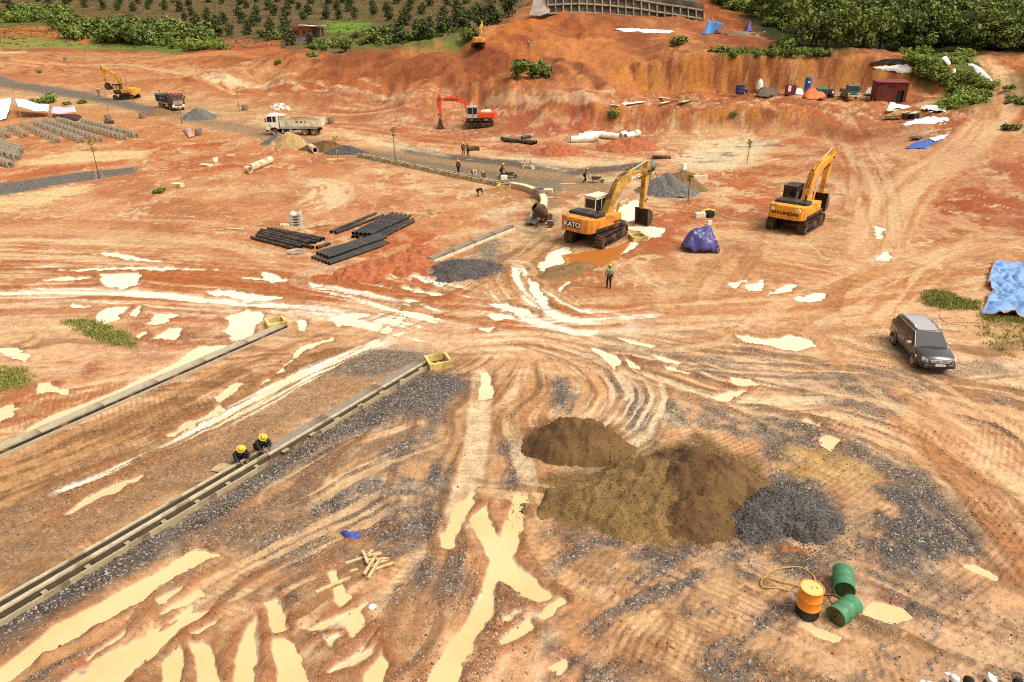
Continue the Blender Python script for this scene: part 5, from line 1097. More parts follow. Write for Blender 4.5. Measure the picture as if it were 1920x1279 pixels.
strew('gravel', wg, 26000, .016, .045, tint_mat('crushed_stone', S(76,66,58), S(214,200,180)), 3, label='crushed grey stone strewn over the muddy ground')
wc = np.where(inview & (zz > WATER+.01), (1-wet)*(1-grav*.6)*area*sst(60, 15, gy)*(.03+sst(.56, .75, nB)+3*np.clip(hgt-.03, 0, .1)/.1), 0)
strew('mud_clods', wc, 24000, .012, .05, tint_mat('mud_clod', S(176,116,70), S(228,168,116)), 4, label='small clods of orange mud lying along the tracks')
def spill(name, src, n, spread, smin, smax, m, seed, label):
    """loose grains on a heap and round its foot"""
    rg = np.random.default_rng(seed); P = np.concatenate([HEAPS[k] for k in src]); c = P[rg.integers(0, len(P), n)].copy(); c[:, :2] += rg.normal(size=(n, 2))*spread*(rg.random((n, 1)) < .6); 
    from mathutils.kdtree import KDTree
    t = KDTree(len(P)); [t.insert(q, i) for i, q in enumerate(P.tolist())]; t.balance()
    for i in range(n): q, j, d = t.find((c[i, 0], c[i, 1], c[i, 2])); c[i, 2] = q[2] if d < .12 else .01
    s_ = smin+(smax-smin)*rg.random(n)**2; B = np.array([(1,0,0),(0,1,0),(-1,0,0),(0,-1,0),(0,0,.8),(0,0,-.6)]); v = B[None]*(s_[:, None, None]*rg.uniform(.6, 1.25, (n, 6, 1)))+c[:, None]; F_ = np.array([(0,1,4),(1,2,4),(2,3,4),(3,0,4),(1,0,5),(2,1,5),(3,2,5),(0,3,5)])
    me = mesh_np(name, v.reshape(-1, 3), (F_[None]+np.arange(n)[:, None, None]*6).reshape(-1, 3), smooth=False); vattr(me, 'tint', np.repeat(rg.random(n)[:, None], 6, 0).repeat(3, 1), 'FLOAT_COLOR'); me.materials.append(m); o = bpy.data.objects.new(name, me); COL.objects.link(o); o['kind'] = 'stuff'; o['label'] = label; o['category'] = name.replace('_', ' ')
hk = list(HEAPS)
spill('sand_lumps', hk[:3], 15000, .5, .012, .036, tint_mat('sand_lump', S(96,68,38), S(164,126,74)), 8, 'loose lumps of brown sand on and round the foreground sand heaps'); spill('loose_stone', [hk[3]], 7000, .45, .018, .045, tint_mat('loose_stone', S(54,50,46), S(172,164,152)), 9, 'loose dark stone on and round the foreground gravel heap'); spill('fine_stone', [hk[4]], 3000, .5, .025, .05, tint_mat('fine_stone', S(58,54,52), S(150,142,134)), 10, 'loose stone on the low dark gravel heap')
# ------------------------------------------------------------------ pipes
def pipe_thing(name, a, b, ro, ri, m, label, group=None, n=14):
    a = Vector(a); b = Vector(b); mid = (a+b)/2
    o = MB().pipe(a-mid, b-mid, ro, ri, n).build(name, m, None, smooth='auto', loc=mid); return tag(o, label, 'pipe', group)
PC = lambda x, y: (450+x/5.486, 380+y/5.486)
def black_pipe(p, q, label, group, r=.125, z=0.0):
    a = GV(*PC(*p)); b = GV(*PC(*q)); a.z += r+z+.01; b.z += r+z+.01; pipe_thing('plastic_pipe', a, b, r, r*.86, M['plastic'], label, group)
lb, gp = 'black plastic pipe in the left bundle beside the coil', 'left bundle of black pipes'
for p, q in (((120,372),(560,488)),((172,352),(640,470)),((190,328),(755,478)),((210,312),(720,430)),((222,296),(780,425)),((290,284),(830,405)),((330,284),(868,388))): black_pipe(p, q, lb, gp)
for p, q, l in (((935,318),(1400,124),'long black pipe lying alone, farthest of the pair behind the middle stack'),((985,326),(1475,146),'long black pipe lying alone, nearer of the pair behind the middle stack')): black_pipe(p, q, l, 'pair of long black pipes')
lb, gp = 'black plastic pipe in the middle stack', 'middle stack of black pipes'
for k in range(6): black_pipe((1160+k*44,368+k*3), (1555+k*45,150+k*7), lb, gp, .13)
for k in range(5): black_pipe((1165+k*42,362+k*3), (1575+k*45,150+k*6), lb, gp, .13, .23)
black_pipe((1480,365), (1790,205), 'single black pipe lying on the right edge of the middle stack', gp, .14, .0); black_pipe((1220,392), (1290,350), 'short black pipe end poking out in front of the middle stack', gp, .11, .02)
lb, gp = 'black plastic pipe in the nearest stack by the red soil heap', 'nearest stack of black pipes'
for k in range(6): black_pipe((745+k*34,585+k*12), (1390+k*28,395+k*8), lb, gp, .13)
for k in range(4): black_pipe((800+k*34,570+k*14), (1440+k*22,372+k*10), lb, gp, .13, .23)
black_pipe((800,545), (930,500), 'short black pipe end on top of the nearest stack', gp, .13, .46)
coil = MB()
for k in range(4): coil.tube([(math.cos(t*.35)*(.55+.03*k), math.sin(t*.35)*(.55+.02*k), .03+.035*k) for t in range(19)], .018, 5)
tag(coil.tube([(-.5,0,.16),(0,.2,.2),(.5,-.1,.16)], .018, 5).build('cable_coil', M['grey'], None, loc=GV(*PC(580,515))), 'coil of grey cable leaning on the left pipe bundle', 'coil')
def conc_pipe(p, q, r, label, group=None, m=None):
    a = GV(*p); b = GV(*q); a.z += r; b.z += r; pipe_thing('concrete_pipe', a, b, r, r*.78, m or M['concp'], label, group, 18)
conc_pipe((470,322), (508,306), .42, 'long cream concrete pipe lying on the orange field'); conc_pipe((464,324), (470,325), .4, 'cream concrete ring at the end of the long cream pipe'); conc_pipe((583,281), (592,288), .42, 'short cream concrete pipe beside the gravel heap')
lb, gp = 'white concrete pipe in the left group by the red spoil heap', 'white concrete pipes by the spoil heap'
for p, q, z in (((1070,267),(1116,266),0),((1085,262),(1122,263),0),((1095,259),(1132,258),.0),((1160,262),(1130,259),0)): conc_pipe(p, q, .44, lb, gp, M['white'])
for p, q, l in (((1172,257),(1163,261),'leftmost of three white concrete pipe ends right of the spoil heap'),((1186,258),(1172,263),'middle one of three white concrete pipe ends right of the spoil heap'),((1196,255),(1190,258),'rightmost of three white concrete pipe ends right of the spoil heap')): conc_pipe(p, q, .46, l, 'three white concrete pipes', M['white'])
for p, q, l in (((941,263),(1000,272),'long black pipe lying on the red ground, the farther of two'),((945,266),(1006,270),'long black pipe lying on the red ground, the nearer of two'),((978,266),(995,263),'short black pipe across the two long black pipes')):
    a = GV(*p); b = GV(*q); a.z += .25+(.3 if 'short' in l else 0); b.z += .25+(.3 if 'short' in l else 0); pipe_thing('plastic_pipe', a, b, .24, .2, M['plastic'], l, 'black pipes on the red ground')
# stacked drain gutters of grey concrete
gs = empty('gutter_stack', GV(556,424), R(8), 'stack of curved grey concrete gutters behind the pipe bundles', 'stack')
for k in range(5):
    P = [(-.42,0),(-.42,.2)]+[(-.3+.6*i/8, .2-.13*math.sin(math.pi*i/8)) for i in range(9)]+[(.42,.2),(.42,0)]
    for j in range(2): MB().prism(P, -.32+.66*j, .32+.66*j).build('gutter', M['grey'], gs, loc=(random.uniform(-.03,.03), 0, .225*k))
MB().bb(-1.0,-.5,-.5,.0,0,.28).bb(-1.3,-.8,-.1,.4,0,.2).build('loose_gutter', M['concp'], gs)
MB().box((0,0,.06),(3.6,.12,.06)).build('plank', M['wood'], None, loc=GV(582,428,.02), rot=(0,0,R(38)))
tag(bpy.data.objects['plank'], 'pale timber plank lying right of the gutter stack', 'plank')
# square concrete blocks with a round hole, cast in rows
def block_mesh():
    m = MB(); n = 16; w_, h_, d = .42, .84, .36; ring = []; sq = []
    for i in range(n):
        t = 2*math.pi*(i+.5)/n; c, s = math.cos(t), math.sin(t); k = 1/max(abs(c), abs(s)); sq.append((c*k*w_, s*k*h_/2)); ring.append((c*.22, s*.22))
    v = [(x,-d,z+h_/2) for x, z in sq]+[(x,-d,z+h_/2) for x, z in ring]+[(x,d,z+h_/2) for x, z in sq]+[(x,d,z+h_/2) for x, z in ring]; f = []
    for i in range(n):
        j = (i+1) % n; f += [(i,j,n+j,n+i),(2*n+j,2*n+i,3*n+i,3*n+j),(j,i,2*n+i,2*n+j),(n+i,n+j,3*n+j,3*n+i)]
    me = bpy.data.meshes.new('drain_block'); me.from_pydata(v, [], f); me.materials.append(mat('cast_block', S(186,170,142), .9, var=.2, scale=2.5, dirt=S(120,102,80), dirt_amt=.3)); return me
bm_ = block_mesh(); BL = lambda x, y: (x/6.857, 170+y/6.857)
def block_row(p, q, n, label, lay=0, tilt=0):
    a = GV(*BL(*p)); b = GV(*BL(*q)); d = b-a; rz = math.atan2(d.y, d.x)
    for i in range(n):
        o = bpy.data.objects.new('drain_block', bm_); COL.objects.link(o); t = (i+.5)/n; o.location = a.lerp(b, t)+Vector((random.uniform(-.06,.06), random.uniform(-.1,.1), lay*.84)); o.rotation_euler = (0, 0, rz-R(90)+R(90)+random.uniform(-.07,.07)+tilt)
        tag(o, label, 'concrete block', 'concrete drain blocks cast in rows')
for i, (p, q, n) in enumerate((((1060,420),(1770,610),17),((740,400),(1620,640),19),((560,410),(1300,665),16),((450,440),(1070,675),14),((290,460),(760,680),12),((130,500),(340,610),6),((0,540),(110,620),4))):
    block_row(p, q, n, 'grey concrete drain block in the %s row counted from the grey road' % ('first','second','third','fourth','fifth','short sixth','last')[i], 0, R(78))
for i, (p, q, n, l) in enumerate((((-120,660),(290,790),8,0),((-120,700),(280,820),8,0),((-120,740),(250,860),8,0),((-120,790),(240,900),8,0),((-120,900),(160,990),7,0))):
    block_row(p, q, n, 'grey concrete drain block in row %s of the crowded group at the left edge' % ('one','two','three','four','five')[i], 0, R(78))
# ------------------------------------------------------------------ drums, hose and timber in the foreground
def drum(px, py, body, label, lying=None, base=None, dz=0, s=1.0):
    q = GV(px, py); r = empty('steel_drum', q, 0, label, 'drum', scale=s); prof = [(.02,0),(.27,0),(.29,.02),(.29,.28),(.305,.3),(.29,.32),(.29,.57),(.305,.59),(.29,.61),(.29,.87),(.3,.885),(.285,.89),(.27,.87)]
    if lying is not None: r.rotation_euler = (0, R(90), lying); r.location.z += .29
    b = MB().lathe(prof, 24).build('shell', body, r, smooth='auto')
    MB().lathe([(.272,.868),(.02,.872)], 24).cyl((.15,0,.87),(.15,0,.9),.035,n=10).build('lid', base or body, b)
    return r
grn = mat('green_drum_paint', SP(66,132,92), .5, var=.12, scale=4, dirt=S(150,130,70), dirt_amt=.28); dgr = mat('dark_green_lid', S(30,78,44), .5, var=.2)
org = mat('orange_drum_paint', SP(244,150,44), .5, var=.08, scale=4, dirt=S(196,120,60), dirt_amt=.22)
d1 = drum(1512,1150, org, 'upright orange drum with a black lower band', base=mat('pale_yellow_lid', S(255,226,140), .5, var=.1), s=1.08)
MB().lathe([(.296,-.0),(.3,.01),(.3,.3),(.293,.31)], 24).build('lower_band', M['ink'], d1)
drum(1577,1083, grn, 'green drum lying beyond the orange drum', lying=R(-111), base=dgr); drum(1597,1146, grn, 'green drum lying nearest the puddle', lying=R(-146), base=mat('rusty_lid', S(120,110,60), .6, var=.3, dirt=S(60,70,40), dirt_amt=.4))
def hose(pts, r, m, label, name='hose', lift=.03):
    q = smooth(np.array([g2(*p) for p in pts]), 5); V = [Vector((x, y, hz(x, y)+lift)) for x, y in q]; c = V[0].copy()
    return tag(MB().tube([v-c for v in V], r, 6).build(name, m, None, smooth=True, loc=c), label, 'hose')
yh = mat('yellow_hose', S(226,180,92), .6, var=.08); bh = mat('brown_hose', S(150,92,50), .6, var=.1)
hose([(1502,1102),(1460,1092),(1432,1085),(1428,1102),(1455,1105),(1480,1110)], .022, yh, 'yellow hose looping on the ground left of the orange drum', lift=.05)
hose([(1428,1090),(1450,1072),(1495,1066),(1522,1080),(1527,1098),(1515,1105)], .022, yh, 'large loop of yellow hose behind the orange drum', lift=.06)
hose([(1530,1118),(1560,1118),(1578,1126)], .03, bh, 'short brown hose from the orange drum to the lying green drum', lift=.06); hose([(1500,1062),(1512,1060),(1535,1070),(1530,1080),(1548,1100),(1556,1128),(1572,1138)], .016, bh, 'thin brown hose winding between the drums', lift=.03)
hose([(1776,548),(1784,570),(1762,590),(1775,605),(1812,612),(1800,622),(1752,614),(1810,604),(1990,612)], .018, mat('pale_hose', S(236,210,150), .6), 'thin pale hose curling over the grass by the blue tarpaulin')
hose([(1218,382),(1262,380),(1320,396),(1380,412),(1440,425),(1450,440)], .03, mat('pale_hose', S(236,210,150)), 'long pale hose lying between the two orange excavators'); hose([(1222,388),(1290,392),(1340,404),(1420,420)], .025, mat('pale_hose', S(236,210,150)), 'second pale hose running beside the long one')
def plank(p, q, w_, t, label, group='scattered timber', z=.03, m=None):
    a = GV(*p); b = GV(*q); d = b-a; o = MB().box((0,0,0), (d.length, w_, t)).build('timber', m or M['wood'], None, bevel=.006, loc=(a+b)/2+Vector((0,0,z+t/2)), rot=(0, 0, math.atan2(d.y, d.x))); return tag(o, label, 'timber', group)
DD = lambda x, y: (560+x/3.556, 930+y/3.556); lp = 'pale squared timber in the criss-cross heap'
for i, (p, q, z) in enumerate((((310,460),(560,380),.03),((430,390),(465,475),.12),((450,415),(495,370),.03),((440,440),(600,432),.05),((440,550),(515,430),.14),((465,570),(545,440),.1),((500,505),(640,458),.05),((500,430),(555,410),.14),((345,515),(395,500),.03),((480,480),(600,430),.02))): plank(DD(*p), DD(*q), .09, .06, lp, 'criss-cross timber heap', z)
plank(DD(115,650), DD(360,548), .12, .05, 'long weathered board lying across a puddle, left of the timber heap', None); plank((404,877), (440,884), .55, .04, 'wide board lying beside the crouching workers', None, m=mat('pale_board', S(226,200,150), .8, var=.2, scale=4, dirt=S(190,130,80), dirt_amt=.35))
sa_ = MB().lathe([(.01,.03),(.08,.028),(.12,.012),(.1,.0)], 18).build('white_dish', M['whit2'], None, smooth=True, loc=GV(698,1138)); tag(sa_, 'white oval dish lying on the gravel', 'dish')
# ------------------------------------------------------------------ sheets and tarpaulins
def cloth(name, px, m, label, H=0.0, wr=.06, p=2.0, rings=10, nb=56, cat='tarpaulin', z=.03, seed=0, group=None, world=None, fr=1.6, hem=None):
    P = np.array([ground(*q)[:2] for q in px]) if world is None else np.array(world); P = np.vstack([P, P[:1]]); seg = np.r_[0, np.cumsum(np.hypot(*np.diff(P, axis=0).T))]; t = np.linspace(0, seg[-1], nb, endpoint=False)
    bx = np.interp(t, seg, P[:, 0]); by = np.interp(t, seg, P[:, 1]); c = np.array([bx.mean(), by.mean()]); v = []; f = []
    base = hz(*c); 
    for k in range(rings+1):
        r = k/rings; x = c[0]+(bx-c[0])*r; y = c[1]+(by-c[1])*r
        zt = terrain(x, y)+z+H*(1-r**p)*(.75+.5*fbm(x*.7, y*.7, seed+3, 2))+wr*(np.abs(fbm(x*fr, y*fr, seed, 3)-.5)*3)*(1 if H == 0 else (.3+r))
        v += list(zip(x-c[0], y-c[1], zt-base))
    for k in range(rings):
        for i in range(nb):
            j = (i+1) % nb; f.append((k*nb+i, (k+1)*nb+i, (k+1)*nb+j, k*nb+j))
    o = MB().add(v, f).build(name, m, None, smooth=True, loc=(c[0], c[1], base)); s = o.modifiers.new('solid', 'SOLIDIFY'); s.thickness = .02; s.offset = -1
    if hem: MB().tube([v[rings*nb+i] for i in list(range(nb))+[0]], .035, 4).build('hem', hem, o)
    return tag(o, label, cat, group)
blue = mat('blue_tarp', S(140,184,240), .5, var=.14, scale=1.2, bump=.3, bscale=3); wht = mat('white_sheet', S(255,252,246,1.2), .5, var=.05, scale=1, bump=.3, bscale=3); pur = mat('purple_tarp', SP(78,70,132), .35, var=.3, scale=1.2, bump=.5, bscale=2.5); dblue = mat('deep_blue_tarp', S(72,110,200), .45, var=.3, scale=2.5)
cloth('tarpaulin', [(1863,494),(1990,500),(1990,600),(1880,596),(1838,590),(1850,570),(1852,556),(1862,548),(1850,536),(1856,515)], blue, 'large wrinkled light blue tarpaulin with orange hem at the right edge', wr=.42, rings=30, nb=170, seed=2, hem=mat('orange_hem', S(232,150,100), .7), fr=1.5)
cv_ = GV(1314,468)
cloth('covered_stack', None, pur, 'purple tarpaulin draped over a stack of goods beside a bicycle', H=1.45, wr=.42, p=3.4, nb=110, rings=22, seed=5, world=[(cv_.x+x, cv_.y+y) for x, y in ((-1.35,-.9),(-.2,-1.15),(1.0,-.95),(1.35,.1),(1.2,1.0),(.1,1.3),(-1.0,1.15),(-1.5,.2))], cat='covered stack', fr=1.3)
cloth('white_sheet', [(1690,235),(1735,222),(1778,224),(1780,236),(1764,246),(1720,247),(1704,246)], wht, 'large white sheet spread beside the timber offcuts', wr=.25, seed=7, H=.35); cloth('blue_white_sheet', [(1697,280),(1712,270),(1750,258),(1778,254),(1770,262),(1735,280)], dblue, 'blue and white sheet lying nearest the dirt road', wr=.14, seed=8)
cloth('white_sheet', [(1740,262),(1778,254),(1770,262),(1752,268)], wht, 'white end of the blue and white sheet', wr=.12, z=.12, seed=9); cloth('white_sheet', [(1634,130),(1660,124),(1700,122),(1716,134),(1706,139),(1670,134)], wht, 'white sheet above the cut bank under the bushes', wr=.3, H=.5, seed=10)
cloth('white_sheet', [(1810,127),(1822,127),(1840,142),(1860,160),(1850,161),(1828,145)], wht, 'long white sheet on the green slope beside the dirt road', wr=.2, H=.5, seed=11, z=.5); cloth('white_sheet', [(1763,120),(1768,118),(1780,132),(1774,134)], wht, 'small white sheet in the middle of the green slope', wr=.15, H=.4, z=.8, seed=12); cloth('white_sheet', [(1782,140),(1790,140),(1789,146),(1784,147)], wht, 'smallest white rag on the green slope', H=.4, z=.7, seed=13)
cloth('white_sheet', [(1662,210),(1668,194),(1680,200),(1712,204),(1700,206),(1676,207)], wht, 'torn white sheet at the foot of the red shed', wr=.3, H=.35, seed=14); cloth('white_sheet', [(1708,205),(1728,202),(1745,200),(1760,204),(1776,212),(1745,209),(1730,208)], wht, 'crumpled white sheet among broken boards', wr=.3, H=.4, seed=15); cloth('white_sheet', [(1780,209),(1805,206),(1816,210),(1790,211)], wht, 'narrow white sheet at the foot of the green slope', wr=.15, seed=16)
cloth('white_sheet', [(1152,56),(1172,55),(1262,60),(1272,63),(1230,64),(1160,60)], wht, 'long white strip of sheeting on the terrace below the retaining wall', wr=.25, H=.4, seed=17)
orgt = mat('orange_tarp', S(244,124,54), .5, var=.15, scale=1.5); cloth('orange_tarpaulin', [(1504,184),(1514,168),(1526,178),(1536,178),(1550,184),(1536,188),(1512,188)], orgt, 'crumpled orange tarpaulin heap in front of the blue tank', H=1.0, wr=.3, seed=18); cloth('white_sheet', [(1484,178),(1490,170),(1506,169),(1506,180)], wht, 'white bundle left of the orange tarpaulin', H=.8, wr=.2, seed=19)
cloth('netting_heap', [(1418,182),(1424,170),(1440,172),(1462,180),(1446,182),(1430,184)], mat('grey_green_net', S(112,104,82), .9, var=.4, scale=2, bump=.8), 'grey green heap of netting on the platform', H=.9, wr=.4, seed=20, cat='netting'); cloth('grey_tarpaulin', [(1368,66),(1380,60),(1400,63),(1428,70),(1420,74),(1392,74),(1378,70)], mat('grey_tarp', S(140,128,104), .8, var=.25, scale=1.5), 'grey tarpaulin spread beside the blue shelter', H=.7, wr=.3, seed=21)
cloth('blue_shirt', DD(280,240) and [DD(280,245),DD(300,240),DD(330,270),(DD(400,262)),DD(412,285),DD(370,302),DD(320,288)], mat('blue_cloth', S(84,96,190), .8, var=.25, scale=6), 'crumpled blue cloth lying on the gravel', H=.12, wr=.06, cat='cloth', nb=40, fr=5); cloth('pink_cloth', [(344,246),(356,241),(366,256),(354,260)], mat('pink_cloth', S(222,170,160), .8, var=.2), 'faded pink sheet hanging by the road bend', H=.5, wr=.2, cat='cloth')
cloth('white_sheet', [(1040,452),(1090,436),(1074,470),(1048,472)], mat('pale_sheet', S(250,230,190), .6, var=.12), 'flat pale sheet lying behind the KATO excavator', wr=.05) if False else None
# ------------------------------------------------------------------ people
POSES = {
 'stand': dict(pel=(0,0,.92), ch=(.0,0,1.2), nk=(.0,0,1.42), hd=(.03,0,1.55), sh=(0,.18,1.36), el=(-.02,.25,1.1), wr=(.08,.25,.86), hp=(0,.09,.88), kn=(.03,.1,.48), an=(0,.11,.08), to=(.15,.13,.04)),
 'bend': dict(pel=(-.05,0,.84), ch=(.26,0,.98), nk=(.47,0,1.02), hd=(.6,0,1.0), sh=(.42,.18,.99), el=(.5,.22,.72), wr=(.58,.12,.46), hp=(-.03,.09,.82), kn=(.05,.11,.46), an=(0,.12,.08), to=(.15,.13,.04)),
 'squat': dict(pel=(-.12,0,.34), ch=(.1,0,.6), nk=(.22,0,.79), hd=(.32,0,.88), sh=(.18,.19,.73), el=(.36,.27,.55), wr=(.54,.13,.42), hp=(-.08,.1,.34), kn=(.3,.2,.5), an=(.0,.16,.08), to=(.15,.18,.04)),
 'push': dict(pel=(-.05,0,.9), ch=(.08,0,1.18), nk=(.17,0,1.38), hd=(.22,0,1.5), sh=(.13,.18,1.32), el=(.18,.26,1.05), wr=(.42,.25,.86), hp=(-.04,.09,.87), kn=(.12,.1,.48), an=(-.1,.11,.09), to=(.05,.12,.04))}
skin_m = mat('skin', S(150,104,76), .6, var=.06); boot_m = mat('rubber_boot', S(46,42,40), .6, var=.1)
def skinned(name, pts, edges, rad, m, parent, sub=1):
    me = bpy.data.meshes.new(name); me.from_pydata(pts, edges, []); me.materials.append(m); o = bpy.data.objects.new(name, me); COL.objects.link(o); o.parent = parent
    md = o.modifiers.new('skin', 'SKIN'); md.use_smooth_shade = True
    for i, v in enumerate(me.skin_vertices[0].data): v.radius = (rad[i], rad[i]) if not isinstance(rad[i], tuple) else rad[i]; v.use_root = (i == 0)
    s = o.modifiers.new('sub', 'SUBSURF'); s.levels = sub; s.render_levels = sub; return o
def person(loc, yaw, label, pose, shirt, trousers, hat, hatkind='helmet', scale=.95, stride=0.0, group=None, longs=True, vest=None):
    J = POSES[pose]; root = empty('person', loc, yaw, label, 'person', group, scale=scale); mir = lambda p, s: (p[0], p[1]*s, p[2])
    st = lambda k, s: (J[k][0]+(stride*s if k in ('an', 'to') else stride*.5*s if k == 'kn' else 0), J[k][1]*s, J[k][2])
    h = Vector(J['hd']); nk = Vector(J['nk']); up = (h-nk).normalized(); fw = Vector((1,0,0))-up*up.x
    fw = fw.normalized() if fw.length > .1 else Vector((0,0,-1))
    P = [J['pel'], J['ch'], J['nk'], tuple(h-up*.05+fw*.01), tuple(h+up*.03), tuple(h+up*.09-fw*.01)]; E = [(0,1),(1,2),(2,3),(3,4),(4,5)]; Rr = [.13,.14,.055,.075,.098,.07]
    P.append(tuple(h-up*.02+fw*.125)); E.append((3,6)); Rr.append(.018)                       # nose
    for s in (1, -1):
        b = len(P); P += [mir(J['sh'], s), mir(J['el'], s), mir(J['wr'], s)]; E += [(1,b),(b,b+1),(b+1,b+2)]; Rr += [.062,.045,.032]
        w_ = Vector(P[b+2]); d = (w_-Vector(P[b+1])).normalized(); sd2 = Vector((0, s, 0)); pm = w_+d*.07; P.append(tuple(pm)); E.append((b+2,b+3)); Rr.append((.04,.02))
        for k, (o_, l_) in enumerate(((-.03,.075),(-.01,.085),(.012,.08),(.032,.065))): P.append(tuple(pm+d*l_+Vector((0,0,-1)).cross(d)*o_*.8+Vector((.012,0,-.012)))); E.append((b+3,len(P)-1)); Rr.append(.0095)
        P.append(tuple(w_+d*.07+fw*.055)); E.append((b+2,len(P)-1)); Rr.append(.011)            # thumb
        b = len(P); P += [st('hp', s), st('kn', s), st('an', s), st('to', s)]; E += [(0,b),(b,b+1),(b+1,b+2),(b+2,b+3)]; Rr += [.085,.06,.042,.035]
    body = skinned('body', P, E, Rr, skin_m, root)
    ears = MB()
    for s in (1, -1): c = h+Vector((0,s*.095,0))-up*.01; ears.box(c, (.03,.02,.05))
    ears.build('ears', skin_m, body)
    P = [J['pel'], J['ch'], tuple(Vector(J['ch']).lerp(nk, .75))]; E = [(0,1),(1,2)]; Rr = [.155,.168,.085]
    for s in (1, -1):
        b = len(P); P += [mir(J['sh'], s), mir(J['el'], s)]; E += [(1,b),(b,b+1)]; Rr += [.085,.062]
        if longs: P.append(tuple(Vector(mir(J['el'], s)).lerp(Vector(mir(J['wr'], s)), .9))); E.append((b+1,b+2)); Rr.append(.048)
    skinned('shirt', P, E, Rr, shirt, root)
    P = [J['pel']]; E = []; Rr = [.15]
    for s in (1, -1):
        b = len(P); P += [st('hp', s), st('kn', s), tuple(Vector(st('an', s))+Vector((0,0,.03)))]; E += [(0,b),(b,b+1),(b+1,b+2)]; Rr += [.1,.078,.062]
    skinned('trousers', P, E, Rr, trousers, root)
    for s in (1, -1):
        a = Vector(st('an', s)); t = Vector(st('to', s)); skinned('boot', [tuple(a+Vector((0,0,.06))), tuple(a-Vector((0.03,0,.03))), tuple(t)], [(0,1),(1,2)], [.058,.055,.045], boot_m, root)
    q = up.to_track_quat('Z', 'Y').to_euler(); top = h+up*.045
    if hatkind == 'helmet': o = MB().lathe([(.16,-.0),(.165,.01),(.128,.02),(.122,.06),(.1,.11),(.05,.135),(.005,.14)], 16).box((.14,0,.008), (.09,.16,.014)).build('helmet', hat, root, smooth='auto', loc=top, rot=q)
    elif hatkind == 'cap': o = MB().lathe([(.118,-.02),(.12,.02),(.105,.075),(.06,.105),(.005,.112)], 16).box((.15,0,.0), (.13,.17,.014), (0,R(8),0)).build('cap', hat, root, smooth='auto', loc=top, rot=q)
    elif hatkind == 'sunhat': o = MB().lathe([(.26,-.02),(.13,.02),(.12,.07),(.06,.11),(.005,.115)], 18).build('sun_hat', hat, root, smooth='auto', loc=top, rot=q)
    else: o = MB().lathe([(.1,-.09),(.116,-.03),(.118,.02),(.1,.07),(.05,.095),(.005,.1)], 14).build('hair', hat, root, smooth=True, loc=top-up*.02-fw*.015, rot=q)
    return root
hy = mat('yellow_helmet', S(252,214,40), .35, var=.03); hw = mat('white_helmet', S(255,252,246), .4, var=.03); navy = mat('dark_navy_cloth', S(40,40,52), .9, var=.15); dgn = mat('dark_green_cloth', S(40,46,34), .9, var=.2); blkc = mat('black_cloth', S(34,32,34), .9, var=.15)
teal = mat('pale_green_shirt', S(150,196,150), .9, var=.08); gryc = mat('grey_cloth', S(140,126,112), .9, var=.15); brn = mat('brown_cloth', S(110,70,56), .9, var=.15); whc = mat('white_cloth', S(238,232,224), .9, var=.06); yvest = mat('yellow_vest', S(236,190,84), .8, var=.06); bluc = mat('blue_cloth_shirt', S(86,110,180), .9, var=.1)
person(GV(1141,541), R(95), 'man in a pale green shirt and yellow helmet standing with his back to us', 'stand', teal, blkc, hy, longs=False, stride=.04)
person(GV(452,871), R(-50), 'worker in dark navy crouching at the drain channel, left of two yellow helmets', 'squat', navy, navy, hy); person(GV(490,850), R(-40), 'worker in dark green leaning over the drain channel, right of two yellow helmets', 'squat', dgn, dgn, hy)
person(GV(869,291), R(-80), 'worker in dark clothes beside a man in a yellow vest', 'stand', navy, blkc, hy, stride=.03); person(GV(878,293), R(-95), 'worker in a yellow vest and yellow helmet on the far road edge', 'stand', yvest, blkc, hy, scale=1.05, stride=.05)
person(GV(860,327), R(-120), 'worker in dark navy standing by the far drain channel', 'stand', navy, navy, hy, stride=.06); person(GV(887,335), R(-60), 'worker in a white shirt bending over the far drain channel', 'bend', whc, gryc, hy); person(GV(908,337), R(-100), 'worker in grey bending over the far drain, nearest the wheelbarrow', 'bend', gryc, navy, hy)
person(GV(940,333), R(-10), 'worker in brown walking behind a wheelbarrow on the grey road', 'push', brn, blkc, hy, stride=.16); person(GV(896,369), R(-5), 'worker in black with a white sun hat crouching on the orange soil', 'bend', blkc, blkc, hw, 'sunhat', scale=.8)
person(GV(1003,420), R(-30), 'worker in grey holding a sheet beside the mortar mixer', 'push', gryc, gryc, hy); person(GV(1096,343), R(5), 'worker in grey pushing a wheelbarrow near the far gravel', 'push', gryc, blkc, hy, stride=.14)
person(GV(1190,337), R(100), 'worker in blue half hidden behind the KATO excavator boom', 'stand', bluc, bluc, mat('blue_cap', S(70,90,170), .6), 'cap'); person(GV(186,181), R(-60), 'person in dark red with a white helmet on the grey road at the far left', 'stand', brn, gryc, hw, stride=.1); person(GV(991,94), R(-90), 'person in pale grey standing on the red spoil hill', 'stand', gryc, gryc, hw)
def bottom_person(px, py, label, shirt, hat, kind, yaw): q = at_h(px, py, 1.66); person(Vector((q[0], q[1], 0)), yaw, label, 'stand', shirt, navy, hat, kind, stride=.03)
bottom_person(1790,1266, 'person in white with a white cap at the bottom right corner', whc, hw, 'cap', R(20)); bottom_person(1820,1268, 'black haired person between two white caps, bottom right', whc, blkc, 'hair', R(60)); bottom_person(1858,1265, 'person in black with a white cap at the bottom right corner', blkc, hw, 'cap', R(-40)); bottom_person(1914,1272, 'black haired person at the very corner, bottom right', blkc, blkc, 'hair', R(80)); bottom_person(1746,1280, 'person with a white cap barely showing at the bottom edge', whc, hw, 'cap', R(40))
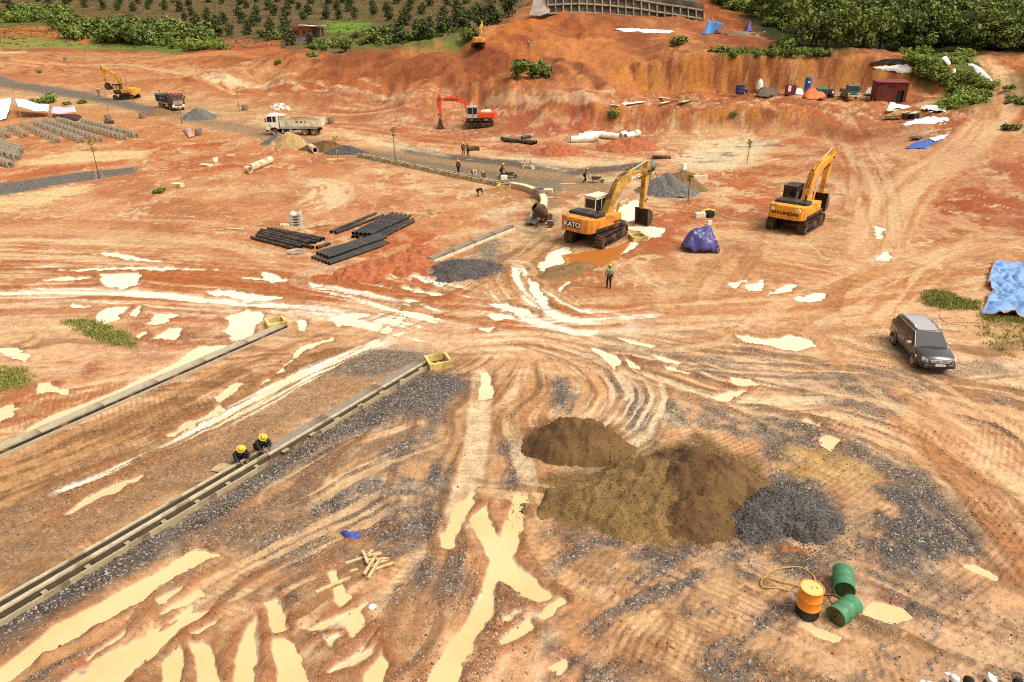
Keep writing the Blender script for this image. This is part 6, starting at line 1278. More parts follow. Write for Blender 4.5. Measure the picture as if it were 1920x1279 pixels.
# ------------------------------------------------------------------ barrows, cycles and small plant
def wheelbarrow(px, py, yaw, label):
    r = empty('wheelbarrow', GV(px, py), yaw, label, 'wheelbarrow')
    MB().add([(-.35,-.24,.38),(.35,-.2,.42),(.35,.2,.42),(-.35,.24,.38),(-.5,-.34,.68),(.55,-.32,.62),(.55,.32,.62),(-.5,.34,.68)], [(3,2,1,0),(0,1,5,4),(1,2,6,5),(2,3,7,6),(3,0,4,7),(0,1,2,3)]).build('tray', M['muddy'], r)
    fr = MB()
    for s in (1, -1): fr.tube([(-1.0,s*.28,.72),(-.4,s*.24,.4),(.68,s*.06,.2)], .02, 6).tube([(-.3,s*.22,.4),(-.34,s*.24,.0)], .018, 6)
    fr.build('frame', M['dark'], r); t = MB().lathe([(.1,-.05),(.18,-.06),(.2,-.03),(.2,.03),(.18,.06),(.1,.05)], 16, (.7,0,.2), 'y').build('wheel', M['tyre'], r, smooth='auto'); MB().cyl((.7,-.04,.2),(.7,.04,.2),.1,n=10).build('rim', M['rim'], t)
wheelbarrow(955,334, R(0), 'muddy wheelbarrow in front of the brown-clad worker'); wheelbarrow(1117,343, R(5), 'muddy wheelbarrow pushed by the worker near the far gravel')
def cycle(px, py, yaw, label, motor=True, colour=None):
    r = empty('motorbike' if motor else 'bicycle', GV(px, py), yaw, label, 'motorbike' if motor else 'bicycle'); c = colour or M['dark']; R_ = .3
    for x in (-.6, .62):
        t = MB().lathe([(.22,-.04),(.28,-.05),(.3,0),(.28,.05),(.22,.04)], 18, (x,0,.3), 'y').build('wheel', M['tyre'], r, smooth='auto'); m = MB().cyl((x,-.06,.3),(x,.06,.3),.06,n=8)
        for k in range(6): d = rot2((.24,0), k*math.pi/3); m.cyl((x,0,.3),(x+d[0],0,.3+d[1]),.012,n=4)
        m.build('spokes', M['steel'], t)
    f = MB().tube([(-.6,.07,.3),(-.15,.05,.42),(.35,0,.8),(.62,.07,.3)], .025, 6).tube([(-.6,-.07,.3),(-.15,-.05,.42),(.35,0,.8)], .025, 6).tube([(.62,-.07,.3),(.38,0,.88)], .025, 6); f.build('frame', M['dark'], r)
    if motor: MB().prism([(-.75,.62),(-.1,.66),(.2,.72),(.1,.82),(-.2,.78),(-.75,.76)], -.13, .13).build('seat', M['seat'], r, bevel=.03); MB().bb(-.2,.2,-.12,.12,.28,.55).build('engine', M['steel'], r, bevel=.03); MB().prism([(.2,.5),(.42,.55),(.48,.95),(.3,.9)], -.12, .12).build('fairing', c, r, bevel=.03); MB().cyl((-.2,-.14,.3),(-.8,-.16,.4),.04,n=8).build('exhaust', M['steel'], r)
    else: MB().prism([(-.3,.86),(0,.86),(.05,.9),(-.3,.92)], -.07, .07).build('seat', M['seat'], r)
    MB().tube([(.3,-.34,1.0),(.38,0,.95),(.3,.34,1.0)], .018, 6).build('handlebar', M['steel'], r)
cycle(1336,470, R(-75), 'bicycle leaning at the right side of the purple tarpaulin', False); cycle(1629,189, R(-70), 'dark motorbike left of the big tyre at the red shed', True, mat('red_fairing', S(150,40,36), .4)); cycle(1640,186, R(-60), 'silver motorbike nearest the red shed', True, M['grey']); cycle(1395,178, R(-50), 'dark motorbike parked beside the blue drums', True, M['blk']); cycle(1410,72, R(-60), 'dark motorbike parked beside the purple cloth on the terrace', True, M['blk'])
# mortar mixers
def mixer(px, py, yaw, label, drum_m):
    r = empty('mortar_mixer', GV(px, py), yaw, label, 'mixer', scale=1.3); MB().lathe([(.05,-.45),(.3,-.42),(.45,-.1),(.45,.1),(.3,.45),(.24,.5)], 18).build('drum', drum_m, r, smooth='auto', loc=(0,0,1.0), rot=(0,R(50),0))
    m = MB()
    for s in (1, -1): m.tube([(-.5,s*.5,0),(0,s*.5,1.0),(.5,s*.5,0)], .03, 6)
    m.cyl((0,-.5,1.0),(0,.5,1.0),.03).build('stand', M['dark'], r); MB().bb(-.8,-.4,-.2,.2,.4,.75).build('motor_box', M['muddy'], r, bevel=.03)
    for s in (1, -1): MB().cyl((-.5,s*.55,.22),(-.5,s*.62,.22),.22,n=14).build('wheel', M['tyre'], r)
mixer(1218,335, R(20), 'green mortar mixer beside the grey cone of stone', mat('green_drum', S(120,140,120), .6, dirt=MUD, dirt_amt=.3)); mixer(1012,424, R(-160), 'mud covered mortar mixer at the end of the curved kerb', M['muddy'])
cloth('grey_sheet', [(985,424),(998,396),(1018,400),(1020,416),(1006,424)], mat('dirty_sheet', S(190,176,156), .8, var=.3, scale=1.5), 'dirty grey sheet heaped at the end of the curved kerb', H=.9, wr=.3, seed=31)
# timber trestle
tr_ = empty('timber_trestle', GV(990,316), R(10), 'white timber A-frame trestle standing on the far grey road', 'trestle')
for x, y, x2, y2 in ((-.7,-.3,.0,0),(.7,-.3,.1,0),(-.7,.4,0,.1),(.7,.4,.1,.1)): MB().cyl((x,y,0),(x2*1,y2,1.6),.05,n=6).build('leg', M['concp'], tr_)
for z, l in ((.7,1.1),(.35,.9)): MB().box((0,0,z),(l*1.6,.08,.08)).build('crossbar', M['concp'], tr_)
tag(MB().lathe([(.02,0),(.2,0),(.26,.36),(.24,.36),(.19,.03),(.02,.03)], 14).build('white_pail', M['white'], None, loc=GV(998,317)), 'white bucket at the foot of the timber trestle', 'bucket')
# drain rings and blocks left about
def ring_thing(px, py, r, h, label, m=None): tag(MB().pipe((0,0,-.05),(0,0,h),r,r*.82,16).build('concrete_ring', m or M['conc'], None, smooth='auto', loc=GV(px,py)), label, 'concrete ring')
for px, py, l in ((268,222,'grey concrete ring standing alone between block rows and road'),(374,254,'dark concrete ring by the pink sheet'),(460,207,'grey concrete ring left of the stacked white sacks'),(621,232,'grey concrete ring right of the cream dump truck'),(204,226,'concrete ring behind the first row of blocks'),(455,88,'small white ring far away on the tan heap'),(123,113,'dark concrete ring near the far left pale strip'),(1182,331,'pale concrete ring behind the KATO excavator boom'),(1010,372,'concrete ring beside the curved kerb')): ring_thing(px, py, .55, .95, l)
def slab(px, py, d, rz, label, m, cat='block', name='concrete_block'): tag(MB().box((0,0,d[2]/2), d).build(name, m, None, bevel=.02, loc=GV(px,py), rot=(0,0,rz)), label, cat)
slab(334,351,(1.1,.7,.42),R(-12),'pale concrete block alone on the orange field',M['concp']); slab(386,312,(1.5,.8,.25),R(-25),'broken pale slab on the orange field',M['concp']); slab(405,304,(.5,.5,.5),R(20),'small white block beside the broken slab',M['white']); slab(433,293,(.9,.4,.2),R(10),'small cream slab on the far orange field',M['concp'])
slab(1240,297,(2.2,.9,.3),R(-5),'dark wooden pallet on the pale mud',M['dark'],'pallet','pallet'); slab(1288,294,(1.4,.6,.2),R(4),'pale board on the grey patch of the pit',M['concp'],'board','board'); slab(887,282,(1.6,.9,.5),R(15),'dark box beside the man in the yellow vest',M['muddy'],'box','box'); slab(630,301,(2.2,1.0,.2),R(8),'pale board pile at the start of the far drain',M['wood'],'board','board'); slab(945,337,(.7,.5,.45),R(4),'white crate beside the wheelbarrow on the grey road',M['white'],'crate','crate'); slab(1022,362,(1.5,.8,.4),R(-8),'pale crate beside the curved kerb',M['concp'],'crate','crate')
slab(1312,408,(.9,.5,.45),R(10),'cream crate with dark end behind the purple tarpaulin',M['cream'],'crate','crate'); slab(1330,407,(.6,.6,.55),R(30),'black crate behind the purple tarpaulin',M['ink'],'crate','crate'); slab(1330,422,(.35,.35,.4),0,'small white can behind the purple tarpaulin',M['white'],'can','can'); cloth('yellow_sheet', [(1312,398),(1325,394),(1342,396),(1340,402),(1318,403)], mat('yellow_plastic', S(246,204,90), .5, var=.2), 'yellow plastic sheet behind the purple tarpaulin', H=.25, wr=.1, seed=41)
slab(1308,345,(2.2,.35,.9),R(20),'pale concrete upright block right of the sand heap',M['concp']); slab(1282,318,(.5,.5,.7),R(20),'white sack behind the grey cone of stone',M['white'],'sack','sack'); slab(205,232,(1.4,.8,.5),R(20),'dark crate of oddments behind the block rows',M['muddy'],'crate','crate')
for i, (px, py) in enumerate(((512,203),(518,199),(524,202),(530,205),(537,203),(520,207),(528,198),(540,207))): slab(px, py, (.9,.6,.4), R(i*37), 'cream sack in the scattered heap behind the cream dump truck', M['white'], 'sack', 'cement_sack'); bpy.data.objects[-1]['group'] = 'scattered cream sacks' if False else ''
for o in bpy.data.objects:
    if o.name.startswith('cement_sack'): o['group'] = 'scattered cream sacks'
# timber and panels on the terrace edge
for i, (p, q, w_, m, l) in enumerate((((1108,196),(1150,182),.7,M['white'],'white panel lying at the left end of the panel row'),((1120,196),(1165,184),.8,maroon,'maroon panel lying second from the left'),((1140,199),(1185,186),.8,maroon,'maroon panel lying in the middle of the panel row'),((1150,204),(1208,186),1.3,M['white'],'large white panel with holes in the panel row'),((1160,207),(1195,197),.6,M['wood'],'timber panel lying in front of the white panel'),((1232,182),(1252,188),.5,M['concp'],'pale board of the crossed pair'),((1238,198),(1256,188),.5,M['concp'],'second pale board of the crossed pair'),((1276,197),(1296,184),.9,mat('lime_board', S(206,204,140), .8, var=.1),'lime green board at the right end of the panels'),((1256,188),(1312,188),.35,M['wood'],'long timber behind the lime green board'))): plank(p, q, w_, .1, l, None, .05, m); bpy.data.objects
for i, (p, q, w_, m, l) in enumerate((((1662,212),(1700,204),.6,M['concp'],'pale board sloping at the foot of the red shed'),((1690,216),(1712,206),.6,M['wood'],'timber board left of the black boxes'),((1704,220),(1726,205),.6,M['concp'],'long pale board crossing the torn sheet'),((1660,222),(1690,218),1.0,maroon,'maroon panel left of the black boxes'),((1712,264),(1738,252),1.2,maroon,'maroon panel behind the blue and white sheet'),((1704,242),(1716,232),.7,M['form'],'yellow board left of the large white sheet'),((1710,243),(1726,233),.5,M['form'],'second yellow board touching the large white sheet'),((1740,214),(1752,208),.3,M['wood'],'short timber in front of the crumpled sheet'),((1150,56),(1162,60),.6,maroon,'dark board at the left end of the white strip'))): plank(p, q, w_, .1, l, None, .05, m)
for px, l in ((1698,'black box left of a pair on the red ground'),(1714,'black box right of a pair on the red ground')): slab(px, 224, (.85,.8,.75), R(6), l, M['ink'], 'box', 'black_box')
for i, (px, py, rz, L_) in enumerate(((1070,425,20,1.6),(365,640,10,.5),(380,425,30,1.4),(440,430,-10,1.6),(408,432,15,1.2),(350,388,20,.8),(360,408,-20,.6),(422,400,0,.8),(300,420,15,.9),(1000,412,60,1.8),(1008,410,50,1.6),(1020,414,-40,1.7),(1065,345,10,1.6),(1030,372,4,2.2),(880,300,12,.8))):
    q = GV(px, py, .04); tag(MB().box((0,0,0), (L_,.14,.06), (0,0,0)).build('scrap_wood', M['wood'] if i % 3 else M['concp'], None, loc=q, rot=(0,0,R(rz))), ('pale','weathered','short','split','thin')[i % 5]+' wood scrap '+('beside the mixer','by the long drain cover','on the orange field','on the orange field near the gutter stack','in the litter on the orange field','in the scattered litter, left side','in the scattered litter, middle','in the scattered litter, right side','at the left of the litter','leaning by the mortar mixer','at the foot of the mortar mixer','left of the KATO excavator','on the grey road by the far barrow','across the grey road near the kerb','at the edge of the far road')[i], 'wood')
# ------------------------------------------------------------------ the yard under the cut bank
shm = mat('dark_red_sheet_metal', S(150,58,42), .7, var=.2, scale=2, dirt=S(110,50,36), dirt_amt=.3)
q = GV(1663,190); sh = empty('red_shed', q, R(-8), 'dark red sheet metal shed with a black doorway under the cut bank', 'shed'); W_, D_, H_ = 2.2, 1.5, 2.9
for i in range(9):
    x0 = -W_+i*(2*W_/9); x1 = x0+2*W_/9-.02
    if i in (6, 7): MB().bb(x0,x1,-D_,-D_+.06,1.75,H_).build('wall_sheet', shm, sh)
    else: MB().bb(x0,x1,-D_,-D_+.06,0,H_).build('wall_sheet', shm, sh)
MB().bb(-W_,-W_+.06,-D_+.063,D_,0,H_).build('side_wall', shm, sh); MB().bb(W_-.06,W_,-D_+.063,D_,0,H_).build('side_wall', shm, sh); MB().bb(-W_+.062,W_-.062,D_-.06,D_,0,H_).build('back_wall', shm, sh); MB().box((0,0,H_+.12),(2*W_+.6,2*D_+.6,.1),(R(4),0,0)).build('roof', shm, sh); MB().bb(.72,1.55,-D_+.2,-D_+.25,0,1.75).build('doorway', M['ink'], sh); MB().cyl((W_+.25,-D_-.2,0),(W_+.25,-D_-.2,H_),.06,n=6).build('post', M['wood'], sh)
cloth('junk_heap', [(1664,192),(1672,184),(1684,186),(1688,192)], mat('junk', S(96,86,78), .8, var=.5, scale=4), 'heap of dark oddments in the shed doorway', H=.5, wr=.3, cat='junk'); cloth('grey_cover', [(1620,180),(1628,167),(1638,166),(1640,178)], mat('grey_sheet_cover', S(190,184,172), .7, var=.2), 'pale grey cover over goods left of the red shed', H=.9, wr=.25)
tag(MB().lathe([(.32,-.12),(.55,-.16),(.62,-.08),(.62,.08),(.55,.16),(.32,.12)], 22, (0,0,0), 'y').build('big_tyre', M['tyre'], None, smooth='auto', loc=GV(1643,191,.62), rot=(R(12),0,R(10))), 'big tyre leaning on the red shed', 'tyre')
tag(MB().lathe([(.02,0),(.5,0),(.52,.05),(.52,2.3),(.47,2.5),(.3,2.6),(.02,2.62)], 20).build('blue_tank', mat('blue_tank', S(60,96,170), .5, var=.1), None, smooth='auto', loc=GV(1512,176)), 'tall blue cylindrical tank under the cut bank', 'tank'); b_ = bpy.data.objects['blue_tank']; MB().bb(-.25,.1,-.54,-.525,1.75,2.0).build('tank_label', M['whit2'], b_)
rb = tag(MB().bb(-.75,.75,-.5,.5,0,1.55).build('red_cabinet', mat('dark_red_paint', S(140,50,44), .5, var=.12), None, bevel=.04, loc=GV(1481,178), rot=(0,0,R(-4))), 'dark red cabinet with a white notice left of the blue tank', 'cabinet'); MB().bb(-.55,-.1,-.515,-.504,.55,1.45).build('notice', M['whit2'], rb)
gen = empty('generator', GV(1540,180), R(-4), 'teal generator set right of the orange tarpaulin', 'generator'); MB().bb(-.95,.85,-.5,.5,.1,1.2).build('housing', mat('teal_paint', S(60,150,130), .5, var=.12), gen, bevel=.05); MB().bb(-1.0,.9,-.52,.52,0,.1).build('skid', M['dark'], gen)
for k in range(3): MB().bb(-.8+.5*k,-.45+.5*k,-.512,-.503,.35,.95).build('vent', M['dark'], gen)
cmp_ = empty('compressor', GV(1556,181), R(10), 'dark round-ended compressor right of the teal generator', 'compressor'); MB().lathe([(.02,-.7),(.4,-.65),(.55,-.4),(.55,.4),(.4,.65),(.02,.7)], 16, (0,0,.65), 'y').build('tank', maroon, cmp_, smooth='auto'); MB().bb(-.5,.5,-.6,.6,0,.16).build('skid', M['dark'], cmp_); MB().cyl((0,-.71,.7),(0,-.66,.7),.2,n=12).build('gauge', M['white'], cmp_)
lt = empty('light_lorry', GV(1593,185), R(-98), 'dark green light lorry facing us beside the covered goods', 'truck', scale=.92); gl = mat('dark_green_paint', S(70,120,106), .45, var=.1, dirt=MUD, dirt_amt=.15)
c = MB().prism([(-.2,.55),(-.2,2.2),(.0,2.35),(1.2,2.35),(1.45,2.2),(1.6,1.35),(1.65,.9),(1.62,.5),(1.2,.5),(.9,.55)], -.95, .95).build('cab', gl, lt, bevel=.06); MB().prism([(1.59,1.4),(1.47,2.15),(1.495,2.15),(1.615,1.4)], -.82, .82).build('windscreen', M['glass'], c); MB().bb(1.64,1.7,-.9,.9,.45,.7).build('bumper', M['cream'], c)
for s in (1, -1):
    MB().bb(1.63,1.66,*sorted((s*.55,s*.85)),.85,1.05).build('headlight', M['whit2'], c, bevel=.02); wheel(lt, (.7,s*.92,.38), .38, .24, s); wheel(lt, (-2.3,s*.92,.38), .38, .24, s); MB().bb(1.3,1.4,*sorted((s*1.0,s*1.15)),1.5,1.9).build('door_mirror', M['dark'], c)
MB().bb(-3.4,-.3,-.95,.95,.85,1.5).bb(-3.4,1.0,-.4,.4,.5,.7).build('load_bed', gl, lt, bevel=.03)
for px, l in ((1384,'blue drum at the left end of the yard row, left of two'),(1389,'blue drum at the left end of the yard row, right of two')): drum(px, 177, mat('blue_drum', S(56,64,140), .5, var=.12), l, s=1.6)
wm = empty('white_barrel', GV(1423,172), 0, 'white topped barrel on a yellow stand under the cut bank', 'barrel'); MB().lathe([(.02,0),(.6,0),(.55,.5),(.5,1.0),(.3,1.4),(.08,1.6),(.02,1.62)], 14).build('cover', M['white'], wm, smooth='auto', loc=(0,0,.45)); MB().bb(-.5,.5,-.5,.5,0,.45).build('stand', M['yel'], wm, bevel=.03)
# black mats stacked above the white sheet
for k in range(5): tag(MB().box((0,0,.1),(8-k*.5,.7,.2)).build('plastic_strip', M['plastic'], None, loc=GV(1680+k*3,121-k*1.6,.1), rot=(0,0,R(-8))), ('lowest','second','middle','fourth','topmost')[k]+' black strip of the stack above the white sheet', 'strip', 'black strips above the cut bank')
# blue shelter on the terrace
def canopy(name, corners, m, label, sag=.35, nu=10, nv=8, poles=True, cat='shelter', seed=0):
    """sheet hung from four corner points, with poles"""
    A = [Vector(c) for c in corners]; base = sum(A, Vector())/4; base.z = hz(base.x, base.y); r = empty(name, base, 0, label, cat); v = []
    for i in range(nu+1):
        for j in range(nv+1):
            u, t = i/nu, j/nv; p = A[0].lerp(A[1], u).lerp(A[3].lerp(A[2], u), t); s = 4*u*(1-u)*4*t*(1-t)*.5+.25*(4*u*(1-u)+4*t*(1-t)); p.z -= sag*s*.6+.12*math.sin(u*9+t*5+seed)+random.uniform(-.04,.04); v.append(p-base)
    f = [(i*(nv+1)+j, (i+1)*(nv+1)+j, (i+1)*(nv+1)+j+1, i*(nv+1)+j+1) for i in range(nu) for j in range(nv)]
    o = MB().add(v, f).build('canopy_sheet', m, r, smooth=True); sm = o.modifiers.new('solid', 'SOLIDIFY'); sm.thickness = .02
    if poles:
        for c in A: g = hz(c.x, c.y); (MB().cyl(c-base+Vector((0,0,.1)), Vector((c.x-base.x, c.y-base.y, g-base.z)), .05, n=6).build('pole', M['wood'], r) if c.z-g > .3 else None)
    return r
def T(px, py, h): v = GV(px, py); v.z += h; return v
bt = mat('bright_blue_tarp', S(90,160,228), .5, var=.12, scale=1)
canopy('blue_shelter', [T(1316,66,.3), T(1336,66,.3), T(1354,66,2.2), T(1328,60,2.3)], bt, 'bright blue tarpaulin shelter on the terrace below the retaining wall', seed=1)
cloth('goods_heap', [(1338,66),(1346,58),(1362,58),(1368,66)], mat('stored_goods', S(150,80,60), .8, var=.5, scale=3), 'brown goods stored under the blue shelter', H=1.1, wr=.4, cat='goods'); cloth('purple_cloth', [(1399,62),(1402,50),(1408,50),(1409,62)], mat('violet_cloth', S(96,84,170), .8, var=.2), 'violet cloth hung over a frame on the terrace', H=1.5, wr=.2, cat='cloth'); cloth('white_rubble', [(1422,66),(1432,63),(1440,66),(1432,69)], M['white'], 'white rubble at the end of the grey tarpaulin', H=.3, wr=.3, cat='rubble')
# white tent at the left
canopy('white_tent', [T(-60,232,.2), T(12,226,.2), T(28,208,2.4), T(-60,208,2.2)], wht, 'white sheet tent at the left edge beside the concrete blocks', seed=2, sag=.8); canopy('white_awning', [T(40,222,2.0), T(92,220,.9), T(96,213,1.6), T(34,208,2.4)], wht, 'drooping white awning beside the white sheet tent', seed=3, sag=.8); canopy('white_awning', [T(98,222,.8), T(146,220,.9), T(143,214,1.3), T(100,215,1.4)], mat('lilac_sheet', S(236,226,240), .5, var=.08), 'low lilac white awning over dark goods', seed=4, sag=.3)
cloth('dark_goods', [(112,226),(120,219),(150,218),(156,224),(140,228)], mat('dark_goods', S(84,40,36), .8, var=.4, scale=3), 'dark maroon goods at the end of the low awning', H=.6, wr=.2, cat='goods')
# brick house by the plantation
bq = GV(580,70); ho = empty('brick_house', bq, R(-6), 'small red brick house with pale metal roof below the plantation', 'house'); brk = mat('red_brick', S(170,84,58), .9, var=.25, scale=5)
MB().bb(-5,2.2,-3,3,-.5,3.6).build('wall', brk, ho); MB().bb(2.22,4.6,-2.6,3,-.5,3.3).build('porch_wall', mat('dark_brick', S(110,70,54), .9, var=.3), ho); MB().box((.8,0,3.9),(6.5,7,.14),(0,R(4),0)).box((4.4,-.5,3.75),(3.8,6.4,.14),(0,R(-3),0)).build('roof', M['white'], ho)
for x in (-3.6,-1.2,.9): MB().bb(x,x+.9,-3.03,-3.003,1.1,2.3).build('window', M['ink'], ho)
MB().bb(2.6,3.6,-2.63,-2.603,0,2.3).build('door', M['ink'], ho); MB().cyl((5.6,-3,0),(5.6,-3,3.5),.1,n=6).build('porch_post', M['wood'], ho); slab(567,76,(1.6,1,1),0,'blue water butt in front of the brick house',bt,'tank','water_butt')
# ------------------------------------------------------------------ retaining wall of concrete beams
RW = lambda x, y: (940+x/4.364, y/4.364)
bot = [RW(*p) for p in ((380,104),(620,92),(860,106),(1100,130),(1300,164),(1480,190),(1660,222))]; Zs = [161,160,160,159.5,159,158,157]
bw = smooth(np.array([at_z(p[0], p[1], z)-np.array([0,0,.25]) for p, z in zip(bot, Zs)]), 4); lean = Vector((0,.42,.9)).normalized()
rw = empty('retaining_wall', Vector(bw[len(bw)//2]), 0, 'grey retaining wall with a grid of pale concrete beams on the cut hill', 'wall'); o0 = Vector(bw[len(bw)//2]); B_ = [Vector(p)-o0 for p in bw]; RH = 2.0
v = []
for p in B_: v += [p-lean*1.5+Vector((0,.35,0)), p+lean*5.6+Vector((0,.35,0)), p+lean*5.6+Vector((0,9,1.0))]
f = []
for i in range(len(B_)-1): f += [(3*i,3*i+3,3*i+4,3*i+1),(3*i+1,3*i+4,3*i+5,3*i+2)]
MB().add(v, f).build('concrete_face', mat('dark_shotcrete', S(112,94,78), .95, var=.35, scale=.6, dirt=S(70,58,46), dirt_amt=.4, bump=.6), rw)
bmt = mat('beam_concrete', S(196,180,148), .9, var=.12, scale=2, dirt=S(140,120,90), dirt_amt=.3)
def beam(a, b, w_=.34): d = b-a; MB().box((0,0,0), (d.length+.1,.34,w_)).build('beam', bmt, rw, loc=(a+b)/2, rot=(R(-25), -math.atan2(d.z, math.hypot(d.x, d.y)), math.atan2(d.y, d.x)))
L_ = [0]
for a, b in zip(B_[:-1], B_[1:]): L_.append(L_[-1]+(b-a).length)
def along(s):
    for i in range(len(B_)-1):
        if s <= L_[i+1]: return B_[i].lerp(B_[i+1], (s-L_[i])/(L_[i+1]-L_[i]))
    return B_[-1]
ns = int(L_[-1]/1.75)
for row in range(3):
    for i in range(0, ns, 2): beam(along(i*L_[-1]/ns)+lean*RH*row, along(min(i+2, ns)*L_[-1]/ns)+lean*RH*row)
for i in range(ns+1):
    p = along(i*L_[-1]/ns)
    for row in range(2): a = p+lean*(RH*row+.2); b = p+lean*(RH*(row+1)-.2); MB().cyl(a, b, .17, n=4).build('beam', bmt, rw)
for k in range(4): a = along(L_[-1])+Vector((.4+.9*k,.1,-.4)); MB().cyl(a, a+Vector((-1.2,1.2,2.6)), .17, n=4).build('raking_beam', bmt, rw)
tag(MB().add([(at_z(x, y, z)-at_z(1005,20,161)) for x, y, z in ((992,28,159),(1012,30,158.5),(1030,24,160.5),(1034,-4,163.5),(1000,-4,163.5),(998,10,161.5),(1016,10,161))], [(0,1,6,5),(1,2,6),(2,3,6),(3,4,5,6)]).build('shotcrete_patch', mat('pale_shotcrete', S(176,160,140), .95, var=.3, scale=.5, bump=.5), None, loc=at_z(1005,20,161)), 'pale grey shotcrete patch at the left end of the retaining wall', 'shotcrete')
# ------------------------------------------------------------------ trees, shrubs and grass
def leaf_mat(name, dark, light):
    m = tint_mat(name, dark, light, .75); b = m.node_tree.nodes['Principled BSDF']; b.inputs['Specular IOR Level'].default_value = .25; return m
def leaf_mesh(name, blobs, n, size, m, seed, flat=.0, up=.35):
    """leaf sized faces spread through a few lobes"""
    rg = np.random.default_rng(seed); B = np.array(blobs, float); vol = (B[:, 3]*B[:, 4]*B[:, 5])**.75; k = rg.choice(len(B), n, p=vol/vol.sum()); d = rg.normal(size=(n, 3)); d /= np.linalg.norm(d, axis=1)[:, None]; r = rg.random(n)**.38
    c = B[k, :3]+d*r[:, None]*B[k, 3:6]*(1+.25*(rg.random((n, 1))-.5)); nrm = d+rg.normal(size=(n, 3))*.55+np.array([0,0,up]); nrm /= np.linalg.norm(nrm, axis=1)[:, None]
    a = np.cross(nrm, rg.normal(size=(n, 3))); a /= np.linalg.norm(a, axis=1)[:, None]; b = np.cross(nrm, a); s = size*(.55+.9*rg.random(n))[:, None]
    v = np.stack([c-a*s*.5, c+b*s*.42, c+a*s*.5, c-b*s*.42], 1); v[:, 1] += nrm*s*.12; f = np.arange(4*n).reshape(-1, 4)
    me = mesh_np(name, v.reshape(-1, 3), f, smooth=False); lob = rg.random(len(B)); t = np.clip(.5*rg.random(n)+.5*lob[k], 0, 1); vattr(me, 'tint', np.repeat(t, 4)[:, None].repeat(3, 1), 'FLOAT_COLOR'); me.materials.append(m); return me
def trunk_mesh(name, h, r, limbs, m, seed):
    rg = random.Random(seed); b = MB(); bx, by = rg.uniform(-.2,.2), rg.uniform(-.2,.2); b.tube([(0,0,-.4),(bx*.4,by*.4,h*.4),(bx,by,h)], [r*1.25,r,r*.55], 7)
    for k in range(limbs):
        t = rg.uniform(0, 6.28); z = h*rg.uniform(.45,.9); l = h*rg.uniform(.4,.7); b.tube([(bx*z/h,by*z/h,z),(bx*z/h+math.cos(t)*l*.5,by*z/h+math.sin(t)*l*.5,z+l*.45),(bx*z/h+math.cos(t)*l,by*z/h+math.sin(t)*l,z+l*.7)], [r*.5,r*.35,r*.15], 5)
    me = bpy.data.meshes.new(name); me.from_pydata(b.v, [], b.f); me.materials.append(m); return me
bark = mat('bark', S(96,76,56), .95, var=.25, scale=4)
LM = dict(forest=leaf_mat('forest_leaf', S(58,70,30), S(172,186,86)), pine=leaf_mat('plantation_leaf', S(50,56,28), S(116,126,60)), bush=leaf_mat('shrub_leaf', S(70,88,36), S(164,182,82)), lush=leaf_mat('lush_leaf', S(96,118,40), S(186,200,88)), sap=leaf_mat('sapling_leaf', S(110,110,44), S(196,190,90)))
def variants(name, kinds, m, n, size, mk): return [leaf_mesh(name, mk(random.Random(100*i+len(name))), n, size, m, 50+i) for i in range(kinds)]
def forest_blobs(r):
    return [(r.uniform(-2.2,2.2), r.uniform(-2.2,2.2), r.uniform(1.2,6.4), r.uniform(1.0,1.9), r.uniform(1.0,1.9), r.uniform(.8,1.5)) for _ in range(16)]
def pine_blobs(r): return [(r.uniform(-.35,.35), r.uniform(-.35,.35), .5+.42*k, max(.4,1.25-.12*abs(k-1.5)**1.4)*r.uniform(.8,1.2), max(.4,1.25-.12*abs(k-1.5)**1.4)*r.uniform(.8,1.2), .5) for k in range(6)]
def bush_blobs(r): return [(r.uniform(-1.5,1.5), r.uniform(-1.3,1.3), r.uniform(.3,1.2), r.uniform(.5,1.0), r.uniform(.5,1.0), r.uniform(.5,.9)) for _ in range(10)]
FC = variants('crown', 6, LM['forest'], 1500, .5, forest_blobs); PCn = variants('crown', 5, LM['pine'], 420, .36, pine_blobs); BC = variants('foliage', 5, LM['bush'], 700, .34, bush_blobs); GC = variants('foliage', 4, LM['lush'], 700, .34, bush_blobs)
DB = variants('foliage', 5, LM['forest'], 800, .32, bush_blobs)
FT = [trunk_mesh('trunk', 4.6, .17, 6, bark, i) for i in range(3)]; PT = [trunk_mesh('trunk', 2.2, .09, 2, bark, 10+i) for i in range(2)]; BT = [trunk_mesh('stem', .9, .05, 4, bark, 20+i) for i in range(2)]
def plant(name, cat, label, group, loc, s, crown, trunk, cn='crown', tn='trunk', sz=None):
    r = empty(name, loc, random.uniform(0, 6.28), label, cat, group); r.scale = (s, s, s*(sz or random.uniform(.85,1.15)))
    for nm, me in ((cn, crown), (tn, trunk)): o = bpy.data.objects.new(nm, me); COL.objects.link(o); o.parent = r
    return r
def inside(x, y, P):
    c = False
    for i in range(len(P)):
        (x1, y1), (x2, y2) = P[i], P[i-1]
        if (y1 > y) != (y2 > y) and x < (x2-x1)*(y-y1)/(y2-y1)+x1: c = not c
    return c
random.seed(21)
